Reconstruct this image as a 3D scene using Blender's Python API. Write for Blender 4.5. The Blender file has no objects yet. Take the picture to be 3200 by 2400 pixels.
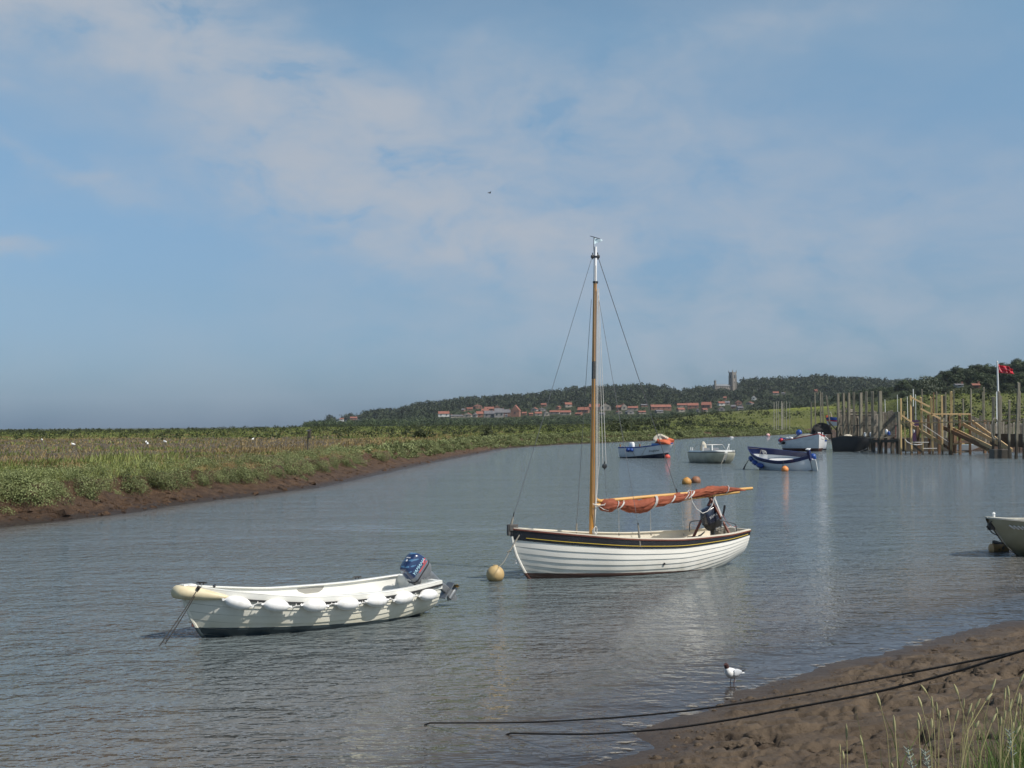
import bpy, math, random
import numpy as np
from mathutils import Vector, Matrix, Euler
R = math.radians
# ------------------------------------------------------------------ camera
F, CH, CX, CY = 3900.0, 3.2, 1600.0, 1200.0          # focal length in photo pixels, eye height above the water
sc = bpy.context.scene
col = sc.collection
cam = bpy.data.objects.new('camera', bpy.data.cameras.new('camera')); col.objects.link(cam)
cam.data.sensor_width = 36.0; cam.data.lens = 36.0 * F / 3200.0
cam.data.clip_start = 0.1; cam.data.clip_end = 30000
CM = Matrix.Rotation(R(90) + math.atan(128 / F), 3, 'X') @ Matrix.Rotation(R(-0.4), 3, 'Z')
cam.matrix_world = Matrix.Translation((0, 0, CH)) @ CM.to_4x4()
sc.camera = cam
# ------------------------------------------------------------------ sky and sun
SUN_EL, SUN_AZ = 49.0, 30.0                            # azimuth: degrees from +X towards the camera side (-Y)
sx, sy, sz = math.cos(R(SUN_EL)) * math.cos(R(SUN_AZ)), -math.cos(R(SUN_EL)) * math.sin(R(SUN_AZ)), math.sin(R(SUN_EL))
world = bpy.data.worlds.new('World'); sc.world = world; world.use_nodes = True
def nd(nt, kind, **kw):
    n = nt.nodes.new(kind)
    for k, v in kw.items():
        if k.startswith('i_'): n.inputs[int(k[2:])].default_value = v
        else: setattr(n, k, v)
    return n
def mth(nt, op, a, b=None, c=None, clamp=False):
    n = nt.nodes.new('ShaderNodeMath'); n.operation = op; n.use_clamp = clamp
    for i, v in enumerate((a, b, c)):
        if v is None: continue
        if isinstance(v, (int, float)): n.inputs[i].default_value = v
        else: nt.links.new(v, n.inputs[i])
    return n.outputs[0]
def mixc(nt, f, a, b, mode='MIX'):
    n = nt.nodes.new('ShaderNodeMix'); n.data_type = 'RGBA'; n.blend_type = mode
    for s, v in ((n.inputs[0], f), (n.inputs[6], a), (n.inputs[7], b)):
        if isinstance(v, (int, float)): s.default_value = v
        elif isinstance(v, (tuple, list)): s.default_value = tuple(v)[:3] + (1,)
        else: nt.links.new(v, s)
    return n.outputs[2]
def ramp(nt, f, stops, interp='LINEAR'):
    n = nt.nodes.new('ShaderNodeValToRGB'); n.color_ramp.interpolation = interp
    e = n.color_ramp.elements
    while len(e) < len(stops): e.new(0.5)
    for q, (p, c) in zip(e, stops):
        q.position = p; q.color = (c, c, c, 1) if isinstance(c, (int, float)) else tuple(c) + (1,)
    nt.links.new(f, n.inputs[0]); return n.outputs[0]
def build_sky():
    nt = world.node_tree; nt.nodes.clear(); L = nt.links
    out = nt.nodes.new('ShaderNodeOutputWorld'); bg = nt.nodes.new('ShaderNodeBackground')
    sky = nt.nodes.new('ShaderNodeTexSky'); sky.sky_type = 'NISHITA'; sky.sun_disc = False
    sky.sun_elevation = R(SUN_EL); sky.sun_rotation = math.atan2(sx, sy)
    sky.altitude = 0; sky.air_density = 1.0; sky.dust_density = SKY_DUST; sky.ozone_density = 2.0
    geo = nt.nodes.new('ShaderNodeTexCoord'); sp = nt.nodes.new('ShaderNodeSeparateXYZ'); L.new(geo.outputs['Generated'], sp.inputs[0])
    x, y, z = sp.outputs
    zc = mth(nt, 'MAXIMUM', z, 0.0)
    # the air near the horizon: the clear sky gets bright there, the hazy one of the photograph stays even
    dim = ramp(nt, zc, SKY_DIM)
    base = mixc(nt, 1.0, sky.outputs[0], dim, 'MULTIPLY')
    # cloud veil: coordinates on the sky, azimuth and elevation in degrees
    az = mth(nt, 'MULTIPLY', mth(nt, 'ARCTAN2', x, y), 180 / math.pi)
    el = mth(nt, 'MULTIPLY', mth(nt, 'ARCSINE', zc), 180 / math.pi)
    cv = nt.nodes.new('ShaderNodeCombineXYZ'); L.new(mth(nt, 'MULTIPLY', az, 0.55), cv.inputs[0]); L.new(el, cv.inputs[1])
    # warp
    nw = nd(nt, 'ShaderNodeTexNoise'); nw.inputs['Scale'].default_value = 0.22; nw.inputs['Detail'].default_value = 4; L.new(cv.outputs[0], nw.inputs['Vector'])
    wv = nt.nodes.new('ShaderNodeVectorMath'); wv.operation = 'MULTIPLY_ADD'; L.new(nw.outputs['Color'], wv.inputs[0]); wv.inputs[1].default_value = (4.0, 2.6, 0); L.new(cv.outputs[0], wv.inputs[2])
    n1 = nd(nt, 'ShaderNodeTexNoise'); n1.inputs['Scale'].default_value = 0.42; n1.inputs['Detail'].default_value = 10; n1.inputs['Roughness'].default_value = 0.58; L.new(wv.outputs[0], n1.inputs['Vector'])
    wx = mth(nt, 'MULTIPLY_ADD', mth(nt, 'SUBTRACT', nw.outputs['Fac'], 0.5), 6.0, az)
    n2 = nd(nt, 'ShaderNodeTexNoise'); n2.inputs['Scale'].default_value = 0.5; n2.inputs['Detail'].default_value = 5; L.new(cv.outputs[0], n2.inputs['Vector'])
    wy = mth(nt, 'MULTIPLY_ADD', mth(nt, 'SUBTRACT', n2.outputs['Fac'], 0.5), 4.0, el)
    tot = None
    for (a0, e0, ra, re, rot, amp) in CLOUDS:
        c, s = math.cos(R(rot)), math.sin(R(rot))
        dx = mth(nt, 'SUBTRACT', wx, a0); dy = mth(nt, 'SUBTRACT', wy, e0)
        u = mth(nt, 'ADD', mth(nt, 'MULTIPLY', dx, c / ra), mth(nt, 'MULTIPLY', dy, s / ra))
        v = mth(nt, 'ADD', mth(nt, 'MULTIPLY', dx, -s / re), mth(nt, 'MULTIPLY', dy, c / re))
        q = mth(nt, 'ADD', mth(nt, 'MULTIPLY', u, u), mth(nt, 'MULTIPLY', v, v))
        g = mth(nt, 'MULTIPLY', mth(nt, 'EXPONENT', mth(nt, 'MULTIPLY', q, -1.0)), amp)
        tot = g if tot is None else mth(nt, 'ADD', tot, g)
    tex = ramp(nt, n1.outputs['Fac'], [(0.34, 0.1), (0.66, 1.75)])
    cl = mth(nt, 'MULTIPLY', tot, tex)
    n3 = nd(nt, 'ShaderNodeTexNoise'); n3.inputs['Scale'].default_value = 0.16; n3.inputs['Detail'].default_value = 6; L.new(wv.outputs[0], n3.inputs['Vector'])
    gen = ramp(nt, n3.outputs['Fac'], [(0.44, 0.0), (0.72, 0.16)])
    cl = mth(nt, 'ADD', cl, gen)
    cl = mth(nt, 'SUBTRACT', 1.0, mth(nt, 'EXPONENT', mth(nt, 'MULTIPLY', cl, -1.5)))
    fin = mixc(nt, cl, base, CLOUD_COL)
    bg.inputs[1].default_value = SKY_STR
    L.new(fin, bg.inputs[0]); L.new(bg.outputs[0], out.inputs[0])
SKY_STR = 0.15
SKY_DUST = 1.2
SKY_DIM = [(0.0, (0.28, 0.45, 0.76)), (0.10, (0.46, 0.56, 0.68)), (0.30, (0.80, 0.89, 0.83)), (0.6, (0.62, 0.64, 0.60))]
CLOUD_COL = (2.85, 3.15, 3.6)
# azimuth, elevation, radii, turn, strength
CLOUDS = [(-20, 18.6, 5.5, 3.0, 0, 1.0), (-12.5, 15.8, 6.0, 2.0, -25, 0.95), (-6.5, 14.0, 3.5, 1.6, -30, 0.45), (-9.5, 11.6, 5.5, 2.2, -10, 0.5), (-4.5, 9.7, 6.5, 2.0, -8, 0.75),
          (0.5, 8.3, 4.6, 1.2, 0, 0.6), (1, 15, 7, 2.0, 2, 0.35), (-20, 11.2, 4.5, 0.7, -18, 0.35), (-21, 7.9, 2.2, 0.5, 0, 0.4), (14, 9, 10, 2.6, 0, 0.3), (12, 17.6, 6, 1, 5, 0.22), (4, 12.5, 9, 2.2, 0, 0.3), (9, 4.5, 16, 3, 0, 0.3)]
build_sky()
sun = bpy.data.objects.new('sun', bpy.data.lights.new('sun', 'SUN')); col.objects.link(sun)
sun.data.energy = 4.8; sun.data.angle = R(0.53); sun.data.color = (1.0, 0.95, 0.87)
sun.rotation_euler = Vector((sx, sy, sz)).to_track_quat('Z', 'Y').to_euler()
sc.view_settings.view_transform = 'Standard'; sc.view_settings.look = 'None'
sc.view_settings.exposure = 0.0; sc.view_settings.gamma = 1.0; sc.view_settings.use_curve_mapping = False
sc.render.engine = 'CYCLES'; sc.render.filter_size = 1.2
try:
    sc.cycles.use_denoising = True; sc.cycles.use_adaptive_sampling = True; sc.cycles.adaptive_threshold = 0.02; sc.cycles.max_bounces = 8; sc.cycles.transparent_max_bounces = 16; sc.cycles.volume_bounces = 0; sc.cycles.caustics_reflective = False; sc.cycles.caustics_refractive = False
except Exception: pass

# ------------------------------------------------------------------ helpers: rays of the photograph
def ray(px, py): return (CM @ Vector(((px - CX) / F, -(py - CY) / F, -1.0)))
def at(px, py, z=0.0):
    d = ray(px, py); t = (z - CH) / d.z; return Vector((d.x * t, d.y * t, z))
def atD(px, D, z=0.0):                                  # point at depth D in the column px
    x = (px - CX) / F * D; return Vector((x, D, z))
def pz(px, py, D):                                      # point of pixel px,py at depth D
    d = ray(px, py); t = D / d.y; return Vector((d.x * t, D, CH + d.z * t))
def hor(px): return 1328 - (px - CX) * 0.00698
# ------------------------------------------------------------------ numpy noise
def vn(x, y, seed=0):
    xi = np.floor(x).astype(np.int64); yi = np.floor(y).astype(np.int64)
    xf = x - xi; yf = y - yi; u = xf * xf * (3 - 2 * xf); v = yf * yf * (3 - 2 * yf)
    def h(a, b):
        n = (a * 374761393 + b * 668265263 + seed * 974634777) & 0xffffffff
        n = ((n ^ (n >> 13)) * 1274126177) & 0xffffffff
        return ((n ^ (n >> 16)) & 0xffff) / 65535.0
    a, b, c, d = h(xi, yi), h(xi + 1, yi), h(xi, yi + 1), h(xi + 1, yi + 1)
    return (a + (b - a) * u) * (1 - v) + (c + (d - c) * u) * v
def fbm(x, y, oct=4, seed=0, gain=0.5):
    s = 0; a = 1; t = 0
    for i in range(oct):
        s = s + a * vn(x * 2 ** i + 17.3 * i, y * 2 ** i - 9.1 * i, seed + i); t += a; a *= gain
    return s / t
def smooth(a, b, x):
    t = np.clip((x - a) / (b - a), 0, 1); return t * t * (3 - 2 * t)
# ------------------------------------------------------------------ helpers: objects
def tag(o, label=None, cat=None, group=None, kind=None):
    if label: o['label'] = label
    if cat: o['category'] = cat
    if group: o['group'] = group
    if kind: o['kind'] = kind
    return o
def empty(name, loc=(0, 0, 0), rz=0.0, label=None, cat=None, group=None):
    o = bpy.data.objects.new(name, None); col.objects.link(o); o.location = loc; o.rotation_euler = (0, 0, rz); o.empty_display_size = 0.2
    return tag(o, label, cat, group)
def copy_tree(o, parent=None):
    c = o.copy(); col.objects.link(c)
    if parent is not None: c.parent = parent
    for ch in list(o.children): copy_tree(ch, c)
    return c
def meshobj(name, V, Fc, mat, parent=None, smooth_=True, angle=35, attrs=None):
    me = bpy.data.meshes.new(name)
    V = np.asarray(V, dtype=np.float32).reshape(-1, 3)
    if isinstance(Fc, np.ndarray):
        k = Fc.shape[1]; n = len(Fc)
        me.vertices.add(len(V)); me.vertices.foreach_set('co', V.ravel())
        me.loops.add(n * k); me.loops.foreach_set('vertex_index', Fc.astype(np.int32).ravel())
        me.polygons.add(n); me.polygons.foreach_set('loop_start', np.arange(0, n * k, k, dtype=np.int32)); 
        try: me.polygons.foreach_set('loop_total', np.full(n, k, dtype=np.int32))
        except Exception: pass
        me.update(calc_edges=True)
    else:
        me.from_pydata([tuple(v) for v in V], [], Fc)
    if attrs:
        for an, av in attrs.items():
            a = me.attributes.new(an, 'FLOAT', 'POINT'); a.data.foreach_set('value', np.asarray(av, dtype=np.float32))
    for m in (mat if isinstance(mat, (list, tuple)) else [mat]): me.materials.append(m)
    if smooth_:
        me.polygons.foreach_set('use_smooth', np.ones(len(me.polygons), dtype=bool))
        if angle < 180:
            try: me.set_sharp_from_angle(angle=R(angle))
            except Exception: pass
    me.update()
    o = bpy.data.objects.new(name, me); col.objects.link(o)
    if parent is not None: o.parent = parent
    return o
class MB:
    def __init__(s): s.v = []; s.f = []; s.m = []
    def add(s, V, Fc, mi=0):
        b = len(s.v); s.v += [tuple(p) for p in V]; s.f += [tuple(i + b for i in f) for f in Fc]; s.m += [mi] * len(Fc); return s
    def box(s, c, d, rot=None, mi=0, taper=1.0):
        x, y, z = d[0] / 2, d[1] / 2, d[2] / 2; M = (rot if isinstance(rot, Matrix) else Euler(rot).to_matrix()) if rot is not None else Matrix.Identity(3)
        P = []
        for k in (-1, 1):
            w = taper if k > 0 else 1
            for a, b in ((-1, -1), (1, -1), (1, 1), (-1, 1)): P.append(Vector(c) + M @ Vector((a * x * w, b * y * w, k * z)))
        return s.add(P, [(3, 2, 1, 0), (4, 5, 6, 7), (0, 1, 5, 4), (1, 2, 6, 5), (2, 3, 7, 6), (3, 0, 4, 7)], mi)
    def beam(s, a, b, w, h, up=(0, 0, 1), mi=0, ext=0.0):  # box from a to b, width w, height h
        a = Vector(a); b = Vector(b); d = (b - a); L = d.length + ext * 2; d.normalize(); up = Vector(up)
        if abs(d.dot(up)) > 0.98: up = Vector((0, 1, 0))
        sd = d.cross(up).normalized(); u2 = sd.cross(d)
        M = Matrix((d, sd, u2)).transposed(); return s.box((a + b) / 2, (L, w, h), M, mi)
    def tube(s, pts, r, n=8, mi=0, cap=True, sq=1.0):
        pts = [Vector(p) for p in pts]; m = len(pts); rr = r if isinstance(r, (list, tuple, np.ndarray)) else [r] * m
        V = []; up = None
        for i, p in enumerate(pts):
            t = (pts[min(i + 1, m - 1)] - pts[max(i - 1, 0)]).normalized()
            if up is None: up = t.orthogonal().normalized()
            u = (up - t * up.dot(t)); u = u.normalized() if u.length > 1e-6 else t.orthogonal().normalized(); up = u; w = t.cross(u)
            for k in range(n):
                a = 2 * math.pi * k / n; V.append(p + (u * math.cos(a) + w * math.sin(a) * sq) * rr[i])
        Fc = [(i * n + k, i * n + (k + 1) % n, (i + 1) * n + (k + 1) % n, (i + 1) * n + k) for i in range(m - 1) for k in range(n)]
        if cap: Fc += [tuple(range(n))[::-1], tuple((m - 1) * n + k for k in range(n))]
        return s.add(V, Fc, mi)
    def lathe(s, prof, M=None, n=16, mi=0):                # prof: (z, r) along +Z
        M = M or Matrix.Identity(4); V = []; m = len(prof)
        for z, r in prof:
            for k in range(n):
                a = 2 * math.pi * k / n; V.append(M @ Vector((r * math.cos(a), r * math.sin(a), z)))
        Fc = [(i * n + k, i * n + (k + 1) % n, (i + 1) * n + (k + 1) % n, (i + 1) * n + k) for i in range(m - 1) for k in range(n)]
        Fc += [tuple(range(n))[::-1], tuple((m - 1) * n + k for k in range(n))]
        return s.add(V, Fc, mi)
    def loft(s, rings, mi=0, closed=True, caps=True):
        n = len(rings[0]); m = len(rings); V = [p for r in rings for p in r]
        kk = n if closed else n - 1
        Fc = [(i * n + k, i * n + (k + 1) % n, (i + 1) * n + (k + 1) % n, (i + 1) * n + k) for i in range(m - 1) for k in range(kk)]
        if caps and closed: Fc += [tuple(range(n))[::-1], tuple((m - 1) * n + k for k in range(n))]
        return s.add(V, Fc, mi)
    def build(s, name, mat, parent=None, smooth_=True, angle=35, bevel=0.0):
        o = meshobj(name, s.v, s.f, mat, parent, smooth_, angle)
        if max(s.m, default=0) > 0: o.data.polygons.foreach_set('material_index', np.array(s.m, dtype=np.int32))
        if bevel > 0:
            b = o.modifiers.new('bevel', 'BEVEL'); b.width = bevel; b.segments = 2; b.limit_method = 'ANGLE'; b.angle_limit = R(40)
        return o
def text(name, body, size, M, mat, parent, ext=0.001, shear=0.0, squash=1.0):
    cu = bpy.data.curves.new(name, 'FONT'); cu.body = body; cu.size = size; cu.extrude = ext; cu.align_x = 'CENTER'; cu.align_y = 'CENTER'; cu.shear = shear
    t = bpy.data.objects.new(name, cu); col.objects.link(t); dg = bpy.context.evaluated_depsgraph_get(); me = bpy.data.meshes.new_from_object(t.evaluated_get(dg)); bpy.data.objects.remove(t)
    me.materials.clear(); me.materials.append(mat); o = bpy.data.objects.new(name, me); col.objects.link(o); o.parent = parent
    o.matrix_local = M @ Matrix.Diagonal((squash, 1, 1, 1)); return o
def frame(o, x, y):                                     # 4x4 with origin o, X axis x, Y axis y
    x = Vector(x).normalized(); z = x.cross(Vector(y)).normalized(); y = z.cross(x)
    M = Matrix((x, y, z)).transposed().to_4x4(); M.translation = Vector(o); return M
# ------------------------------------------------------------------ materials
def mat(name, c1, c2=None, scale=4.0, rough=0.6, bump=0.0, bscale=None, detail=5, lo=0.35, hi=0.65, metal=0.0, spec=0.5, stretch=None, coat=0.0, extra=None, sheen=0.0):
    m = bpy.data.materials.new(name); m.use_nodes = True; nt = m.node_tree; b = nt.nodes['Principled BSDF']
    b.inputs['Roughness'].default_value = rough; b.inputs['Metallic'].default_value = metal; b.inputs['Specular IOR Level'].default_value = spec; b.inputs['Coat Weight'].default_value = coat
    tc = nt.nodes.new('ShaderNodeTexCoord'); vec = tc.outputs['Object']
    if stretch:
        mp = nt.nodes.new('ShaderNodeMapping'); mp.inputs['Scale'].default_value = stretch; nt.links.new(vec, mp.inputs[0]); vec = mp.outputs[0]
    if c2 is not None:
        n = nd(nt, 'ShaderNodeTexNoise'); n.inputs['Scale'].default_value = scale; n.inputs['Detail'].default_value = detail; n.inputs['Roughness'].default_value = 0.6; nt.links.new(vec, n.inputs['Vector'])
        f = ramp(nt, n.outputs['Fac'], [(lo, 0.0), (hi, 1.0)]); c = mixc(nt, f, c1, c2)
    else:
        rgb = nt.nodes.new('ShaderNodeRGB'); rgb.outputs[0].default_value = tuple(c1) + (1,); c = rgb.outputs[0]
    if extra: c = extra(nt, c, tc.outputs['Object'])
    nt.links.new(c, b.inputs['Base Color'])
    if bump > 0:
        n = nd(nt, 'ShaderNodeTexNoise'); n.inputs['Scale'].default_value = bscale or scale * 3; n.inputs['Detail'].default_value = 6; nt.links.new(vec, n.inputs['Vector'])
        bp = nt.nodes.new('ShaderNodeBump'); bp.inputs['Distance'].default_value = bump; nt.links.new(n.outputs['Fac'], bp.inputs['Height']); nt.links.new(bp.outputs[0], b.inputs['Normal'])
    return m
def paintline(col2, a, bx, soft=0.004, mode='below', curve=0.0, wob=0.012):   # second paint below the line z = a + bx*x + curve*x*x
    def f(nt, c, vec):
        sp = nt.nodes.new('ShaderNodeSeparateXYZ'); nt.links.new(vec, sp.inputs[0])
        n = nd(nt, 'ShaderNodeTexNoise'); n.inputs['Scale'].default_value = 9; nt.links.new(vec, n.inputs['Vector'])
        line = mth(nt, 'ADD', mth(nt, 'MULTIPLY_ADD', sp.outputs[0], bx, a), mth(nt, 'MULTIPLY', mth(nt, 'MULTIPLY', sp.outputs[0], sp.outputs[0]), curve))
        line = mth(nt, 'MULTIPLY_ADD', mth(nt, 'SUBTRACT', n.outputs['Fac'], 0.5), wob, line)
        d = mth(nt, 'SUBTRACT', line, sp.outputs[2]); k = mth(nt, 'MULTIPLY_ADD', d, 1 / soft, 0.5, clamp=True)
        return mixc(nt, k, c, col2)
    return f
def chain(*fs):
    def f(nt, c, vec):
        for g in fs: c = g(nt, c, vec)
        return c
    return f
def stain(colr, ztop, zbot, amt=0.8, scale=3.0):           # weathering that grows towards the waterline of a hull
    def f(nt, c, vec):
        sp = nt.nodes.new('ShaderNodeSeparateXYZ'); nt.links.new(vec, sp.inputs[0])
        mp = nt.nodes.new('ShaderNodeMapping'); mp.inputs['Scale'].default_value = (1, 1, 0.35); nt.links.new(vec, mp.inputs[0])
        n = nd(nt, 'ShaderNodeTexNoise'); n.inputs['Scale'].default_value = scale; n.inputs['Detail'].default_value = 6; nt.links.new(mp.outputs[0], n.inputs['Vector'])
        g = mth(nt, 'MULTIPLY_ADD', sp.outputs[2], -1 / (ztop - zbot), ztop / (ztop - zbot), clamp=True)
        k = mth(nt, 'MULTIPLY', mth(nt, 'MULTIPLY', g, ramp(nt, n.outputs['Fac'], [(0.3, 0.25), (0.7, 1.0)])), amt, clamp=True)
        return mixc(nt, k, c, colr)
    return f
# ================================================================== THE SETTING
rng = np.random.default_rng(7)
LEFT = [at(*p) for p in [(-900, 1950), (-400, 1745), (-150, 1680), (0, 1649), (190, 1628), (425, 1601), (520, 1583), (868, 1540), (1000, 1524), (1186, 1483), (1302, 1456), (1447, 1427), (1591, 1400), (1750, 1389), (1900, 1383), (2103, 1374), (2225, 1366), (2300, 1365), (2400, 1361), (2534, 1353)]]
NEAR = [at(*p) for p in [(4400, 1700), (3700, 1830), (3200, 1935), (3003, 1977), (2876, 2014), (2718, 2052), (2578, 2084), (2370, 2147), (2205, 2204), (2085, 2255), (1990, 2293), (2040, 2340), (1832, 2400), (1400, 2560), (900, 2900)]]
RIGHT = [atD(2600, 380), atD(2575, 300), atD(2590, 230), atD(2640, 180), atD(2750, 157), atD(2900, 144), atD(3100, 134), atD(3200, 127), Vector((52, 112, 0)), Vector((47, 85, 0)), Vector((34, 55, 0)), Vector((27, 40, 0))]
NEAR2 = [Vector((-6, 5.5, 0)), Vector((-16, 8, 0)), Vector((-30, 16, 0))]
POLY = [(p.x, p.y) for p in LEFT + RIGHT + NEAR + NEAR2]
NL, NR = len(LEFT), len(RIGHT)
def sdist(x, y):
    best = np.full(x.shape, 1e9); idx = np.zeros(x.shape, dtype=np.int32); ins = np.zeros(x.shape, dtype=bool)
    for i in range(len(POLY)):
        ax, ay = POLY[i]; bx, by = POLY[(i + 1) % len(POLY)]
        ex, ey = bx - ax, by - ay; wx, wy = x - ax, y - ay
        t = np.clip((wx * ex + wy * ey) / (ex * ex + ey * ey), 0, 1)
        d = (wx - ex * t) ** 2 + (wy - ey * t) ** 2
        m = d < best; best[m] = d[m]; idx[m] = i
        c = ((ay <= y) != (by <= y)) & (x < (bx - ax) * (y - ay) / ((by - ay) if by != ay else 1e-9) + ax)
        ins ^= c
    d = np.sqrt(best); return np.where(ins, -d, d), idx
def pxof(x, y): return CX + F * x / np.maximum(y, 0.1)
SIL = [(800, 1322), (985, 1318), (1085, 1299), (1244, 1282), (1309, 1264), (1475, 1249), (1664, 1235), (1808, 1217), (1982, 1207), (2083, 1214), (2127, 1229), (2170, 1216), (2230, 1212), (2290, 1209), (2318, 1192), (2430, 1189), (2560, 1182), (2648, 1189), (2792, 1196), (2900, 1200), (3400, 1190), (4200, 1180)]
SILN = [(2300, 1318), (2500, 1262), (2640, 1226), (2760, 1212), (2812, 1200), (2880, 1202), (2966, 1168), (3053, 1154), (3110, 1160), (3200, 1138), (3500, 1110), (4200, 1090)]
HR = 2100.0; HN = 780.0
_sx = np.array([p[0] for p in SIL]); _sz = np.array([max(1.5, CH + (hor(p[0]) - p[1]) / F * HR - 12.0) for p in SIL])
_nx = np.array([p[0] for p in SILN]); _nz = np.array([max(1.5, CH + (hor(p[0]) - p[1]) / F * HN - 8.0) for p in SILN])
def ground_z(x, y, want_d=False):
    d0, idx = sdist(x, y); r = np.sqrt(x * x + y * y); px = pxof(x, y)
    side = np.where(idx < NL - 1, 0, np.where(idx < NL + NR - 1, 1, 2))
    nz = fbm(x / 2.6, y / 2.6, 4, 3) - 0.5
    d = d0 + np.where(side == 0, nz * 2.6 * smooth(0.4, 2.0, d0), 0)
    zl = np.interp(d, [-14, -4, 0, 0.9, 1.9, 2.3, 2.55, 3.4, 6], [-1.6, -0.75, 0, 0.2, 0.5, 0.72, 1.15, 1.34, 1.45])
    zl = zl + (fbm(x / 0.7, y / 0.9, 4, 9) - 0.5) * 0.30 * smooth(0.05, 0.9, d) + (fbm(x / 14, y / 14, 3, 5) - 0.5) * 0.35 * smooth(4, 12, d)
    zr = np.interp(d0, [-14, -3, 0, 1, 3, 6, 40], [-1.6, -0.8, 0, 0.5, 1.1, 1.5, 1.8]) + (fbm(x / 3, y / 3, 3, 11) - 0.5) * 0.3 * smooth(0, 3, d0)
    zn = np.interp(d0, [-9, -4, -1.0, 0, 2.5, 5.6, 6.6, 8.2, 12], [-1.7, -0.8, -0.09, 0, 0.25, 0.72, 1.15, 1.5, 1.6])
    zn = zn + 0.8 * smooth(0, 1.2, x - 0.395 * y) * smooth(9.5, 7.5, y)
    z = np.where(side == 0, zl, np.where(side == 1, zr, zn))
    zn = np.maximum(zn, np.where((x > -3) & (y - 0.25 * x < 7.9), 1.5 * smooth(8.0, 5.6, y - 0.25 * x), -9)); z = np.where(side == 2, zn, z)
    w = smooth(150, 420, r) * smooth(3, 30, d0)
    ridge = np.interp(px, [-2000, 0, 700, 1000, 2300, 2600, 4000], [0.45, 0.6, 0.9, 1.35, 1.2, 1.0, 1.0]) * smooth(170, 330, r)
    fld = np.interp(px, [1700, 2000, 2250, 2560, 2850, 3200, 4200], [0, 1.5, 6, 8.5, 9.0, 9.0, 9.0]) * smooth(np.interp(px, [2600, 2900], [330, 190]), np.interp(px, [2600, 2900], [620, 420]), r)
    far = np.interp(px, _sx, _sz, left=0) * smooth(900, HR, r) * smooth(700, 950, px)
    far = far * (1 + (fbm(x / 300, y / 300, 3, 21) - 0.5) * 0.12 * (r < HR))
    nearh = np.interp(px, _nx, _nz, left=0) * smooth(400, HN, r) * smooth(2300, 2500, px)
    z = z - 4.0 * smooth(420, 700, r) * smooth(980, 900, px)
    z = z + w * (ridge + np.maximum(fld, np.maximum(far, nearh)) * smooth(0, 1, w))
    if want_d: return z, d, side, px, r
    return z
def gz(x, y): return float(ground_z(np.array([float(x)]), np.array([float(y)]))[0])
def polar(az0, az1, nc, rs):
    A = np.linspace(R(az0), R(az1), nc); RR, AA = np.meshgrid(rs, A, indexing='ij')
    x = RR * np.sin(AA); y = RR * np.cos(AA)
    i = np.arange(len(rs) - 1)[:, None] * nc + np.arange(nc - 1)[None, :]
    q = np.stack([i, i + 1, i + nc + 1, i + nc], -1).reshape(-1, 4)
    return x.ravel(), y.ravel(), q
# ---- materials of the ground
def ground_mat(name, mudc1, mudc2, bump, kind):
    m = bpy.data.materials.new(name); m.use_nodes = True; nt = m.node_tree; b = nt.nodes['Principled BSDF']
    tc = nt.nodes.new('ShaderNodeTexCoord'); v = tc.outputs['Object']
    n = nd(nt, 'ShaderNodeTexNoise'); n.inputs['Scale'].default_value = 2.0 if kind == 'mud' else 0.35; n.inputs['Detail'].default_value = 9; n.inputs['Roughness'].default_value = 0.65; nt.links.new(v, n.inputs['Vector'])
    c = mixc(nt, ramp(nt, n.outputs['Fac'], [(0.35, 0), (0.65, 1)]), mudc1, mudc2)
    n2 = nd(nt, 'ShaderNodeTexNoise'); n2.inputs['Scale'].default_value = 7.0; n2.inputs['Detail'].default_value = 8; n2.inputs['Roughness'].default_value = 0.7; nt.links.new(v, n2.inputs['Vector'])
    if kind == 'mud':
        at_ = nt.nodes.new('ShaderNodeAttribute'); at_.attribute_name = 'wet'
        c = mixc(nt, mth(nt, 'MULTIPLY', at_.outputs['Fac'], 0.8), c, (0.042, 0.028, 0.019))
        rr = mth(nt, 'MULTIPLY_ADD', at_.outputs['Fac'], -0.32, 0.72); nt.links.new(rr, b.inputs['Roughness'])
        b.inputs['Specular IOR Level'].default_value = 0.35
    else:
        z1 = nt.nodes.new('ShaderNodeAttribute'); z1.attribute_name = 'tan'
        z2 = nt.nodes.new('ShaderNodeAttribute'); z2.attribute_name = 'grey'
        z3 = nt.nodes.new('ShaderNodeAttribute'); z3.attribute_name = 'crop'
        c = mixc(nt, z1.outputs['Fac'], c, (0.19, 0.125, 0.055)); c = mixc(nt, z2.outputs['Fac'], c, (0.12, 0.098, 0.075)); c = mixc(nt, z3.outputs['Fac'], c, (0.17, 0.19, 0.035))
        c = mixc(nt, ramp(nt, n2.outputs['Fac'], [(0.35, 0.35), (0.6, 0)]), c, (0.03, 0.03, 0.015))
        b.inputs['Roughness'].default_value = 0.9; b.inputs['Specular IOR Level'].default_value = 0.1
    nt.links.new(c, b.inputs['Base Color'])
    vo = nd(nt, 'ShaderNodeTexNoise'); vo.inputs['Scale'].default_value = 3.4; vo.inputs['Detail'].default_value = 10; vo.inputs['Roughness'].default_value = 0.72; nt.links.new(v, vo.inputs['Vector'])
    bp = nt.nodes.new('ShaderNodeBump'); bp.inputs['Distance'].default_value = bump; nt.links.new(mth(nt, 'ADD', vo.outputs['Fac'], mth(nt, 'MULTIPLY', n2.outputs['Fac'], 0.5)), bp.inputs['Height']); nt.links.new(bp.outputs[0], b.inputs['Normal'])
    return m
M_mud = ground_mat('tidal_mud', (0.060, 0.033, 0.018), (0.170, 0.100, 0.055), 0.45, 'mud')
M_shore = ground_mat('shore_mud', (0.072, 0.050, 0.031), (0.112, 0.081, 0.052), 0.05, 'mud')
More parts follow.
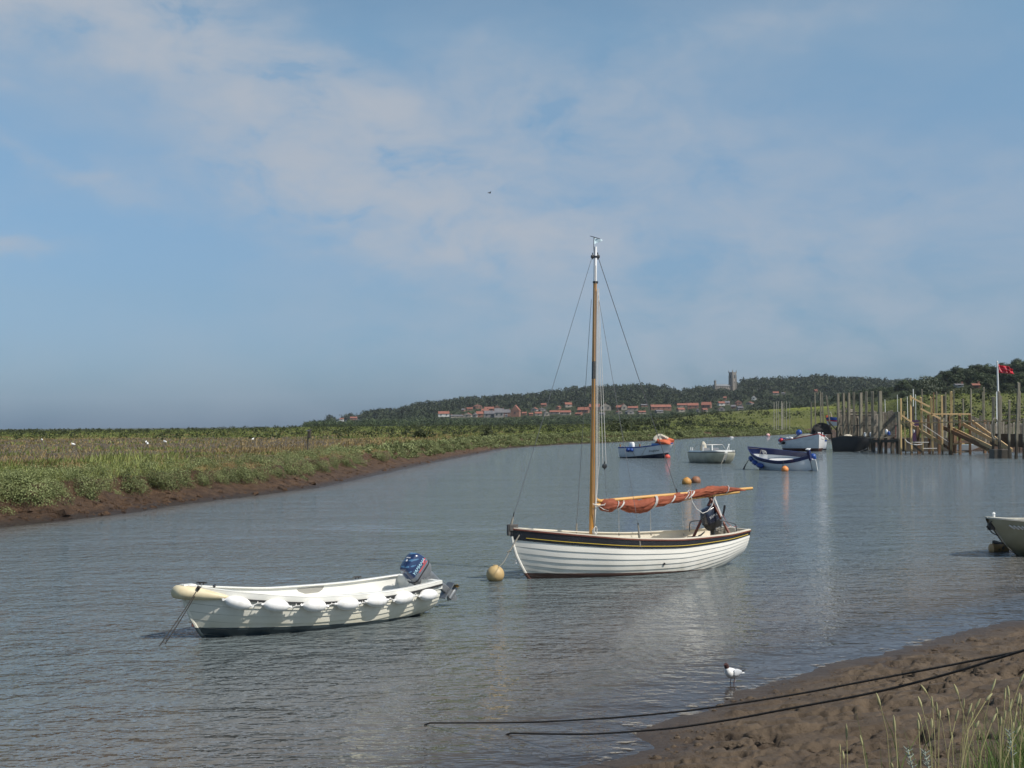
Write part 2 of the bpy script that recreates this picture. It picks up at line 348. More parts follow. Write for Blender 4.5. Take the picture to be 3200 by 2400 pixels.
M_marsh = ground_mat('marsh_turf', (0.095, 0.110, 0.030), (0.15, 0.155, 0.055), 0.12, 'marsh')
# ---- one sheet of ground in polar steps, cut into mud bank, marsh and hills
def zone_attrs(x, y, px, r, d):
    n = fbm(x / 22, y / 7, 4, 31); n2 = fbm(x / 40, y / 14, 3, 37)
    tan = smooth(0.32, 0.50, n) * smooth(50, 60, r) * smooth(170, 120, r) * smooth(300, 800, px) * smooth(1750, 1450, px)
    tan = np.maximum(tan, (0.45 + 0.5 * n2) * smooth(58, 74, r) * smooth(175, 140, r) * smooth(500, 850, px) * smooth(1720, 1500, px))
    tan = np.maximum(tan, 0.6 * smooth(0.38, 0.56, n) * smooth(48, 62, r) * smooth(330, 200, r) * smooth(1750, 1450, px))
    grey = np.maximum(smooth(0.28, 0.46, n2) * smooth(60, 76, r) * smooth(240, 170, r) * smooth(1500, 900, px), (0.75 + 0.25 * n) * smooth(84, 100, r) * smooth(235, 200, r) * smooth(1250, 950, px)); tan = tan * (1 - grey * 0.6)
    crop = smooth(2380, 2420, px) * smooth(2640, 2600, px) * smooth(500, 540, r) * smooth(640, 600, r)
    return tan, grey, crop
rs = np.concatenate([np.geomspace(30, 440, 440)[:-1], np.geomspace(440, 9000, 110)])
gx, gy, gq = polar(-34, 34, 1000, rs)
gzv, gd, gs, gpx, gr = ground_z(gx, gy, True)
fx = gq[:, 0]
fd, fs, fr = gd[fx], gs[fx], gr[fx]
wet = smooth(0.22, 0.03, gzv)
def sub(name, mask, m, extra=None, **kw):
    q = gq[mask]; u, inv = np.unique(q.ravel(), return_inverse=True)
    V = np.stack([gx[u], gy[u], gzv[u]], -1); at_ = {k: v[u] for k, v in (extra or {}).items()}
    o = meshobj(name, V, inv.reshape(-1, 4), m, None, True, 180, attrs=at_); tag(o, kind='structure'); return o
tn, gy_, cr = zone_attrs(gx, gy, gpx, gr, gd)
mud_mask = (fd < 2.7) & (fr < 440) & ~((fs == 2) & (fr < 33))
sub('mud_bank', mud_mask, M_mud, {'wet': wet})
land = ~((fd < 2.7) & (fr < 440)); fpx = gpx[fx]; hill_ = (fr >= 700) | ((fr > 500) & (fpx > 2650))
sub('marsh', land & ~hill_, M_marsh, {'tan': tn, 'grey': gy_, 'crop': cr})
M_hill = ground_mat('wood_floor', (0.030, 0.040, 0.016), (0.045, 0.055, 0.024), 0.3, 'marsh')
sub('hills', land & hill_, M_hill, {'tan': tn, 'grey': gy_, 'crop': cr})
# ---- near shore, where the photographer stands
nxx, nyy, nq = polar(-45, 60, 1300, np.geomspace(3.2, 34, 900))
nzv, nd_, ns_, npx_, nr_ = ground_z(nxx, nyy, True)
cl = fbm(nxx / 0.55, nyy / 0.28, 4, 71); cl2 = fbm(nxx / 0.14, nyy / 0.09, 3, 73)
lump = smooth(0.50, 0.66, cl) * (cl2 - 0.4) * 0.10 + (fbm(nxx / 1.5, nyy / 0.9, 3, 75) - 0.5) * 0.05 + (fbm(nxx / 0.07, nyy / 0.06, 3, 76) - 0.5) * 0.022
pits = -0.095 * smooth(0.585, 0.66, fbm(nxx / 0.42 + 40, nyy / 0.22, 3, 77)) + 0.03 * smooth(0.57, 0.63, fbm(nxx / 0.40 + 40, nyy / 0.21 + 0.12, 3, 77))
nzv = nzv + (lump + pits) * smooth(0.1, 0.9, nd_) * smooth(8.5, 6.5, nd_) + (fbm(nxx / 0.7, nyy / 0.5, 4, 79) - 0.5) * 0.05 * smooth(0.6, 0.0, np.abs(nd_))
nf = nq[:, 0]; mk = (ns_[nf] == 2) & (nr_[nf] < 33.5)
q = nq[mk]; u, inv = np.unique(q.ravel(), return_inverse=True)
tag(meshobj('mudflat', np.stack([nxx[u], nyy[u], nzv[u]], -1), inv.reshape(-1, 4), M_shore, None, True, 180, attrs={'wet': smooth(0.10, 0.0, nzv[u]) * 0.8}), kind='structure')
# ---- the river: a rippled sheet that lets the bed show through where it is shallow
def water_mat():
    m = bpy.data.materials.new('river_water'); m.use_nodes = True; nt = m.node_tree; nt.nodes.clear(); L = nt.links
    out = nt.nodes.new('ShaderNodeOutputMaterial'); tc = nt.nodes.new('ShaderNodeTexCoord'); v = tc.outputs['Object']
    at_ = nt.nodes.new('ShaderNodeAttribute'); at_.attribute_name = 'calm'
    hs = None
    for (s, sxx, syy, rot, amp, dt) in WAVES:
        mp = nt.nodes.new('ShaderNodeMapping'); mp.inputs['Scale'].default_value = (sxx, syy, 1); mp.inputs['Rotation'].default_value = (0, 0, R(rot)); L.new(v, mp.inputs[0])
        n = nd(nt, 'ShaderNodeTexNoise'); n.inputs['Scale'].default_value = s; n.inputs['Detail'].default_value = dt; n.inputs['Roughness'].default_value = 0.55; n.inputs['Distortion'].default_value = 0.25; L.new(mp.outputs[0], n.inputs['Vector'])
        h = mth(nt, 'MULTIPLY', n.outputs['Fac'], amp); hs = h if hs is None else mth(nt, 'ADD', hs, h)
    g = nd(nt, 'ShaderNodeTexNoise'); g.inputs['Scale'].default_value = 0.22; g.inputs['Detail'].default_value = 7; g.inputs['Roughness'].default_value = 0.68
    mp = nt.nodes.new('ShaderNodeMapping'); mp.inputs['Scale'].default_value = (0.32, 1, 1); L.new(v, mp.inputs[0]); L.new(mp.outputs[0], g.inputs['Vector'])
    gust = ramp(nt, g.outputs['Fac'], [(0.36, 0.45), (0.64, 1.35)])
    hs = mth(nt, 'MULTIPLY', mth(nt, 'MULTIPLY', hs, gust), at_.outputs['Fac'])
    bp = nt.nodes.new('ShaderNodeBump'); bp.inputs['Distance'].default_value = 1.0; bp.inputs['Strength'].default_value = 1.0; L.new(hs, bp.inputs['Height'])
    gl = nt.nodes.new('ShaderNodeBsdfGlossy'); gl.inputs['Roughness'].default_value = 0.03; gl.inputs['Color'].default_value = (0.97, 0.98, 1.0, 1); L.new(bp.outputs[0], gl.inputs['Normal'])
    fr = nt.nodes.new('ShaderNodeFresnel'); fr.inputs['IOR'].default_value = 1.333; L.new(bp.outputs[0], fr.inputs['Normal'])
    df = nt.nodes.new('ShaderNodeBsdfDiffuse'); dp = nt.nodes.new('ShaderNodeAttribute'); dp.attribute_name = 'deep'; L.new(mixc(nt, dp.outputs['Fac'], (0.155, 0.140, 0.122), WATER_BODY), df.inputs['Color']); L.new(bp.outputs[0], df.inputs['Normal'])
    tr = nt.nodes.new('ShaderNodeBsdfTransparent'); tr.inputs['Color'].default_value = (0.80, 0.76, 0.70, 1)
    op = nt.nodes.new('ShaderNodeAttribute'); op.attribute_name = 'murk'
    m1 = nt.nodes.new('ShaderNodeMixShader'); L.new(op.outputs['Fac'], m1.inputs[0]); L.new(tr.outputs[0], m1.inputs[1]); L.new(df.outputs[0], m1.inputs[2])
    m2 = nt.nodes.new('ShaderNodeMixShader'); L.new(fr.outputs[0], m2.inputs[0]); L.new(m1.outputs[0], m2.inputs[1]); L.new(gl.outputs[0], m2.inputs[2])
    L.new(m2.outputs[0], out.inputs[0]); return m
WATER_BODY = (0.112, 0.136, 0.142)
# noise scale, x and y stretch, turn, height in metres, detail
WAVES = [(2.5, 0.8, 1.0, 7, 0.125, 2.5), (5.2, 1.05, 1.0, -12, 0.054, 2.5), (0.6, 0.6, 1.0, 4, 0.08, 1.0), (14, 1.2, 1.0, 20, 0.008, 1.0)]
wr = np.concatenate([np.geomspace(2.0, 60, 300)[:-1], np.geomspace(60, 600, 120)])
wx_, wy_, wq = polar(-80, 80, 520, wr)
wz, wd, ws_, wpx, wrr = ground_z(wx_, wy_, True)
keep = (wz[wq] < 0.05).any(axis=1) & (wd[wq[:, 0]] < 3)
q = wq[keep]; u, inv = np.unique(q.ravel(), return_inverse=True)
dep = np.maximum(-wz[u], 0)
WATER = meshobj('river', np.stack([wx_[u], wy_[u], np.zeros(len(u))], -1), inv.reshape(-1, 4), water_mat(), None, True, 180,
    attrs={'murk': np.where(ws_[u] == 2, 0.06 + 0.94 * (1 - np.exp(-dep * 3.2)), 0.3 + 0.7 * (1 - np.exp(-dep * 8))), 'deep': np.where(ws_[u] == 2, smooth(0.5, 9.0, -wd[u]), smooth(0.2, 2.5, -wd[u])), 'calm': np.where(ws_[u] == 2, 0.25 + 0.75 * smooth(0.0, 0.3, dep), 1.0)})
tag(WATER, kind='structure')
# ---- leaves
def leaf_mat(name, c1, c2, trans=0.25, rough=0.6, objvar=0.25):
    m = bpy.data.materials.new(name); m.use_nodes = True; nt = m.node_tree; nt.nodes.clear(); L = nt.links
    out = nt.nodes.new('ShaderNodeOutputMaterial'); a = nt.nodes.new('ShaderNodeAttribute'); a.attribute_name = 'tint'
    oi = nt.nodes.new('ShaderNodeObjectInfo')
    c = mixc(nt, a.outputs['Fac'], c1, c2)
    k = mth(nt, 'MULTIPLY_ADD', oi.outputs['Random'], objvar * 2, 1 - objvar)
    cb = nt.nodes.new('ShaderNodeCombineXYZ'); [L.new(k, cb.inputs[i]) for i in range(3)]
    c = mixc(nt, 1.0, c, cb.outputs[0], 'MULTIPLY')
    b = nt.nodes.new('ShaderNodeBsdfPrincipled'); b.inputs['Roughness'].default_value = rough; b.inputs['Specular IOR Level'].default_value = 0.25; L.new(c, b.inputs['Base Color'])
    t = nt.nodes.new('ShaderNodeBsdfTranslucent'); L.new(c, t.inputs['Color'])
    mx = nt.nodes.new('ShaderNodeMixShader'); mx.inputs[0].default_value = trans; L.new(b.outputs[0], mx.inputs[1]); L.new(t.outputs[0], mx.inputs[2]); L.new(mx.outputs[0], out.inputs[0])
    return m
def quads(P, N, size, rg, jitter=0.38):
    n = len(P); N = N + rg.normal(0, jitter, (n, 3)); N /= np.linalg.norm(N, axis=1, keepdims=True) + 1e-9
    up = rg.normal(0, 1, (n, 3)); T = np.cross(N, up); T /= np.linalg.norm(T, axis=1, keepdims=True) + 1e-9; B = np.cross(N, T)
    s = (size if np.ndim(size) else np.full(n, size))[:, None] * rg.uniform(0.6, 1.3, (n, 1))
    V = np.stack([P - T * s * 0.5, P - B * s * 0.38 + T * s * 0.05, P + T * s * 0.55, P + B * s * 0.38], 1).reshape(-1, 3)
    return V, np.arange(n * 4).reshape(-1, 4)
def crown(rg, n, lobes, rx, rz, leaf, cz=0.0, low=-0.5, base=0.62):   # leaf quads through a lumpy crown
    C = []; Rr = []
    for i in range(lobes):
        a = rg.uniform(0, 2 * math.pi); rad = rg.uniform(0.05, 0.62) * rx; h = rg.uniform(low, 0.55) * rz
        C.append((math.cos(a) * rad, math.sin(a) * rad, cz + h)); Rr.append(rg.uniform(0.34, 0.6))
    C = np.array(C); Rr = np.array(Rr); k = rg.integers(0, lobes, n)
    dr = rg.normal(0, 1, (n, 3)); dr /= np.linalg.norm(dr, axis=1, keepdims=True)
    shell = rg.uniform(base, 1.05, (n, 1))
    P = C[k] + dr * shell * Rr[k][:, None] * np.array([rx, rx, rz])
    V, Q = quads(P, dr, leaf, rg); tint = np.repeat(np.clip(rg.normal(0.5, 0.22, n) + (Rr[k] - 0.47), 0, 1), 4)
    return V, Q, tint
def blades(x, y, z, h, w, lean, rg):                    # grass blades: narrow bent quads
    n = len(x); a = rg.uniform(0, 2 * math.pi, n); ca, sa = np.cos(a) * w / 2, np.sin(a) * w / 2
    b = rg.uniform(0, 2 * math.pi, n); lx, ly = np.cos(b) * lean * h + 0.12 * h, np.sin(b) * lean * h
    V = np.stack([np.stack([x - ca, y - sa, z], -1), np.stack([x + ca, y + sa, z], -1),
                  np.stack([x + lx * .4 + ca * .7, y + ly * .4 + sa * .7, z + h * .6], -1), np.stack([x + lx, y + ly, z + h], -1), np.stack([x + lx * .4 - ca * .7, y + ly * .4 - sa * .7, z + h * .6], -1)], 1).reshape(-1, 3)
    i = np.arange(n)[:, None] * 5
    Q = np.concatenate([np.concatenate([i, i + 1, i + 2, i + 4], 1), np.concatenate([i + 4, i + 2, i + 3, i + 3], 1)])
    return V, i, n
M_grass = leaf_mat('grass_green', (0.11, 0.145, 0.032), (0.32, 0.35, 0.11), 0.3)
M_tan = leaf_mat('grass_dry', (0.24, 0.17, 0.07), (0.42, 0.32, 0.15), 0.3)
M_gry = leaf_mat('sea_lavender', (0.12, 0.10, 0.075), (0.22, 0.185, 0.135), 0.2)
M_bush = leaf_mat('purslane_leaf', (0.085, 0.105, 0.036), (0.27, 0.30, 0.13), 0.2)
M_dark = leaf_mat('scrub_leaf', (0.026, 0.036, 0.012), (0.062, 0.073, 0.026), 0.2)
M_tree = leaf_mat('tree_leaf', (0.018, 0.030, 0.014), (0.070, 0.094, 0.040), 0.15, objvar=0.3)
M_bark = mat('bark', (0.06, 0.045, 0.035), (0.10, 0.08, 0.06), 3, 0.9)
# ---- marsh vegetation that nobody could count
def scatter(n, px0, px1, D0, D1, dmin, rg, dmax=1e9, zmin=0.9):
    px = rg.uniform(px0, px1, n); D = np.exp(rg.uniform(math.log(D0), math.log(D1), n)); x = (px - CX) / F * D; y = D
    z, d, s, pp, r = ground_z(x, y, True); k = (d > dmin) & (d < dmax) & (z > zmin); return x[k], y[k], z[k], d[k], D[k], px[k], r[k]
x, y, z, d, D, px, r = scatter(380000, -250, 3500, 38, 520, 2.6, rng)
tn_, gg_, cc_ = zone_attrs(x, y, px, r, d)
u1 = rng.uniform(0, 1, len(x)); zone = np.where(u1 < gg_ * 0.85, 2, np.where(u1 < np.maximum(gg_, 0) * 0.85 + tn_ * 0.8, 1, 0))
tall = fbm(x / 5, y / 5, 3, 51)
edge = smooth(8, 3, d)
patch = smooth(240, 330, px) * smooth(640, 540, px) * smooth(50, 53, r) * smooth(72, 64, r)
h = np.where(zone == 2, 0.08, np.where(zone == 1, 0.26, 0.13 + 0.28 * smooth(0.5, 0.68, tall) + 0.35 * patch)) * rng.uniform(0.6, 1.2, len(x)) * (1 - 0.5 * edge)
w = 0.00085 * D * rng.uniform(0.6, 1.4, len(x))
tnt = np.clip(0.25 + 0.5 * patch + 0.9 * (fbm(x / 9, y / 5, 4, 53) - 0.3) + rng.normal(0, 0.15, len(x)), 0, 1)
for zi, (nm, mm, lb) in enumerate((('marsh_grass', M_grass, 'green marsh grass on the flat saltmarsh beyond the left bank'), ('dry_grass', M_tan, 'tan dry grass on the saltmarsh beyond the left bank'), ('sea_lavender', M_gry, 'purplish grey low plants on the saltmarsh at the left'))):
    k = zone == zi; V, i, n = blades(x[k], y[k], z[k] - 0.03, h[k], w[k], 0.5, rng)
    T = np.concatenate([i + np.array([[0, 1, 2]]), i + np.array([[0, 2, 4]]), i + np.array([[4, 2, 3]])])
    tag(meshobj(nm, V, T, mm, None, False, attrs={'tint': np.repeat(tnt[k], 5)}), lb, 'plants', kind='stuff')
def clumps(name, m, x, y, z, size, nleaf, rg, label, cat, flat=0.6, leafk=0.26):
    Vs, Ts = [], []; variants = []
    for q_ in range(6):
        V, Q, T = crown(rg, nleaf, 5, 1.0, flat, leafk, 0.15, -0.3); variants.append((V, T))
    for i in range(len(x)):
        V, T = variants[i % 6]; a = rg.uniform(0, 6.28); c, s = math.cos(a), math.sin(a); S = size[i]
        W = np.stack([V[:, 0] * c - V[:, 1] * s, V[:, 0] * s + V[:, 1] * c, V[:, 2]], -1) * S + np.array([x[i], y[i], z[i]])
        Vs.append(W); Ts.append(np.clip(T + rg.normal(0, 0.3), 0, 1))
    V = np.concatenate(Vs); return tag(meshobj(name, V, np.arange(len(V)).reshape(-1, 4), m, None, False, attrs={'tint': np.concatenate(Ts)}), label, cat, kind='stuff')
# purslane cover along the crest of the bank, and behind it
x, y, z, d, D, px, r = scatter(34000, -250, 2560, 38, 400, 0.45, rng, 9, 0.15)
k = (rng.uniform(0, 1, len(x)) < smooth(6, 2.8, d) * 0.9) & (d > np.interp(D, [38, 90, 170, 250], [2.15, 2.05, 1.7, 0.6]) + rng.normal(0, .15, len(x))); x, y, z, D = x[k], y[k], z[k], D[k]
kk = D < 90
clumps('purslane_cover', M_bush, x[kk], y[kk], z[kk], (0.36 + 0.0016 * D[kk]) * rng.uniform(0.6, 1.35, kk.sum()), 170, rng, 'low grey green plants covering the crest of the left bank, nearer part', 'plants', 0.8, 0.09)
x, y, z, D = x[~kk], y[~kk], z[~kk], D[~kk]
clumps('purslane_cover', M_bush, x, y, z, (0.34 + 0.0016 * D) * rng.uniform(0.6, 1.35, len(x)), 42, rng, 'low grey green plants covering the crest of the left bank', 'plants', 0.75)
bx, by = [], []
for i in range(len(LEFT) - 1):
    a, b = LEFT[i], LEFT[i + 1]; L_ = (b - a).length
    if max(a.y, b.y) < 105: continue
    nrm = Vector((-(b.y - a.y), b.x - a.x, 0)).normalized(); n_ = int(L_ * 26)
    for j in range(n_): f = rng.uniform(); o_ = rng.uniform(.35, 3.2); q_ = a.lerp(b, f) + nrm * o_; bx.append(q_.x); by.append(q_.y)
bx, by = np.array(bx), np.array(by); bz, bd, _, bpx, _ = ground_z(bx, by, True); k = (bd > .25) & ((rng.uniform(0, 1, len(bx)) < smooth(150, 235, by)) | (bd > 1.7)); bx, by, bz = bx[k], by[k], bz[k]
clumps('purslane_fringe', M_bush, bx, by, bz, (0.34 + 0.0013 * by) * rng.uniform(0.6, 1.3, len(bx)), 36, rng, 'dull green plants hanging down the far bank to the water behind the moored boats', 'plants', 0.8)
# scrub on the far ridge of the marsh
x, y, z, d, D, px, r = scatter(5200, -250, 3400, 165, 430, 6, rng)
k = (rng.uniform(0, 1, len(x)) < 0.25 + 0.75 * smooth(240, 300, r)) & (fbm(x / 30, y / 12, 3, 57) > 0.42) & ((px < 2450) | (rng.uniform(0, 1, len(x)) < 0.15)); x, y, z, D = x[k], y[k], z[k], D[k]
clumps('scrub', M_dark, x, y, z, rng.uniform(0.6, 1.35, len(x)), 30, rng, 'dark green scrub along the far ridge of the marsh', 'scrub', 0.8)
x, y, z, d, D, px, r = scatter(1700, 1900, 3500, 230, 760, 10, rng)
k = (fbm(x / 40, y / 30, 3, 59) > 0.5) & (cc_.mean() < 2); x, y, z, D = x[k], y[k], z[k], D[k]
clumps('hedge_scrub', M_dark, x, y, z, rng.uniform(0.8, 2.6, len(x)), 40, rng, 'dark bushes on the grassy slope below the wooded hills', 'scrub', 0.8)
# ---- single bushes on the edge of the bank, near enough to tell apart
bush_src = []
for v in range(5):
    rg = np.random.default_rng(100 + v); V, Q, T = crown(rg, 6000, 8, 1.0, 0.9, 0.048, 0.0, -0.7, 0.75)
    o = meshobj('purslane_bush', V, Q, M_bush, None, False, attrs={'tint': T}); o['category'] = 'bush'; bush_src.append(o)
BUSH = [(60, 1570, 1.05), (12, 1530, .8), (160, 1530, .7), (256, 1532, 1.0), (330, 1490, .7), (392, 1520, .95), (470, 1490, .65), (520, 1492, .85), (565, 1488, .8), (622, 1477, .65), (716, 1466, .75), (752, 1462, .8), (800, 1450, .7), (905, 1447, .85), (942, 1440, .8), (985, 1432, .7), (860, 1440, .55), (680, 1458, .5), (1035, 1428, .7), (1080, 1425, .7), (1110, 1412, .7), (1180, 1405, .75), (1250, 1396, .8), (1290, 1390, .8), (1350, 1380, .8), (1400, 1376, .8), (1448, 1372, .8), (1490, 1372, .8), (-60, 1590, 1.0), (1540, 1368, .8), (1600, 1366, .9), (1660, 1362, .9), (1730, 1362, 1.0)]
used = set()
for i, (bx_, by_, s_) in enumerate(BUSH):
    v = i % 5; o = bush_src[v]
    if v in used: o = o.copy(); col.objects.link(o)
    used.add(v)
    # put the bush where the crest of the bank crosses this column
    Ds = np.linspace(33, 300, 1500); xs_ = (bx_ - CX) / F * Ds; zz, dd, _, _, _ = ground_z(xs_, Ds, True)
    j = int(np.argmax((dd > 2.15) & (zz > 0.7))); j2 = j
    o.location = (xs_[j2], Ds[j2] + 0.1, zz[j2] - 0.02 - 0.22 * s_); sc_ = s_ * (1.15 + Ds[j2] * 0.0022)
    o.scale = (sc_, sc_, sc_ * 0.95); o.rotation_euler = (0, 0, i * 1.7)
    o['label'] = 'grey green purslane bush overhanging the edge of the left mud bank'; o['group'] = 'bushes along the edge of the left bank'
scr_src = []
for v in range(2):
    rg = np.random.default_rng(140 + v); V, Q, T = crown(rg, 900, 8, 1.0, 0.75, 0.15, 0.35, -0.4, 0.4)
    scr_src.append(meshobj('scrub_bush', V, Q, M_dark, None, False, attrs={'tint': T}))
for i, (bx_, D_, s_, lb) in enumerate([(1313, 170, 2.6, 'dark bush on the marsh, nearest the mud bank left of the sailing boat'), (1527, 185, 2.7, 'broad dark bush on the marsh just left of the mast stays'), (1477, 250, 1.9, 'small dark bush on the marsh below the orange roofed houses'), (1596, 250, 1.9, 'small dark bush on the marsh below the grey buildings'),
                             (1722, 262, 2.2, 'dark bush on the marsh close left of the mast'), (2116, 262, 2.6, 'dark bush on the marsh behind the blue and white boat'), (1050, 240, 1.8, 'dark bush on the marsh right of the thin post'), (520, 260, 1.7, 'dark bush on the marsh far out at the left')]):
    o = scr_src[i % 2]
    if i > 1: o = o.copy(); col.objects.link(o)
    xx = (bx_ - CX) / F * D_; o.location = (xx, D_, gz(xx, D_) - 0.3); o.scale = (s_ * 0.6, s_ * 0.6, s_ * 0.62); o.rotation_euler = (0, 0, i)
    tag(o, lb, 'bush', 'dark bushes on the marsh')
# ================================================================== FAR: village, church, woods
def pixel_D(px, py, D0=650, D1=2090, off=0.0):          # depth at which the ground comes up to the pixel
    Ds = np.linspace(D0, D1, 500); x = (px - CX) / F * Ds; g = ground_z(x, Ds) + off
    zz = CH + (hor(px) - py) / F * Ds; k = np.nonzero(g >= zz)[0]
    return float(Ds[k[0]]) if len(k) else D1
M_roof = mat('pantile_roof', (0.27, 0.10, 0.062), (0.18, 0.072, 0.052), 0.6, 0.8)
M_roofg = mat('slate_roof', (0.10, 0.10, 0.115), (0.16, 0.15, 0.15), 0.5, 0.7)
M_wallc = mat('cream_render', (0.34, 0.30, 0.25), (0.27, 0.24, 0.20), 0.5, 0.9)
M_wallb = mat('brick_wall', (0.26, 0.13, 0.09), (0.20, 0.11, 0.08), 0.6, 0.9)
M_wallg = mat('flint_wall', (0.20, 0.19, 0.18), (0.28, 0.26, 0.24), 0.8, 0.9)
M_white = mat('white_render', (0.60, 0.59, 0.56), (0.52, 0.51, 0.48), 0.8, 0.8)
M_glass = mat('window_glass', (0.04, 0.05, 0.06), None, rough=0.15)
HB = []                                                  # pixel boxes kept clear of nearer trees
def house(px0, px1, ytop, ybot, wall, roof, label, gable=False, rot=0.0, Dfix=None, base=None):
    pc = (px0 + px1) / 2; D = Dfix or pixel_D(pc, ybot + 2)
    s = D / F; w = (px1 - px0) * s; H = (ybot - ytop) * s; zb = CH + (hor(pc) - ybot) * s; x = (pc - CX) * s
    HB.append((px0 - 3, px1 + 3, ytop - 1, ybot - 1, D))
    e = empty('house', (x, D, zb), R(rot) - math.atan2(x, D) * 0.6, label, 'house', 'houses of the village below the hills')
    dp = 7.5 if not gable else 11.0; wh = H * 0.5; rh = H - wh
    L_, W_ = (w, dp) if not gable else (dp, w)           # ridge runs along x unless the gable faces us
    b = MB(); b.box((0, dp / 2, (wh - 5) / 2), (w - 0.3, dp - 0.3, wh + 5)); b.build('wall', wall, e, False)
    r = MB(); o_ = 0.35
    if not gable:
        hw = w / 2 + 0.1; P = [(-hw, -o_, wh), (hw, -o_, wh), (hw, dp + o_, wh), (-hw, dp + o_, wh), (-hw, dp / 2, wh + rh), (hw, dp / 2, wh + rh)]
        r.add(P, [(0, 1, 5, 4), (2, 3, 4, 5), (0, 4, 3), (1, 2, 5), (3, 2, 1, 0)]); cx_, cy_ = hw * 0.8, dp / 2
    else:
        hw = w / 2 + o_; P = [(-hw, -0.1, wh), (hw, -0.1, wh), (hw, dp, wh), (-hw, dp, wh), (0, -0.1, wh + rh), (0, dp, wh + rh)]
        r.add(P, [(0, 4, 5, 3), (4, 1, 2, 5), (3, 5, 2), (3, 2, 1, 0)]); cx_, cy_ = 0, dp * 0.75
        g = MB(); g.add([(-hw + .3, -0.12, wh), (hw - .3, -0.12, wh), (0, -0.12, wh + rh - .3)], [(0, 1, 2)]); g.build('gable', wall, e, False)
    ro = r.build('roof', roof, e, False)
    for sg in ((-1, 1) if w > 14 and not gable else (1,)):
        c = MB(); c.box((sg * cx_, cy_, wh + rh + 0.1), (0.9, 0.9, 1.6)); c.build('chimney', M_wallb, ro, False)
    n = max(1, int(w / 4.5))
    for i in range(n):
        wx0 = (i + 0.5) / n * w - w / 2; wn = MB(); wn.box((wx0, -0.03 if not gable else -0.05, wh * 0.62), (1.2, 0.5, min(1.5, wh * 0.4))); wn.build('window', M_glass, e, False)
    return e
W, B_, G_, C_ = M_white, M_wallb, M_wallg, M_wallc
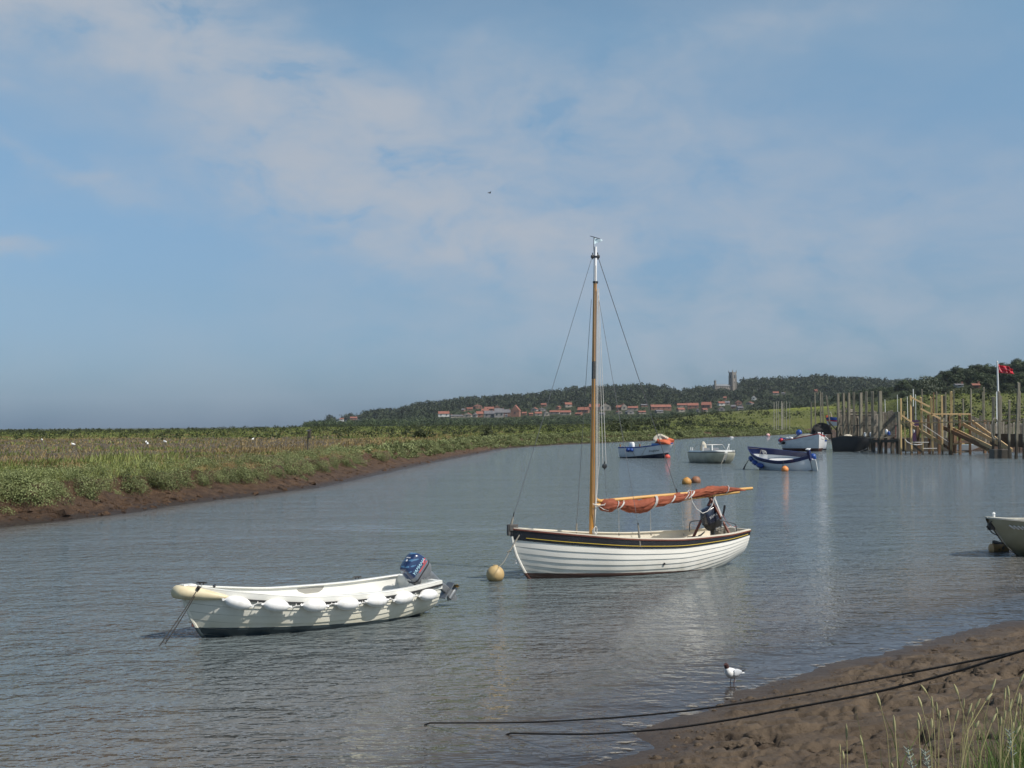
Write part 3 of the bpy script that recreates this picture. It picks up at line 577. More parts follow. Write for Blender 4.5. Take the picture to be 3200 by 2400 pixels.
HS = [
 (1060, 1073, 1306, 1313, W, M_roof, 'tiny white house at the far left end of the wooded ridge'),
 (1093, 1115, 1302, 1311, B_, M_roof, 'red roofed house right of the tiny white one at the left end of the ridge'),
 (1369, 1404, 1285, 1301, W, M_roof, 'white house with orange roof standing apart at the left of the village'),
 (1408, 1452, 1296, 1303, C_, M_roofg, 'long low cream building right of the lone orange roofed house'),
 (1446, 1471, 1290, 1303, C_, M_roof, 'cream gabled house with orange roof at the marsh edge', True),
 (1458, 1477, 1273, 1281, B_, M_roof, 'small orange roof among trees above the left of the village'),
 (1475, 1489, 1290, 1303, G_, M_roofg, 'narrow grey gabled house between two orange roofed ones', True),
 (1488, 1510, 1285, 1302, B_, M_roof, 'brick house with steep orange roof left of the dark grey buildings'),
 (1502, 1524, 1277, 1290, B_, M_roof, 'orange roofed house stepped above the brick one'),
 (1513, 1543, 1271, 1284, B_, M_roof, 'wide bright orange roof above the dark grey buildings'),
 (1544, 1562, 1267, 1279, B_, M_roof, 'pointed orange roof, highest of the left half of the village', True),
 (1512, 1545, 1283, 1303, G_, M_roofg, 'dark grey flint building, left one of the quayside pair'),
 (1545, 1574, 1276, 1303, G_, M_roofg, 'tall dark grey flint building, right one of the quayside pair'),
 (1573, 1594, 1279, 1300, B_, M_roofg, 'brown brick building with slate roof beside the flint pair'),
 (1595, 1622, 1266, 1301, B_, M_roof, 'tall brick house with steep orange gable at the village centre', True),
 (1577, 1586, 1294, 1301, W, M_roofg, 'small white shed at the foot of the tall orange gable'),
 (1689, 1706, 1260, 1269, B_, M_roof, 'small orange roof alone among the trees left of the mast'),
 (1716, 1747, 1282, 1293, C_, M_roof, 'long red roofed terrace left of the mast at the marsh edge'),
 (1700, 1717, 1285, 1298, C_, M_roofg, 'cream gabled house with grey roof left of the red terrace', True),
 (1748, 1782, 1282, 1295, C_, M_roof, 'pale house with faded red roof close left of the mast'),
 (1766, 1788, 1257, 1271, C_, M_roof, 'orange roofed house on the slope just left of the mast'),
 (1803, 1838, 1272, 1290, B_, M_roof, 'wide dull red roof directly behind the far shroud of the mast'),
 (1840, 1873, 1262, 1282, B_, M_roof, 'large red roofed house hidden in part by the mast'),
 (1874, 1909, 1260, 1281, C_, M_roof, 'cream house with orange roof just right of the mast', True),
 (1924, 1941, 1266, 1280, B_, M_roof, 'orange roofed house right of the mast, left half of a joined pair'),
 (1941, 1960, 1262, 1280, C_, M_roof, 'orange roofed gable joined to its left neighbour right of the mast', True),
 (1961, 1993, 1269, 1281, C_, M_roof, 'pale terrace with pinkish walls right of the mast'),
 (2034, 2098, 1264, 1280, B_, M_roof, 'longest orange roof of the village, right of the stay'),
 (2116, 2147, 1260, 1272, C_, M_roof, 'orange roof with white gable below the left end of the church'),
 (2148, 2183, 1259, 1275, B_, M_roof, 'brick house with orange roof right of the white gable'),
 (2190, 2220, 1256, 1275, B_, M_roof, 'large steep orange roof below the small church turret'),
 (2246, 2266, 1254, 1266, W, M_roof, 'orange roof with bright white wall below the church'),
 (2266, 2281, 1253, 1264, C_, M_roofg, 'cream house with grey roof below the church tower'),
 (2302, 2319, 1252, 1263, B_, M_roof, 'dark red V shaped roof right of the church tower', True),
 (2260, 2270, 1239, 1247, B_, M_roof, 'small pink orange roof in the trees under the church tower'),
 (2348, 2362, 1236, 1249, W, M_roofg, 'white gable on the slope right of the church tower', True),
 (2416, 2434, 1223, 1233, C_, M_roof, 'orange roofed house high in the trees right of the church'),
 (2442, 2454, 1226, 1232, C_, M_roofg, 'small pale house right of the high orange roofed one'),
 (2547, 2556, 1217, 1224, B_, M_roof, 'tiny red roof high in the trees above the old jetty'),
 (2987, 3012, 1198, 1208, W, M_roofg, 'white cottage in the wood above the new timber staging'),
 (3041, 3064, 1197, 1211, B_, M_roof, 'orange roofed house in the wood left of the red flag')]
for h_ in HS:
    nearhill = h_[0] > 2900
    gb = len(h_) > 7
    if nearhill:
        D_ = pixel_D((h_[0] + h_[1]) / 2, h_[3] + 3, 380, 770); house(*h_[:7], gable=gb, Dfix=D_)
    else: house(*h_[:7], gable=gb, rot=(hash(h_[0]) % 30) - 15)
hrg = random.Random(77); nsm = 0
for i in range(400):
    a = hrg.uniform(1440, 2330); w_ = hrg.uniform(10, 24); yb_ = hrg.choice([1299, 1294, 1288, 1283, 1277]) - max(0, a - 1750) * .035 + hrg.uniform(-2, 2); h2 = hrg.uniform(7, 12)
    if any(not (a + w_ < q[0] - 1 or a > q[1] + 1 or yb_ < q[2] or yb_ - h2 > q[3]) for q in HB): continue
    e_ = house(a, a + w_, yb_ - h2, yb_, hrg.choice([B_, C_, G_]), hrg.choice([M_roof, M_roof, M_roofg]), 'small roof half hidden among the garden trees of the village', gable=hrg.random() < .3, rot=hrg.uniform(-20, 20)); e_['group'] = 'half hidden small roofs of the village'; nsm += 1
    if nsm >= 26: break
# ---- church
def church():
    D = 2050.0; s = D / F; M_st = mat('church_stone', (0.22, 0.20, 0.17), (0.16, 0.145, 0.13), 0.25, 0.9); M_ld = mat('lead_roof', (0.20, 0.21, 0.22), (0.16, 0.17, 0.18), 0.1, 0.6)
    xc = (2290 - CX) * s; zb = CH + (hor(2290) - 1213) * s
    e = empty('church', (xc, D, zb), R(32), 'flint church with tall square pinnacled tower and a small second turret, above the village', 'church')
    w = 8.6; H = 25.0
    b = MB(); b.box((0, 0, H / 2 - 5), (w, w, H + 10)); 
    for a in (-1, 1):
        for c in (-1, 1):
            for ax in (0, 1):
                q = (a * (w / 2 - 0.6 + (0.8 if ax else 0)), c * (w / 2 - 0.6 + (0 if ax else 0.8)))
                b.box((q[0], q[1], H / 2 - 6), (1.3 if not ax else 1.7, 1.7 if not ax else 1.3, H + 4), taper=0.75)
    t = b.build('tower', M_st, e, False)
    pb = MB()
    for sg in (-1, 1):
        pb.box((0, sg * (w / 2), H + 0.5), (w + .3, .4, 1.4)); pb.box((sg * (w / 2), 0, H + 0.5), (.4, w - .2, 1.4))
    pb.build('parapet', M_st, t, False)
    for a in (-1, 1):
        for c in (-1, 1):
            p = MB(); p.box((a * w / 2, c * w / 2, H + 1.6), (0.9, 0.9, 3.6)); p.lathe([(H + 3.4, .5), (H + 5.4, 0.05)], Matrix.Translation((a * w / 2, c * w / 2, 0)), 6); p.build('pinnacle', M_st, t, False)
    for (fx_, fy_, ww, dd) in ((0, -w / 2 - .03, 2.0, .5), (-w / 2 - .03, 0, .5, 2.0)):
        for (z_, h2, k2) in ((H * .74, 4.4, 1), (H * .36, 1.6, .5)):
            wn = MB(); wn.box((fx_, fy_, z_), (max(.5, ww * k2), max(.5, dd * k2), h2)); n_ = Vector((fx_, fy_, 0)).normalized()
            wn.lathe([(-.25, ww * k2 / 2 if ww > dd else dd * k2 / 2), (.25, ww * k2 / 2 if ww > dd else dd * k2 / 2)], Matrix.Translation((fx_, fy_, z_ + h2 / 2)) @ n_.to_track_quat('Z', 'Y').to_matrix().to_4x4(), 12)
            wn.build('belfry_window' if z_ > H * .5 else 'window', M_glass, t, False)
    clk = MB(); clk.lathe([(-.1, 1.1), (.1, 1.1)], Matrix.Translation((0, -w / 2 - .05, H * .52)) @ Matrix.Rotation(R(90), 4, 'X'), 16); clk.build('clock_face', M_wallc, t, False)
    # nave and chancel run away to the left
    nv = MB(); nv.box((-20, 3, -1), (32, 9, 9)); nv.build('nave_wall', M_st, e, False)
    rf = MB(); x0, x1 = -36.4, -3.9; rf.add([(x0, -2.2, 3.4), (x1, -2.2, 3.4), (x1, 8.2, 3.4), (x0, 8.2, 3.4), (x0, 3, 6.2), (x1, 3, 6.2)], [(0, 1, 5, 4), (2, 3, 4, 5), (0, 4, 3), (1, 2, 5), (3, 2, 1, 0)]); rf.build('nave_roof', M_ld, e, False)
    for i in range(6):
        wn = MB(); wn.box((-33 + i * 5, -1.55, 1.0), (1.4, .3, 2.6)); wn.build('nave_window', M_glass, e, False)
    tu = MB(); T0 = Matrix.Translation((-37.5, 0.5, 0)); tu.lathe([(-8, 1.9), (10.0, 1.7), (10.0, 2.0), (11.6, 2.0)], T0, 8)
    for k in range(4): a = k * math.pi / 2; tu.box((-37.5 + 1.6 * math.cos(a), .5 + 1.6 * math.sin(a), 12.3), (.5, .5, 1.6))
    tu.build('turret', M_st, e, False)
    HB.append((2230, 2242, 1190, 1212, D)); HB.append((2242, 2276, 1201, 1211, D)); HB.append((2274, 2306, 1160, 1214, D))
church()
# ---- woods on the hills: one mass far off
wrg = np.random.default_rng(55)
def blocked(px, D, ht, rad):
    y0 = hor(px) - (ht - CH) / D * F
    wpx = rad / D * F
    for (a, b, c, d_, DD) in HB:
        if D < DD + 6 and a - wpx < px < b + wpx and y0 < d_: return True
    return False
cand = []
for i in range(9000):
    px = wrg.uniform(960, 3350); D = wrg.uniform(1000, 2150)
    cand.append((px, D))
for i in range(560): cand.append((wrg.uniform(985, 3350), HR + wrg.uniform(-15, 15)))
cp_ = np.array(cand); X = (cp_[:, 0] - CX) / F * cp_[:, 1]; Z = ground_z(X, cp_[:, 1])
tx, ty, tz, tsz = [], [], [], []
for (px, D), x_, z_ in zip(cand, X, Z):
    if z_ < 7: continue
    if D < 1500 and px < 1900 and wrg.uniform() < 0.3: continue
    rad = wrg.choice([3.2, 4.2, 5.2, 6.4, 8.0]) * wrg.uniform(.85, 1.15) * (0.8 if D < 1400 else 1)
    hgt = z_ + rad * 1.5
    if px < 2640 and D < 1480 and hor(px) - (z_ - CH) / D * F > 1292 - max(0, (px - 1950)) * 0.06: 
        if wrg.uniform() < 0.2: continue
    if blocked(px, D, hgt, rad): continue
    tx.append(x_); ty.append(D); tz.append(z_ + rad * 0.55); tsz.append(rad)
clumps('far_wood', M_tree, np.array(tx), np.array(ty), np.array(tz), np.array(tsz), 70, wrg, 'dark green wood covering the distant hills', 'wood', 0.95, 0.30)
hx, hy, hz_, hs = [], [], [], []
for i in range(3800):
    px = wrg.uniform(950, 2700); D = wrg.uniform(640, 1500); x_ = (px - CX) / F * D
    hx.append(px); hy.append(D); hz_.append(x_)
zz_ = ground_z(np.array(hz_), np.array(hy)); sel = []
for i in range(len(hx)):
    yb = hor(hx[i]) - (zz_[i] - CH) / hy[i] * F; s_ = wrg.uniform(1.8, 4.2) * (.7 if hy[i] < 900 else 1)
    if hx[i] > 2250 and yb > 1285: continue
    if hy[i] < 900 and fbm(np.array([hz_[i] / 60]), np.array([hy[i] / 60]), 3, 91)[0] < .5: continue
    if blocked(hx[i], hy[i], zz_[i] + s_ * 1.5, s_): continue
    sel.append((hz_[i], hy[i], zz_[i] + s_ * .5, s_))
sel = np.array(sel); clumps('village_hedges', M_tree, sel[:, 0], sel[:, 1], sel[:, 2], sel[:, 3], 60, wrg, 'dark hedges and garden trees between the village houses and the marsh', 'hedge', 0.85, 0.28)
# foot of the wood, so that the ground does not show between the crowns
# ---- trees of the nearer hill at the right, one by one
tree_src = []
for v in range(5):
    rg = np.random.default_rng(200 + v); root = empty('tree', (0, 0, 0), cat='tree')
    V, Q, T = crown(rg, 1500, 11, 4.2, 3.4, 0.62, 5.0, -0.8, 0.55)
    if v == 4: V[:, 2] = 5 + (V[:, 2] - 5) * 0.8 ; V[:, 0] *= 1.15
    meshobj('crown', V, Q, M_tree, root, False, attrs={'tint': T})
    t = MB(); t.tube([(0, 0, -1), (0.1, 0, 2.5), (0, 0.2, 5)], [0.4, 0.32, 0.15], 7)
    for k in range(4): a = k * 1.6 + v; t.tube([(0, 0, 2.4), (1.2 * math.cos(a), 1.2 * math.sin(a), 3.8), (2.4 * math.cos(a), 2.4 * math.sin(a), 5.6)], [.2, .13, .05], 5)
    t.build('trunk', M_bark, root); tree_src.append(root)
M_pale = leaf_mat('willow_leaf', (0.075, 0.095, 0.06), (0.15, 0.17, 0.12), 0.2)
TR = []
k = 0
for i in range(5200):
    px = wrg.uniform(2560, 3420); D = wrg.uniform(420, HN + 10)
    if i < 130: px = 2640 + i * 6; D = HN - 8 + wrg.uniform(-8, 8)
    x_ = (px - CX) / F * D; z_ = gz(x_, D)
    top = hor(px) - (z_ - CH) / D * F
    if top > np.interp(px, [2560, 2800, 2900, 3200], [1262, 1246, 1238, 1236]): continue
    s_ = wrg.uniform(0.62, 1.1) * (0.75 if top > 1225 else 1.0)
    if any((x_ - a) ** 2 + (D - b) ** 2 < (4.4 * max(s_, c)) ** 2 for a, b, c in TR): continue
    if blocked(px, D, z_ + 9 * s_, 4.2 * s_): continue
    TR.append((x_, D, s_))
    if len(TR) >= 285: break
tuse = set()
for i, (x_, D, s_) in enumerate(TR):
    v = i % 5; o = tree_src[v]
    if v in tuse: o = copy_tree(o)
    tuse.add(v); o.location = (x_, D, gz(x_, D) - 0.8); o.scale = (s_, s_, s_ * 0.92); o.rotation_euler = (0, 0, i * 2.1)
    tag(o, 'dark leafy tree in the wood on the nearer hill at the right', 'tree', 'trees of the nearer wooded hill')
# one silvery tree stands out at the foot of the wood
rg = np.random.default_rng(301); root = empty('silver_tree', (0, 0, 0), label='pale silvery tree at the foot of the wood behind the new timber posts', cat='tree')
V, Q, T = crown(rg, 1800, 12, 5.6, 3.4, 0.55, 4.0, -0.8, 0.6); meshobj('crown', V, Q, M_pale, root, False, attrs={'tint': T}); t = MB(); t.tube([(0, 0, -1), (0, 0, 4)], [.4, .2], 7); t.build('trunk', M_bark, root)
root.location = (atD(2900, 415).x, 415, gz(atD(2900, 415).x, 415) + 0.2)
# ================================================================== HULLS
def crv(pts):                                           # smooth curve through (s, value)
    xs = [p[0] for p in pts]; ys = [p[1] for p in pts]; n = len(xs)
    dl = [(ys[i + 1] - ys[i]) / (xs[i + 1] - xs[i]) for i in range(n - 1)]
    m = [dl[0]] + [0 if dl[i - 1] * dl[i] <= 0 else 2 * dl[i - 1] * dl[i] / (dl[i - 1] + dl[i]) for i in range(1, n - 1)] + [dl[-1]]
    if n > 2: m[0] = 1.5 * dl[0] - 0.5 * m[1]; m[-1] = 1.5 * dl[-1] - 0.5 * m[-2]
    def f(x):
        x = min(max(x, xs[0]), xs[-1]); i = 0
        while i < n - 2 and x > xs[i + 1]: i += 1
        h = xs[i + 1] - xs[i]; t = (x - xs[i]) / h
        return (2*t**3 - 3*t*t + 1) * ys[i] + (t**3 - 2*t*t + t) * h * m[i] + (-2*t**3 + 3*t*t) * ys[i + 1] + (t**3 - t*t) * h * m[i + 1]
    return f
class Hull:
    # x from the bow (0) to the stern (L); y negative on the near side; z above the water
    def __init__(s, L, beam, sheer, keel, full, stem, rake=0.0, q=1.0):
        s.L = L; s.b = crv(beam); s.zs = crv(sheer); s.zk = crv(keel); s.p = crv(full); s.stem = crv(sorted(stem)); s.rake = rake; s.q = q
    def pos(s, u, t, off=0.0, side=-1):
        def P(t):
            ph = min(max(t, 0), 1) * math.pi / 2; z = s.zs(u) - (s.zs(u) - s.zk(u)) * math.sin(ph) ** s.q
            y = s.b(u) * max(math.cos(ph), 0) ** s.p(u); xe = s.L - s.rake * (s.zs(1) - z)
            return Vector((s.stem(z) * (1 - u) + xe * u, y, z))
        v = P(t)
        if off:
            a, b = P(max(t - 0.03, 0)), P(min(t + 0.03, 0.995)); d = Vector((0, b.y - a.y, b.z - a.z))
            nrm = Vector((0, -d.z, d.y)); nrm = nrm.normalized() if nrm.length > 1e-6 else Vector((0, 1, 0)); v = v + nrm * off
            if v.y < 0.004: v.y = 0.004
        v.y *= side; v.y = -v.y if False else v.y
        return v
    def half(s, u, z, off=0.0):                          # half breadth at height z
        lo, hi = 0.0, 1.0
        for _ in range(22):
            m = (lo + hi) / 2
            if s.pos(u, m).z > z: lo = m
            else: hi = m
        return abs(s.pos(u, lo).y) - off
    def xat(s, u, z): return s.stem(z) * (1 - u) + (s.L - s.rake * (s.zs(1) - z)) * u
    def shell(s, mb, planks, lap, N=40, side=-1, off=0.0, mi=0, seam=0):
        us = [(i / N) ** 1.25 for i in range(N + 1)]
        for k in range(len(planks) - 1):
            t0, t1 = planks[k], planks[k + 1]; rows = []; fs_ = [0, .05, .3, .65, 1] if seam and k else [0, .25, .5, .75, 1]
            for f in fs_:
                t = t0 + (t1 - t0) * f
                rows.append([s.pos(u, t, off + lap * f * min(1, u * 7 + .15), side) for u in us])
            if lap: rows.append([s.pos(u, t1, off, side) for u in us])
            n = len(us); V = [p for r in rows for p in r]
            F_ = []
            for a in range(len(rows) - 1):
                for c in range(n - 1):
                    f4 = (a * n + c, a * n + c + 1, (a + 1) * n + c + 1, (a + 1) * n + c); F_.append(f4 if side < 0 else f4[::-1])
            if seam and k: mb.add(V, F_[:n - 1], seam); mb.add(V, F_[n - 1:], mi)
            else: mb.add(V, F_, mi)
    def ring(s, u, off=0.0, t1=1.0, n=22, zadd=0.0):
        A = [s.pos(u, t1 * i / n, off, -1) for i in range(n + 1)]; B = [s.pos(u, t1 * i / n, off, 1) for i in range(n, -1, -1)]
        return A + B
    def rail(s, mb, w, h, u0=0.0, u1=1.0, N=40, out=0.02, dz=0.0, sides=(-1, 1), mi=0, t=0.0):   # strip along the sheer (or along line t)
        for sd in sides:
            rings = []
            for i in range(N + 1):
                u = u0 + (u1 - u0) * i / N; p = s.pos(u, t, 0, 1); y = p.y; x = p.x; z = p.z + dz
                wi = min(w, y + out - 0.002) if y + out > 0.01 else 0.008
                a = [(x, sd * (y + out), z - h / 2), (x, sd * (y + out), z + h / 2), (x, sd * (y + out - wi), z + h / 2), (x, sd * (y + out - wi), z - h / 2)]
                rings.append(a if sd < 0 else a[::-1])
            mb.loft([[Vector(q) for q in r] for r in rings], mi)
    def deck(s, mb, u0, u1, z, th=0.03, N=16, off=0.03, y0=None, mi=0, zf=None, up=False, drop=0.0):   # plate filling the hull between two stations (y0: only a side strip outside |y|=y0)
        for sd in ((-1, 1) if y0 is not None else (1,)):
            T, Bt = [], []
            for i in range(N + 1):
                u = u0 + (u1 - u0) * i / N; zz = zf(u) if zf else z; h_ = max(s.half(u, zz, off), 0.01); x = s.xat(u, zz)
                if y0 is None: a, b = -h_, h_
                else: a, b = (y0, h_) if h_ > y0 + .01 else (h_ - 0.01, h_); a, b = (a, b) if sd > 0 else (-b, -a)
                T.append([Vector((x, a, zz)), Vector((x, b, zz)), Vector((x, b, zz - th)), Vector((x, a, zz - th - drop))])
            mb.loft([r[::-1] for r in T], mi)
def boat_root(name, bow, stern, L, label, cat='boat', group=None, dz=0.0, roll=0.0):
    b = Vector(bow); a = Vector(stern); rz = math.atan2(a.y - b.y, a.x - b.x)
    e = empty(name, (b.x, b.y, dz), rz, label, cat, group); e.rotation_euler = (R(roll), 0, rz)
    bpy.context.view_layer.update() if False else None
    e['_rz'] = rz
    return e
class Loc:                                              # photo pixels to the boat's own coordinates
    def __init__(s, e):
        M = Matrix.Translation(e.location) @ e.rotation_euler.to_matrix().to_4x4(); s.M = M; s.I = M.inverted()
    def y(s, px, py, y0=0.0):                           # on the boat's plane y = y0
        o = s.I @ Vector((0, 0, CH)); d = (s.I.to_3x3() @ ray(px, py)); t = (y0 - o.y) / d.y; return o + d * t
    def z(s, px, py, z0=0.0):
        o = s.I @ Vector((0, 0, CH)); d = (s.I.to_3x3() @ ray(px, py)); t = (z0 - o.z) / d.z; return o + d * t
    def side(s, H, px, py, off=0.0, sd=-1):             # on the outside of the hull
        y0 = -0.5
        for _ in range(12):
            p = s.y(px, py, y0); u = min(max(p.x / H.L, 0.01), 1); y0 = sd * (H.half(u, p.z) + off)
        return s.y(px, py, y0)
def bulk(H, mb, u, z1, off=.035):                        # cross wall that follows the hull up to height z1
    A = [(max(H.half(u, z, off), .004), z) for z in [z1 - (z1 - H.zk(u) - .06) * i / 10 for i in range(11)]]; x = H.xat(u, z1)
    P_ = [Vector((H.xat(u, z), -y, z)) for y, z in A] + [Vector((H.xat(u, z), y, z)) for y, z in A[::-1]]; mb.add(P_ + [p + Vector((.03, 0, 0)) for p in P_], [tuple(range(22))[::-1], tuple(range(22, 44))] + [(i, (i + 1) % 22, 22 + (i + 1) % 22, 22 + i) for i in range(22)])
def rope_pts(a, b, sag=0.0, n=10):
    a, b = Vector(a), Vector(b); return [a.lerp(b, i / n) - Vector((0, 0, sag * 4 * (i / n) * (1 - i / n))) for i in range(n + 1)]
M_gel = mat('white_gelcoat', (0.78, 0.77, 0.72), (0.70, 0.69, 0.63), 2.5, 0.32, coat=0.2)
M_blackrub = mat('black_rubber', (0.016, 0.016, 0.018), (0.03, 0.03, 0.03), 6, 0.5)
M_rope = mat('grey_rope', (0.30, 0.27, 0.22), (0.20, 0.18, 0.15), 60, 0.9)
M_wrope = mat('white_rope', (0.72, 0.70, 0.66), (0.55, 0.53, 0.50), 60, 0.85)
M_drope = mat('dark_rope', (0.030, 0.026, 0.022), (0.055, 0.048, 0.04), 40, 0.9)
M_steel = mat('steel', (0.55, 0.55, 0.56), None, rough=0.3, metal=1.0)
M_alu = mat('grey_casting', (0.20, 0.21, 0.22), (0.27, 0.28, 0.29), 8, 0.4, metal=0.6)
M_seam = mat('seam_grime_shade', (.26, .25, .21), (.36, .34, .29), 5, .8)  # dirt in the plank seams, with the shade under each lap painted in
M_black = mat('black_plastic', (0.014, 0.014, 0.016), (0.025, 0.025, 0.027), 9, 0.4)
M_brass = mat('bronze_propeller', (0.60, 0.40, 0.14), (0.45, 0.30, 0.12), 20, 0.35, metal=0.9)
# ------------------------------------------------------------------ outboard motors
def rrect(x0, x1, y0, y1, z, r=0.35, n=5):              # rounded rectangle ring
    P = []
    cx, cy, hx, hy = (x0 + x1) / 2, (y0 + y1) / 2, (x1 - x0) / 2, (y1 - y0) / 2; rr = min(hx, hy) * r * 2 if r < .5 else min(hx, hy)
    rr = min(rr, hx, hy)
    for qx, qy, a0 in ((1, 1, 0), (-1, 1, 90), (-1, -1, 180), (1, -1, 270)):
        for i in range(n): a = R(a0 + 90 * i / (n - 1)); P.append(Vector((cx + qx * (hx - rr) + rr * math.cos(a), cy + qy * (hy - rr) + rr * math.sin(a), z)))
    return P
def outboard(name, label, M, cowlmat, lowmat, legmat, textmat=None, words=None, tilt=-50, k=1.0, side_col=None, tiller=True, body=None, prop=True, leglen=0.62):
    e = empty(name, (0, 0, 0), 0, label, 'outboard motor'); e.matrix_world = M @ Matrix.Rotation(R(tilt), 4, 'Y') @ Matrix.Scale(k, 4)
    c = MB(); rings = []
    prof = [(0.20, 1.0, 0, 0), (0.22, 1.02, 0, 0), (0.34, 1.0, 0.01, 0.0), (0.44, 0.94, 0.03, -.02), (0.50, 0.84, 0.06, -.05), (0.525, 0.66, 0.10, -.10)]
    for z, w, a, b in prof: rings.append(rrect(-0.21 + a, 0.27 + b, -0.145 * w, 0.145 * w, z, 0.30))
    c.loft(rings); cw = c.build('cowl', cowlmat, e, angle=50)
    sb = MB(); sb.loft([rrect(-0.222, 0.282, -0.152, 0.152, 0.185, .3), rrect(-0.222, 0.282, -0.152, 0.152, 0.205, .3)]); sb.build('seam_band', M_black, cw)
    l = MB(); l.loft([rrect(-0.16, 0.20, -0.09, 0.09, 0.02, .3), rrect(-0.20, 0.26, -0.135, 0.135, 0.11, .3), rrect(-0.21, 0.27, -0.145, 0.145, 0.185, .3)]); l.build('lower_cowl', lowmat, e)
    g = MB(); g.loft([rrect(0.03, 0.20, -0.05, 0.05, 0.03, .4), rrect(0.05, 0.19, -0.045, 0.045, -0.3, .4), rrect(0.06, 0.20, -0.035, 0.035, -leglen + .08, .4)])
    g.box((0.13, 0, -leglen + 0.08), (0.34, 0.20, 0.016)); g.lathe([(-.02, .01), (0.03, .05), (0.2, .055), (0.27, .04)], Matrix.Translation((0.02, 0, -leglen - .06)) @ Matrix.Rotation(R(90), 4, 'Y'), 12)
    g.loft([rrect(0.06, 0.2, -0.03, 0.03, -leglen + .08, .4), rrect(0.06, 0.22, -0.02, 0.02, -leglen - .04, .4)])
    g.add([(0.04, -.008, -leglen - .1), (0.04, .008, -leglen - .1), (0.2, .008, -leglen - .1), (0.2, -.008, -leglen - .1), (0.10, 0, -leglen - .22), (0.17, 0, -leglen - .22)], [(0, 1, 4), (1, 2, 5, 4), (2, 3, 5), (3, 0, 4, 5)])
    lg = g.build('leg', legmat, e)
    if prop:
        p = MB()
        for i in range(3):
            a = i * 2.094 + .4; d = Vector((0, math.cos(a), math.sin(a))); w = Vector((0.35, -math.sin(a) * .9, math.cos(a) * .9)).normalized(); o = Vector((0.30, 0, -leglen - .06))
            R_ = [(0.02, .03), (0.05, .05), (0.09, .055), (0.12, .035), (0.132, .01)]
            V = []
            for rr, ww in R_: V += [o + d * rr - w * ww, o + d * rr + w * ww]
            p.add(V + [v + Vector((0.006, 0, 0)) for v in V], [(2 * j, 2 * j + 1, 2 * j + 3, 2 * j + 2) for j in range(4)] + [(10 + 2 * j + 2, 10 + 2 * j + 3, 10 + 2 * j + 1, 10 + 2 * j) for j in range(4)])
        p.lathe([(0, .035), (.08, .03), (.1, .01)], Matrix.Translation((0.26, 0, -leglen - .06)) @ Matrix.Rotation(R(90), 4, 'Y'), 10)
        p.build('propeller', M_brass, lg)
    # clamp bracket stays upright on the transom
    b = MB(); RT = Matrix.Rotation(R(-tilt), 3, 'Y')
    for sy_ in (-1, 1): b.box(RT @ Vector((0.02, sy_ * .07, -.06)), (.16, .02, .22), RT)
    b.box(RT @ Vector((-.03, 0, 0.02)), (.05, .2, .05), RT); b.tube([RT @ Vector((-.09, -.06, -.03)), RT @ Vector((-.02, -.06, -.03))], .012, 8); b.tube([RT @ Vector((-.09, .06, -.03)), RT @ Vector((-.02, .06, -.03))], .012, 8)
    b.tube([RT @ Vector((0.02, 0.05, -.14)), Vector((0.10, 0.05, -.18))], .014, 8)
    b.build('clamp_bracket', M_alu, e)
    if tiller:
        t = MB(); t.tube([(-.15, -.02, .10), (-.3, -.03, .13), (-.42, -.04, .14)], [.025, .02, .018], 8); t.tube([(-.42, -.04, .14), (-.56, -.05, .15)], .024, 10); t.build('tiller_handle', M_black, e)
    if words and textmat:
        text('lettering', words, 0.088, frame((0.04, -0.1475, 0.33), (1, 0, 0.0), (0, 0.02, 1)), textmat, cw, shear=0.25)
        text('lettering', words, 0.105, frame((0.04, 0.1475, 0.33), (-1, 0, 0.0), (0, -0.02, 1)), textmat, cw, shear=0.25)
    return e, cw
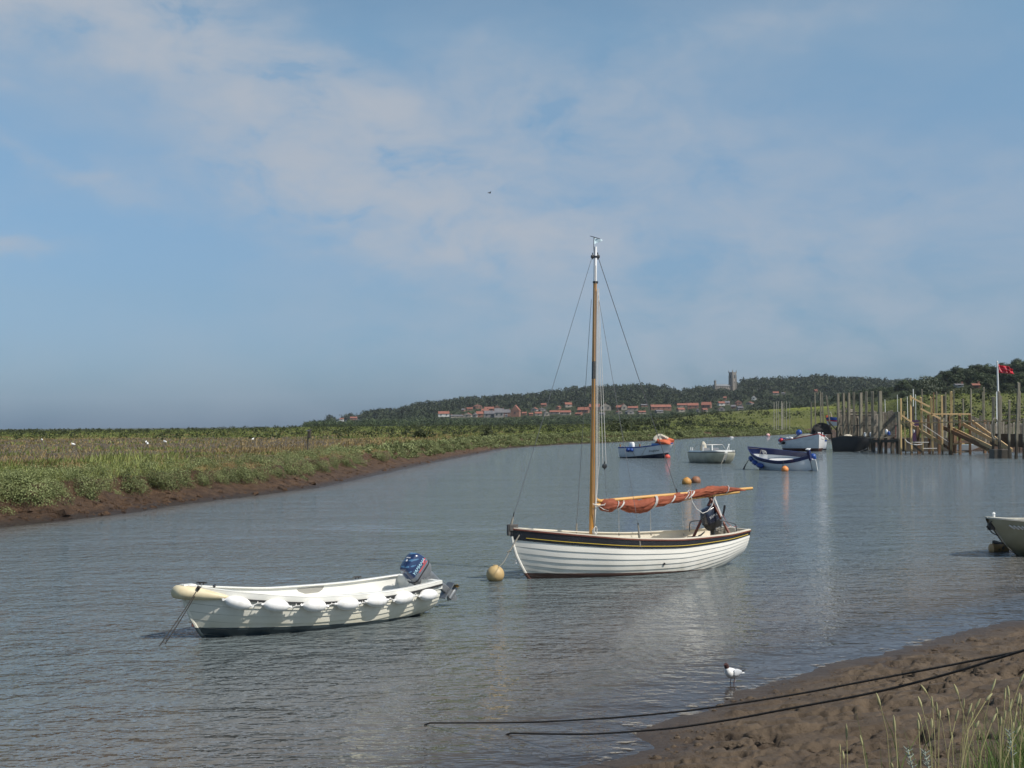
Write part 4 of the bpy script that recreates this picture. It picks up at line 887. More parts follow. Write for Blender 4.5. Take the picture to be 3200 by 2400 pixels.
# ================================================================== WHITE DINGHY
Db, Ds_ = Vector((-4.99, 18.9, 0)), Vector((-1.626, 21.74, 0))
H1 = Hull(4.42, [(0, .015), (.08, .27), (.2, .52), (.4, .74), (.6, .80), (.8, .74), (1, .60)], [(0, .82), (.2, .66), (.45, .53), (.7, .50), (1, .56)], [(0, -.25), (.1, -.3), (.5, -.26), (.8, -.12), (1, .045)],
          [(0, 1.25), (.15, 1.0), (.4, .62), (.7, .5), (1, .55)], [(-.4, .75), (-.2, .55), (0, .36), (.2, .22), (.5, .07), (.82, 0), (1.0, -.01)], 0.04)
def dinghy():
    e = boat_root('dinghy', Db, Ds_, 4.42, 'white clinker dinghy with a cream bow fender, lowest in the photo and nearest the camera'); P = Loc(e); H = H1
    M_h = mat('dinghy_paint', (0.74, 0.72, 0.64), (0.66, 0.64, 0.56), 2.2, 0.38, coat=0.15, extra=chain(stain((0.44, 0.39, 0.24), 0.40, 0.05, 0.7), paintline((0.030, 0.044, 0.050), 0.175, -0.052, curve=0.004)))
    M_anti = M_h
    tb = 0.07; pl = [tb + (1 - tb) * (.5 * i / 9 + .5 * math.asin(i / 9) * 2 / math.pi) for i in range(10)]
    m = MB()
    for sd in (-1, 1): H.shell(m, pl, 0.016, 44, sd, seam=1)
    m.add(H.ring(1.0, 0.0), [tuple(range(46))[::-1]])
    m.tube([(H.stem(z) - 0.015, 0, z) for z in (.70, .5, .3, .1, -.1, -.25)], .028, 8)   # stem
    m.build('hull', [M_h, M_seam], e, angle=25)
    g = MB()
    for sd in (-1, 1): H.shell(g, [0, tb], 0.0, 40, sd, 0.022)
    H.rail(g, 0.10, 0.022, 0, 1, 40, 0.024, 0.008)
    # transom top: high at the quarters, low where the engine sits
    x1 = H.L + .012; z1 = H.zs(1)
    for sd in (-1, 1): g.box((x1 - .05, sd * .47, z1 - .06), (.10, .30, .145)); g.box((x1 - .05, sd * .29, z1 - .11), (.10, .12, .10), (sd * R(-38), 0, 0))
    g.box((x1 - .05, 0, z1 - .18), (.09, .6, .13))
    g.box((0.09, 0, .818), (.2, .16, .02)); g.build('gunwale', M_gel, e, angle=30, bevel=0.006)
    r = MB(); H.rail(r, 0.04, 0.03, 0.0, 1.0, 44, 0.048, 0, t=tb); r.box((x1 + .01, 0, z1 - .1), (.03, 1.15, .03)); r.build('rub_strip', M_blackrub, e)
    n = MB()
    for sd in (-1, 1):
        q = MB(); H.shell(q, [0.0, .3, .6, .9], 0.0, 36, sd, -0.035); n.add(q.v, [f[::-1] for f in q.f])
    H.deck(n, .03, .98, .06, .02, off=.03); H.deck(n, .14, .97, .33, .03, 30, off=.03, y0=.50, drop=.0)
    for sd in (-1, 1): n.box((2.75, sd * .505, .22), (2.0, .02, .20))
    H.deck(n, .80, .985, .335, .03, off=.03); bulk(H, n, .80, .32); H.deck(n, .02, .17, .40, .03, off=.03); bulk(H, n, .17, .39); H.deck(n, .44, .51, .36, .03, off=.03); n.box((2.1, 0, .25), (.26, .9, .20))
    n.add(H.ring(.985, -.03), [tuple(range(46))])
    n.build('interior_moulding', M_gel, e, angle=30)
    lock = MB(); lock.box((2.75, .762, .43), (.85, .012, .10)); lock.build('locker_recess_shade', mat('locker_shade', (0.30, 0.29, 0.26), None, rough=.6), e)  # flat panel; the shade inside the side recess is put into its colour
    for nm, x, y, z, rz in (('cleat', 3.55, .66, .555, 0), ('cleat', .42, -.21, .80, 0.9), ('cleat', .42, .21, .80, -0.9)):
        c = MB(); c.tube([(-.09, 0, .03), (-.04, 0, .035), (.04, 0, .035), (.09, 0, .03)], [.009, .013, .013, .009], 8); c.tube([(-.03, 0, 0), (-.03, 0, .03)], .012, 6); c.tube([(.03, 0, 0), (.03, 0, .03)], .012, 6)
        o = c.build(nm, M_black, e); o.location = (x, y, z - (.0 if x > 1 else .03)); o.rotation_euler = (0, 0, rz)
    s = MB(); s.tube([(.2, 0, .22), (.16, 0, .24), (.16, 0, .19), (.2, 0, .19)], .012, 6); s.build('stem_eye', mat('rust', (0.16, 0.05, 0.03), None, rough=.8), e)
    # bow fender: part of the boat, wrapped round the stem
    f = MB(); pts = []; rad = []
    for i in range(25):
        a = -1 + 2 * i / 24; u = 0.115 * abs(a) ** 1.3; p = H.pos(u, .10, 0.05, -1 if a < 0 else 1); k = max(0, 1 - abs(a) * 3.4)
        pts.append(Vector((p.x - .08 * k, p.y, p.z + .065))); rad.append(0.018 + .085 * (1 - abs(a) ** 1.7) ** .8)
    f.tube(pts, rad, 14); f.build('bow_fender', mat('cream_fender', (0.66, 0.55, 0.34), (0.74, 0.66, 0.46), 4, .5, extra=stain((.18, .12, .06), .80, .50, .5, 9)), e, angle=80)
    # fenders hung along the near side
    M_f = mat('white_vinyl', (0.80, 0.79, 0.77), (0.62, 0.60, 0.54), 5, .4, lo=.48, hi=.78)
    FP = [(744, 1883.5, 87), (864, 1892, 90), (983, 1892.5, 84), (1087, 1887, 77), (1177, 1878, 69), (1262, 1869, 66), (1338, 1859, 64)]
    LB = ['white fender nearest the bow of the dinghy, just aft of the cream bow fender', 'white fender second from the bow of the dinghy', 'white fender third from the bow of the dinghy', 'white fender fourth from the bow, middle one of the seven on the dinghy', 'white fender third from the stern of the dinghy', 'white fender second from the stern of the dinghy', 'white fender at the stern corner of the dinghy, under the outboard']
    proto = MB(); proto.lathe([(-.235, .012), (-.205, .016), (-.19, .03), (-.16, .062), (-.11, .086), (-.04, .097), (.04, .097), (.11, .086), (.16, .062), (.19, .03), (.205, .016), (.235, .012)], Matrix.Rotation(R(90), 4, 'Y'), 18)
    ends = []; po = None
    for i, (px, py, wpx) in enumerate(FP):
        c = P.side(H, px, py, 0.085); c2 = P.side(H, px + 30, py + (5 if i < 2 else -5 if i > 3 else 0) , 0.085); d = (c2 - c).normalized()
        if po is None: po = o = proto.build('fender', M_f, None, angle=80); o.name = 'fender'
        else: o = po.copy(); col.objects.link(o)
        sc_ = 1.0; hd = e['_rz']; o.matrix_world = P.M @ frame(c, d, Vector((0, 0, 1)).cross(d)) @ Matrix.Rotation(R((3, -4, 2, -2, 4, -3, 2)[i]), 4, 'Y') @ Matrix.Rotation(i * 1.3, 4, 'X')
        tag(o, LB[i], 'fender', 'white fenders along the near side of the dinghy'); ends.append((c - d * .23, c + d * .23, i))
        ey = MB(); ey.lathe([(-.016, .02), (.016, .02)], Matrix.Translation((-.225, 0, 0)) @ Matrix.Rotation(R(90), 4, 'X'), 10); ey.build('eyelet', M_f, o); ey = MB(); ey.lathe([(-.016, .02), (.016, .02)], Matrix.Translation((.225, 0, 0)) @ Matrix.Rotation(R(90), 4, 'X'), 10); ey.build('eyelet', M_f, o)
    ln = MB(); prev = P.side(H, 690, 1868, .01)
    for a, b, i in ends:
        m_ = (prev + a) / 2; m_ += Vector((0, -.0, .012)); ln.tube([prev, m_, a], .008, 6); u = m_.x / H.L; q = H.pos(u, tb, 0.02, -1); 
        if i: ln.tube([m_, q], .007, 6)
        prev = b
    ln.build('fender_line', M_wrope, e)
    # mooring ropes
    for (q0, q1, lb) in (((621, 1836), (494, 2019.5), 'left dark mooring rope from the dinghy bow into the water'), ((623, 1838), (514, 2011), 'right dark mooring rope from the dinghy bow into the water')):
        a = P.M @ P.y(q0[0], q0[1], -.24); w_ = at(q1[0], q1[1], -0.0); w2 = w_ + (w_ - a) * .25
        r = MB(); r.tube(rope_pts(a, w2, .03, 12), .0078, 6); o = r.build('mooring_rope', M_drope, None); tag(o, lb, 'rope', 'mooring ropes at the dinghy bow')
    kn = MB(); kn.tube([P.y(621, 1836, -.24) + Vector(v) for v in ((-.03, 0, -.02), (0, .02, .02), (.03, 0, .0), (0, -.03, -.01), (-.02, 0, .02))], .014, 6); kn.build('rope_knot', M_drope, e)
    # motor
    wl = mat('motor_cowl_blue', (0.016, 0.035, 0.10), None, rough=.25, coat=.5, extra=cowl_paint)
    M = P.M @ Matrix.Translation((H.L + .10, 0.02, .53))
    M_txt = mat('decal_pale_blue', (0.45, 0.72, 0.85), None, rough=.4); M_wt = mat('decal_white', (.8, .8, .8), None, rough=.4); M_red = mat('decal_red', (.65, .03, .03), None, rough=.4)
    o, cw = outboard('outboard_motor', 'tilted blue outboard motor on the dinghy stern, its bronze propeller out of the water', M, wl, mat('motor_grey', (.13, .14, .155), (.18, .19, .2), 8, .4), M_alu, M_txt, 'YAMAHA', -50, 0.97)
    dk = MB(); dk.box((0.03, 0, .5265), (.22, .15, .006)); 
    text('lettering', '9.9', .085, frame((-.213, 0, .27), (0, -1, 0), (0, 0, 1)), M_wt, cw)
    text('lettering', 'ENDURO', .03, frame((0.09, 0.0, .527), (0, -1, 0), (1, 0, 0)), M_wt, cw)
    d = MB(); d.lathe([(0, .022), (.003, .022)], Matrix.Translation((.03, 0, .5255)), 16); d.build('emblem', M_wt, cw)
    d = MB(); d.box((.19, -.1465, .31), (.10, .004, .03), (0, R(-20), 0)); d.box((.10, -.1485, .26), (.26, .003, .014)); d.build('red_stripe', M_red, cw)
    w = MB(); w.box((H.L - .02, 0, .40), (.05, .62, .11)); w.build('motor_pad', mat('grey_wood', (.12, .11, .10), (.18, .17, .15), 9, .8), e)
def cowl_paint(nt, c, vec):
    sp = nt.nodes.new('ShaderNodeSeparateXYZ'); nt.links.new(vec, sp.inputs[0])
    d = mth(nt, 'MULTIPLY_ADD', sp.outputs[0], 0.9, sp.outputs[2])
    w = mth(nt, 'SINE', mth(nt, 'MULTIPLY', d, 48)); n = nd(nt, 'ShaderNodeTexNoise'); n.inputs['Scale'].default_value = 14; nt.links.new(vec, n.inputs['Vector'])
    k = mth(nt, 'MULTIPLY', mth(nt, 'GREATER_THAN', mth(nt, 'ADD', w, mth(nt, 'MULTIPLY_ADD', n.outputs['Fac'], 2.6, -1.3)), 0.85), mth(nt, 'GREATER_THAN', sp.outputs[2], 0.40))
    c = mixc(nt, k, c, (0.07, 0.17, 0.30))
    lo = mth(nt, 'LESS_THAN', sp.outputs[2], 0.285); return mixc(nt, lo, c, (0.13, 0.15, 0.18))
dinghy()
# ================================================================== SAILING BOAT
def z2(x, y): return (1500 + .4295 * x, 1450 + .4295 * y)
def z5(x, y): return (1700 + .2712 * x, 700 + .2712 * y)
def z4(x, y): return (2000 + .1929 * x, 1480 + .1929 * y)
H2 = Hull(5.95, [(0, .02), (.07, .30), (.18, .60), (.38, .90), (.58, .95), (.8, .80), (1, .52)], [(0, 1.06), (.2, .92), (.45, .77), (.65, .715), (.85, .725), (1, .78)], [(0, -.3), (.2, -.42), (.6, -.36), (.82, -.16), (1, .16)],
          [(0, 1.15), (.15, 1.0), (.35, .72), (.6, .55), (.85, .62), (1, .85)], [(-.5, .95), (-.3, .72), (0, .42), (.3, .23), (.65, .07), (1.06, 0), (1.3, -.01)], 0.12)
def sailboat():
    H = H2; e = boat_root('sailing_boat', (-0.03, 25.9, 0), (5.12, 28.87, 0), 5.95, 'white clinker sailing boat with black top strake, tall wooden mast and furled tan sail'); P = Loc(e)
    M_w = mat('white_topsides', (0.82, 0.79, 0.72), (0.77, 0.74, 0.67), 1.6, .28, coat=.3, extra=chain(stain((.42, .39, .32), .36, .02, .8), paintline((0.075, 0.035, 0.026), 0.135, -0.028)))
    M_blk = mat('black_strake', (0.012, 0.013, 0.018), (0.018, 0.02, 0.026), 3, .25, coat=.4)
    M_gold = mat('gold_line', (0.60, 0.42, 0.06), None, rough=.4); M_mah = mat('mahogany', (0.115, 0.030, 0.017), (0.17, 0.05, 0.028), 5, .4, stretch=(1, 8, 8)); M_cream = mat('cream_interior', (0.74, 0.68, 0.55), (0.66, 0.60, 0.49), 2, .5)
    M_var = mat('varnished_spar', (0.52, 0.26, 0.055), (0.40, 0.18, 0.04), 3, .3, stretch=(6, 6, .6), coat=.4); M_spar = mat('pale_spar', (0.66, 0.38, 0.11), (0.52, 0.28, 0.08), 3, .35, stretch=(.6, 6, 6), coat=.3)
    tb = 0.108; nb = 11; pl = [tb + (1 - tb) * (.5 * i / nb + .5 * math.asin(i / nb) * 2 / math.pi) for i in range(nb + 1)]
    m = MB()
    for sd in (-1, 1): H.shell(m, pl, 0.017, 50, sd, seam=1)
    m.add(H.ring(1.0, 0.0), [tuple(range(46))[::-1]])
    m.tube([(H.stem(z) - .012, 0, z) for z in (.9, .7, .5, .3, .1, -.1, -.3)], .034, 8)
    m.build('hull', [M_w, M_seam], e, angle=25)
    m = MB()
    for sd in (-1, 1): H.shell(m, [0, tb * .5, tb], 0.0, 50, sd, 0.016)
    m.tube([(H.stem(z) - .014, 0, z) for z in (1.06, 1.0, .9)], .036, 8); m.build('black_strake', M_blk, e, angle=60)
    m = MB(); H.rail(m, .012, .012, .035, .985, 50, .026, 0, t=tb * .74); m.build('gold_line', M_gold, e)
    m = MB(); H.rail(m, .03, .028, 0, 1, 50, .034, -.012); m.build('rubbing_strake', M_mah, e)
    m = MB(); H.rail(m, .085, .022, 0, 1, 50, .02, .013); m.build('gunwale', M_cream, e)
    m = MB(); m.box((H.L - .03, 0, .78), (.06, .98, .03)); m.build('transom_cap', M_cream, e)
    n = MB()
    for sd in (-1, 1):
        q = MB(); H.shell(q, [0.0, .3, .6, .9], 0.0, 40, sd, -0.03); n.add(q.v, [f[::-1] for f in q.f])
    H.deck(n, .03, .97, .10, .02); H.deck(n, .34, .80, .42, .03, 24, y0=.52)
    for sd in (-1, 1): n.box((3.4, sd * .53, .27), (2.7, .02, .30))
    H.deck(n, .43, .49, .46, .035); H.deck(n, .86, .995, .60, .03); n.add(H.ring(.985, -.03), [tuple(range(46))]); bulk(H, n, .86, .59)
    n.build('interior', M_cream, e, angle=30)
    m = MB(); H.deck(m, .01, .315, .62, .03, 20, zf=lambda u: H.zs(u) - .012, off=.05); m.box((.32 * H.L, 0, .72), (.04, 1.3, .14)); m.build('foredeck', M_cream, e)
    # stem head fitting, cleat, outlets
    m = MB(); m.box((.03, 0, 1.08), (.20, .11, .13)); m.box((-.07, 0, 1.03), (.05, .08, .22)); m.build('stem_head', mat('weathered_black', (.05, .045, .045), (.12, .11, .10), 12, .7), e, bevel=.006)
    c = MB(); c.tube([(.30, -.1, 1.035), (.46, -.1, 1.03)], .014, 6); c.tube([(.38, -.1, .98), (.38, -.1, 1.03)], .012, 6); c.build('cleat', M_black, e)
    q = P.side(H, *z2(1340, 727), .012); c = MB(); c.lathe([(-.01, .032), (.012, .026)], frame(q, (1, 0, 0), (0, 0, 1)), 14); c.build('drain_outlet', M_black, e)
    q = P.y(*z2(262, 710), 0); c = MB(); c.tube([q + Vector((.02, 0, .03)), q + Vector((-.02, 0, .01)), q + Vector((-.02, 0, -.03)), q + Vector((.02, 0, -.03))], .009, 6); c.build('bow_eye', M_steel, e)
    # ---- mast
    mb0 = P.y(*z2(812, 520)); top = P.y(1861, 771); xb = mb0.x
    def mp(px, py, y0=0.0): return P.y(px, py, y0)
    z_w = mp(1857.5, 882)
    z_k0, z_k1 = mp(1854.5, 1129), mp(1854, 1184)
    def mx(z): return mb0.lerp(top, (z - mb0.z) / (top.z - mb0.z))
    base = mx(.12)
    m = MB(); m.tube([base, mx(1.4), mx(2.6), mx(z_k1.z)], [.055, .055, .050, .046], 14); mast = m.build('mast', M_var, e, angle=60)
    m = MB(); m.tube([mx(z_k1.z), mx(z_k0.z)], .0475, 14); m.build('black_mast_band', M_blk, mast)
    m = MB(); m.tube([mx(z_k0.z), mx(5.2), mx(z_w.z)], [.046, .044, .041], 14); m.build('upper_mast', M_var, mast)
    m = MB(); m.tube([mx(z_w.z), mx(top.z - .22), mx(top.z - .2), mx(top.z)], [.036, .036, .033, .031], 14); m.build('white_masthead', mat('white_mast_paint', (.8, .8, .8), None, rough=.4), mast)
    m = MB(); m.tube([mx(z_w.z - .02), mx(z_w.z + .02)], .05, 12); m.tube([mx(top.z - .24), mx(top.z - .2)], .045, 12); m.box(mx(z_w.z) + Vector((.04, 0, 0)), (.06, .03, .05)); m.build('mast_ring', M_black, mast)
    def block(c, k=1.0, nm='block'):
        b = MB(); b.lathe([(-.02 * k, .02 * k), (-.015 * k, .034 * k), (.015 * k, .034 * k), (.02 * k, .02 * k)], frame(c, (1, 0, 0), (0, 0, 1)), 12); b.tube([Vector(c) + Vector((0, 0, .07 * k)), Vector(c) - Vector((0, 0, .05 * k))], .009 * k, 6); return b.build(nm, M_black, mast)
    block(mp(1852, 802), 1.2); block(mp(1868, 802, .02), 1.3)
    # wind vane and pennant
    s0, s1 = mp(*z5(572, 262)), mp(*z5(575, 145)); m = MB(); m.tube([mx(top.z - .2) + Vector((-.03, 0, 0)), s0, s1], .006, 6); m.tube([mp(*z5(533, 139)), mp(*z5(642, 169))], .007, 6); va = m.build('vane_staff', M_black, mast)
    A, B, C = mp(*z5(580, 155)), mp(*z5(684, 190)), mp(*z5(580, 232)); V = []; Fq = []
    for i in range(9):
        f = i / 8; a = A.lerp(B, f); c = C.lerp(B, f); w_ = .03 * math.sin(f * 7); V += [a + Vector((0, w_, 0)), a.lerp(c, .5) + Vector((0, w_ * 1.3, 0)), c + Vector((0, w_, 0))]
    V2 = V + [v + Vector((0, .004, 0)) for v in V]; n0 = len(V)
    for i in range(8):
        for j in range(2):
            k = i * 3 + j; Fq += [(k, k + 1, k + 4, k + 3), (n0 + k + 3, n0 + k + 4, n0 + k + 1, n0 + k)]
    m = MB(); m.add(V2, Fq); m.build('pennant', mat('pale_blue_pennant', (.55, .68, .74), None, rough=.7), mast)
    # ---- standing rigging
    M_wire = mat('rigging_wire', (.16, .16, .17), None, rough=.4, metal=.5)
    def wire(nm, pts, r, m_, par=e): b = MB(); b.tube(pts, r, 5); return b.build(nm, m_, par)
    foot_f = P.y(*z2(248, 365)); wire('forestay', [mp(1849, 808), foot_f], .0055, M_wire)
    b = MB(); b.tube([foot_f, P.y(*z2(225, 450))], [.008, .022], 7); b.tube([P.y(*z2(236, 400)), P.y(*z2(228, 440))], .024, 7); b.build('forestay_lashing', M_rope, e)
    b = MB(); b.tube([foot_f + Vector((0, 0, .04)), P.y(*z2(243, 385))], .012, 6); b.build('shackle', M_black, e)
    u_c = .36; near_c = H.pos(u_c, 0, 0, -1); far_c = H.pos(u_c, 0, 0, 1)
    nt_, nf = P.y(*z2(1150, 442), -.90), P.y(*z2(1165, 603), -.93)
    wire('near_shroud', [mp(1868, 917), nt_], .005, M_wire); b = MB(); b.tube([nt_, P.y(*z2(1158, 520), -.92), nf], [.014, .020, .016], 7); b.tube([P.y(*z2(1155, 500), -.92), P.y(*z2(1160, 535), -.92)], .026, 7); b.build('shroud_lashing', M_rope, e)
    b = MB(); b.tube([nt_ + Vector((0, 0, .04)), P.y(*z2(1153, 470), -.9)], .015, 6); b.build('shackle', M_black, e)
    ft_, ff = P.y(*z2(703, 432), .84), P.y(*z2(700, 505), .86)
    wire('far_shroud', [mp(1848, 936), ft_], .005, M_wire); b = MB(); b.tube([ft_, ff - Vector((0, 0, .05))], [.016, .022], 7); b.build('shroud_lashing', M_rope, e)
    # ---- running rigging
    for i, (a, c, y_) in enumerate((((1866, 905), (1863, 1500), -.06), ((1868.5, 905), (1866.5, 1500), -.07), ((1862, 830), (1859, 1640), -.075), ((1871, 915), (1872, 1450), -.05), ((1858, 900), (1853, 1600), -.07))):
        wire('halyard', [mp(*a, y_), mp(*c, y_), mx(.75 + .05 * i) + Vector((.03, -.06, 0))], .0065, M_wrope if i in (0, 1, 3) else M_rope, mast)
    for a, c in ((z5(622, 740), (1884, 1449)), (z5(630, 740), (1894, 1449))): wire('halyard', [mp(*a, 0), mp(*c, 0)], .006, M_wrope, mast)
    block(mp(1889, 1457), 1.5); wire('halyard_tail', [mp(1890, 1462), mp(*z2(920, 242))], .004, M_wire, mast)
    wire('peak_halyard', [mp(1870, 806), mp(*z2(1430, 200))], .0075, M_wire)
    b = MB(); b.tube([mp(*z2(1428, 180)), mp(*z2(1434, 208))], .016, 6); b.build('peak_block', M_black, e)
    # coil of rope at the mast foot
    b = MB()
    for k in range(4): c0 = P.y(*z2(838, 482), -.08); b.tube([c0 + Vector((.035 * math.cos(a) * (1 + .2 * k), -.02 + .012 * k, .085 * math.sin(a) - .01 * k)) for a in [j * math.pi / 6 for j in range(13)]], .009, 5)
    b.build('rope_coil', M_wrope, mast)
    # ---- spars
    ga, gb_ = P.y(*z2(838, 262)), P.y(*z2(1980, 177)); m = MB(); m.tube([P.y(*z2(835, 235)) , P.y(*z2(845, 262)), P.y(*z2(875, 270)), P.y(*z2(905, 268))], [.035, .05, .04, .036], 10); m.tube([P.y(*z2(870, 270)), P.y(*z2(1250, 236)), gb_], [.036, .040, .034], 12); gaff = m.build('gaff', M_spar, e, angle=60)
    m = MB(); m.tube([P.y(*z2(828, 300)), P.y(*z2(1300, 278)), P.y(*z2(1885, 203))], [.036, .040, .034], 12); boom = m.build('boom', M_spar, e, angle=60)
    m = MB(); m.tube([P.y(*z2(1960, 172)), P.y(*z2(1976, 190)), P.y(*z2(1950, 190))], .012, 6); m.build('gaff_lashing', M_wrope, gaff)
    # ---- the furled sail
    OUT = [(868, 300, 320), (885, 262, 345), (912, 246, 350), (945, 246, 350), (975, 258, 336), (990, 272, 322), (1005, 272, 320), (1020, 272, 326), (1032, 264, 334), (1050, 258, 342), (1085, 256, 352), (1120, 256, 357), (1160, 256, 358), (1200, 250, 350), (1235, 238, 332), (1250, 236, 318), (1262, 236, 316), (1285, 232, 316), (1310, 228, 312), (1345, 226, 303), (1375, 222, 292), (1388, 228, 284), (1400, 222, 284), (1425, 211, 284), (1455, 208, 281), (1480, 208, 270), (1495, 208, 262), (1510, 203, 258), (1530, 198, 254), (1570, 188, 250), (1610, 176, 245), (1660, 164, 238), (1705, 158, 228), (1745, 157, 220), (1790, 160, 212), (1830, 166, 204), (1880, 174, 200), (1925, 180, 196)]
    rs_ = random.Random(4); rings = []; NN = 40; NS = len(OUT) * 4
    ox = [o[0] for o in OUT]; o1 = crv([(o[0], o[1]) for o in OUT]); o2 = crv([(o[0], o[2]) for o in OUT])
    for i in range(NS + 1):
        x = ox[0] + (ox[-1] - ox[0]) * i / NS; a = P.y(*z2(x, o1(x))); c = P.y(*z2(x, o2(x))); mid = (a + c) / 2; hh = (a - c).length / 2; wd = hh * .75 + .02
        ring = []
        tie = min(abs(x - q) for q in (995, 1020, 1258, 1390, 1490, 1515))
        for k in range(NN):
            an = 2 * math.pi * k / NN
            wr = .035 * math.sin(an * 9 + math.sin(x * .021) * 2.2) + .05 * math.sin(an * 4 + x * .013) + .045 * math.sin(an * 14 + x * .05) * (1 if tie > 8 else 1.8) + .06 * math.sin(x * .055 + an * 2.5) + .03 * math.sin(x * .16 + an * 5) - .10 * abs(math.sin(an * 3.5 + x * .016 + .8 * math.sin(x * .03))) ** .5 + .06 - .06 * abs(math.sin(an * 6 - x * .024)) ** .6
            rr = 1 + wr * (1.3 if x > 1500 else 1.0); ring.append(mid + Vector((0, math.cos(an) * wd * rr, math.sin(an) * hh * (rr * .96))))
        rings.append(ring)
    m = MB(); m.loft(rings); m.build('furled_sail', mat('tan_sailcloth', (0.285, 0.075, 0.034), (0.20, 0.05, 0.025), 2.5, .85, bump=.006, bscale=16, sheen=.2), e, angle=75)
    def tie(x, tilt=0, k=1.06, n=2):
        a = P.y(*z2(x, o1(x) - 3)); c = P.y(*z2(x, o2(x) + 2)); mid = (a + c) / 2; hh = (a - c).length / 2 * k; wd = hh * .8 + .02
        b = MB()
        for j in range(n): b.tube([mid + Vector((tilt * math.sin(an) * .04 + j * .022, math.cos(an) * wd, math.sin(an) * hh)) for an in [q * math.pi / 10 for q in range(21)]], .0085, 6)
        return b.build('sail_tie', M_wrope, e)
    for x, t_, n in ((990, 1, 1), (1018, 2, 2), (1255, 1.2, 3), (1388, 2, 2), (1490, 2.5, 1), (1520, 3, 2), (1790, 1, 1)): tie(x, t_, 1.05, n)
    b = MB(); b.tube([P.y(*z2(a, c), -.12) for a, c in ((820, 290), (860, 300), (905, 298), (912, 285))], .008, 6); b.tube([P.y(*z2(a, c), -.1) for a, c in ((830, 300), (870, 310), (900, 330), (935, 340))], .007, 6); b.build('tack_lashing', M_wrope, e)
    b = MB(); b.tube([P.y(*z2(a, c), -.14) for a, c in ((1510, 205), (1520, 190), (1540, 196), (1535, 230), (1545, 275), (1575, 325), (1620, 358), (1655, 345), (1690, 300), (1705, 250), (1715, 235))], .008, 6); b.build('hanging_line', M_wrope, e)
    for (x0, y0, x1, y1) in ((1010, 330, 1012, 522), (1238, 330, 1245, 522), (1468, 280, 1482, 522)):
        wire('lazy_line', [P.y(*z2(x0, y0), .1), P.y(*z2(x1, y1), .62)], .005, M_wrope); b = MB(); b.tube([P.y(*z2(x1 - 1, y1 - 18), .62), P.y(*z2(x1, y1 - 2), .62)], .016, 6); b.build('line_block', M_rope, e)
    # ---- crutch that holds the boom
    f1, f2 = P.y(*z2(1556, 524), .42), P.y(*z2(1812, 503), -.42); f1z = f1 + (f1 - P.y(*z2(1712, 190), 0)) * .12; t1 = P.y(*z2(1714, 188), 0); t2 = P.y(*z2(1668, 236), .03)
    for a, c in ((f1z, t1), (f2 + (f2 - t2) * .25, t2)): b = MB(); b.beam(a, c, .055, .04, up=(1, 0, 0)); b.build('crutch_leg', M_mah, e, bevel=.004)
    # mainsheet tackle down the right hand leg
    p0, p1 = P.y(*z2(1705, 250), -.1), P.y(*z2(1762, 400), -.38)
    for k in range(3): wire('mainsheet', [p0 + Vector((.02 * k, .01 * k, 0)), p1 + Vector((.015 * k, 0, 0))], .006, M_wrope)
    b = MB(); b.tube([p1 + Vector((0, 0, .06)), p1 - Vector((0, 0, .10))], .022, 8); b.tube([p0, p0 - Vector((0, 0, .07))], .02, 8); b.build('mainsheet_block', M_alu, e)
    wire('red_line', [P.y(*z2(a, c), -.3) for a, c in ((1765, 370), (1800, 430), (1840, 460), (1870, 452))], .006, mat('red_line', (.35, .06, .06), None, rough=.8))
    # push-pit rails
    M_rail = mat('grey_tube', (.10, .11, .12), None, rough=.4, metal=.4)
    wire('stern_rail', [P.y(*z2(a, c), .48) for a, c in ((1525, 490), (1525, 440), (1530, 424), (1545, 416), (1660, 408), (1745, 405))], .013, M_rail)
    wire('stern_rail', [P.y(*z2(a, c), -.40) for a, c in ((1745, 408), (1790, 416), (1845, 432), (1860, 440), (1864, 455), (1866, 492))], .013, M_rail)
    # tiller, coiled rope, white line in the stern
    b = MB(); b.tube([P.y(*z2(a, c), -.05) for a, c in ((1590, 524), (1610, 515), (1635, 492))], [.02, .018, .014], 7); b.build('tiller', M_black, e)
    b = MB()
    for k in range(6): c0 = P.y(*z2(1760, 500), -.2); b.tube([c0 + Vector((.15 * math.cos(a), .12 * math.sin(a), .02 * k + .03 * math.sin(a * 2 + k) - .03)) for a in [j * math.pi / 6 for j in range(13)]], .011, 5)
    b.build('coiled_rope', M_rope, e)
    b = MB(); b.tube([P.y(*z2(a, c), -.3) for a, c in ((1800, 490), (1805, 465), (1825, 452), (1850, 462), (1862, 486))], .008, 6); b.build('stern_line', M_wrope, e)
    # ---- its motor
    q = P.y(*z2(1712, 470), 0.0); navy = mat('navy_cowl', (0.012, 0.016, 0.034), (0.02, 0.026, 0.05), 4, .25, coat=.5)
    o, cw = outboard('outboard_motor', 'dark navy outboard motor standing inside the stern of the sailing boat behind the crutch', P.M @ Matrix.Translation((q.x, 0.03, q.z)), navy, M_black, M_black, mat('decal_grey', (.6, .6, .62), None, rough=.4), 'YAMAHA', -24, 1.0, prop=False, tiller=False, leglen=.35)
    b = MB(); b.tube([(.2, -.1, .12), (.34, -.12, .30), (.40, -.13, .40)], [.018, .024, .026], 8); b.build('tiller_handle', M_black, o)
    # mooring line to the buoy
    by = at(1548, 1828)
    a0 = P.M @ P.y(*z2(315, 470), -.1); a1 = P.M @ P.y(*z2(212, 640), -.12); bt = by + Vector((.06, 0, .36))
    r = MB(); r.tube(rope_pts(a0, a1, .0, 4), .014, 6); r.tube(rope_pts(a1, bt, .05, 8), .006, 5); r.tube([a1 + Vector((-.04, 0, 0)), a1 + Vector((.04, 0, .03))], .016, 5)
    tag(r.build('buoy_rope', M_rope, None), 'grey mooring rope from the bow of the sailing boat to the tan buoy', 'rope')
sailboat()
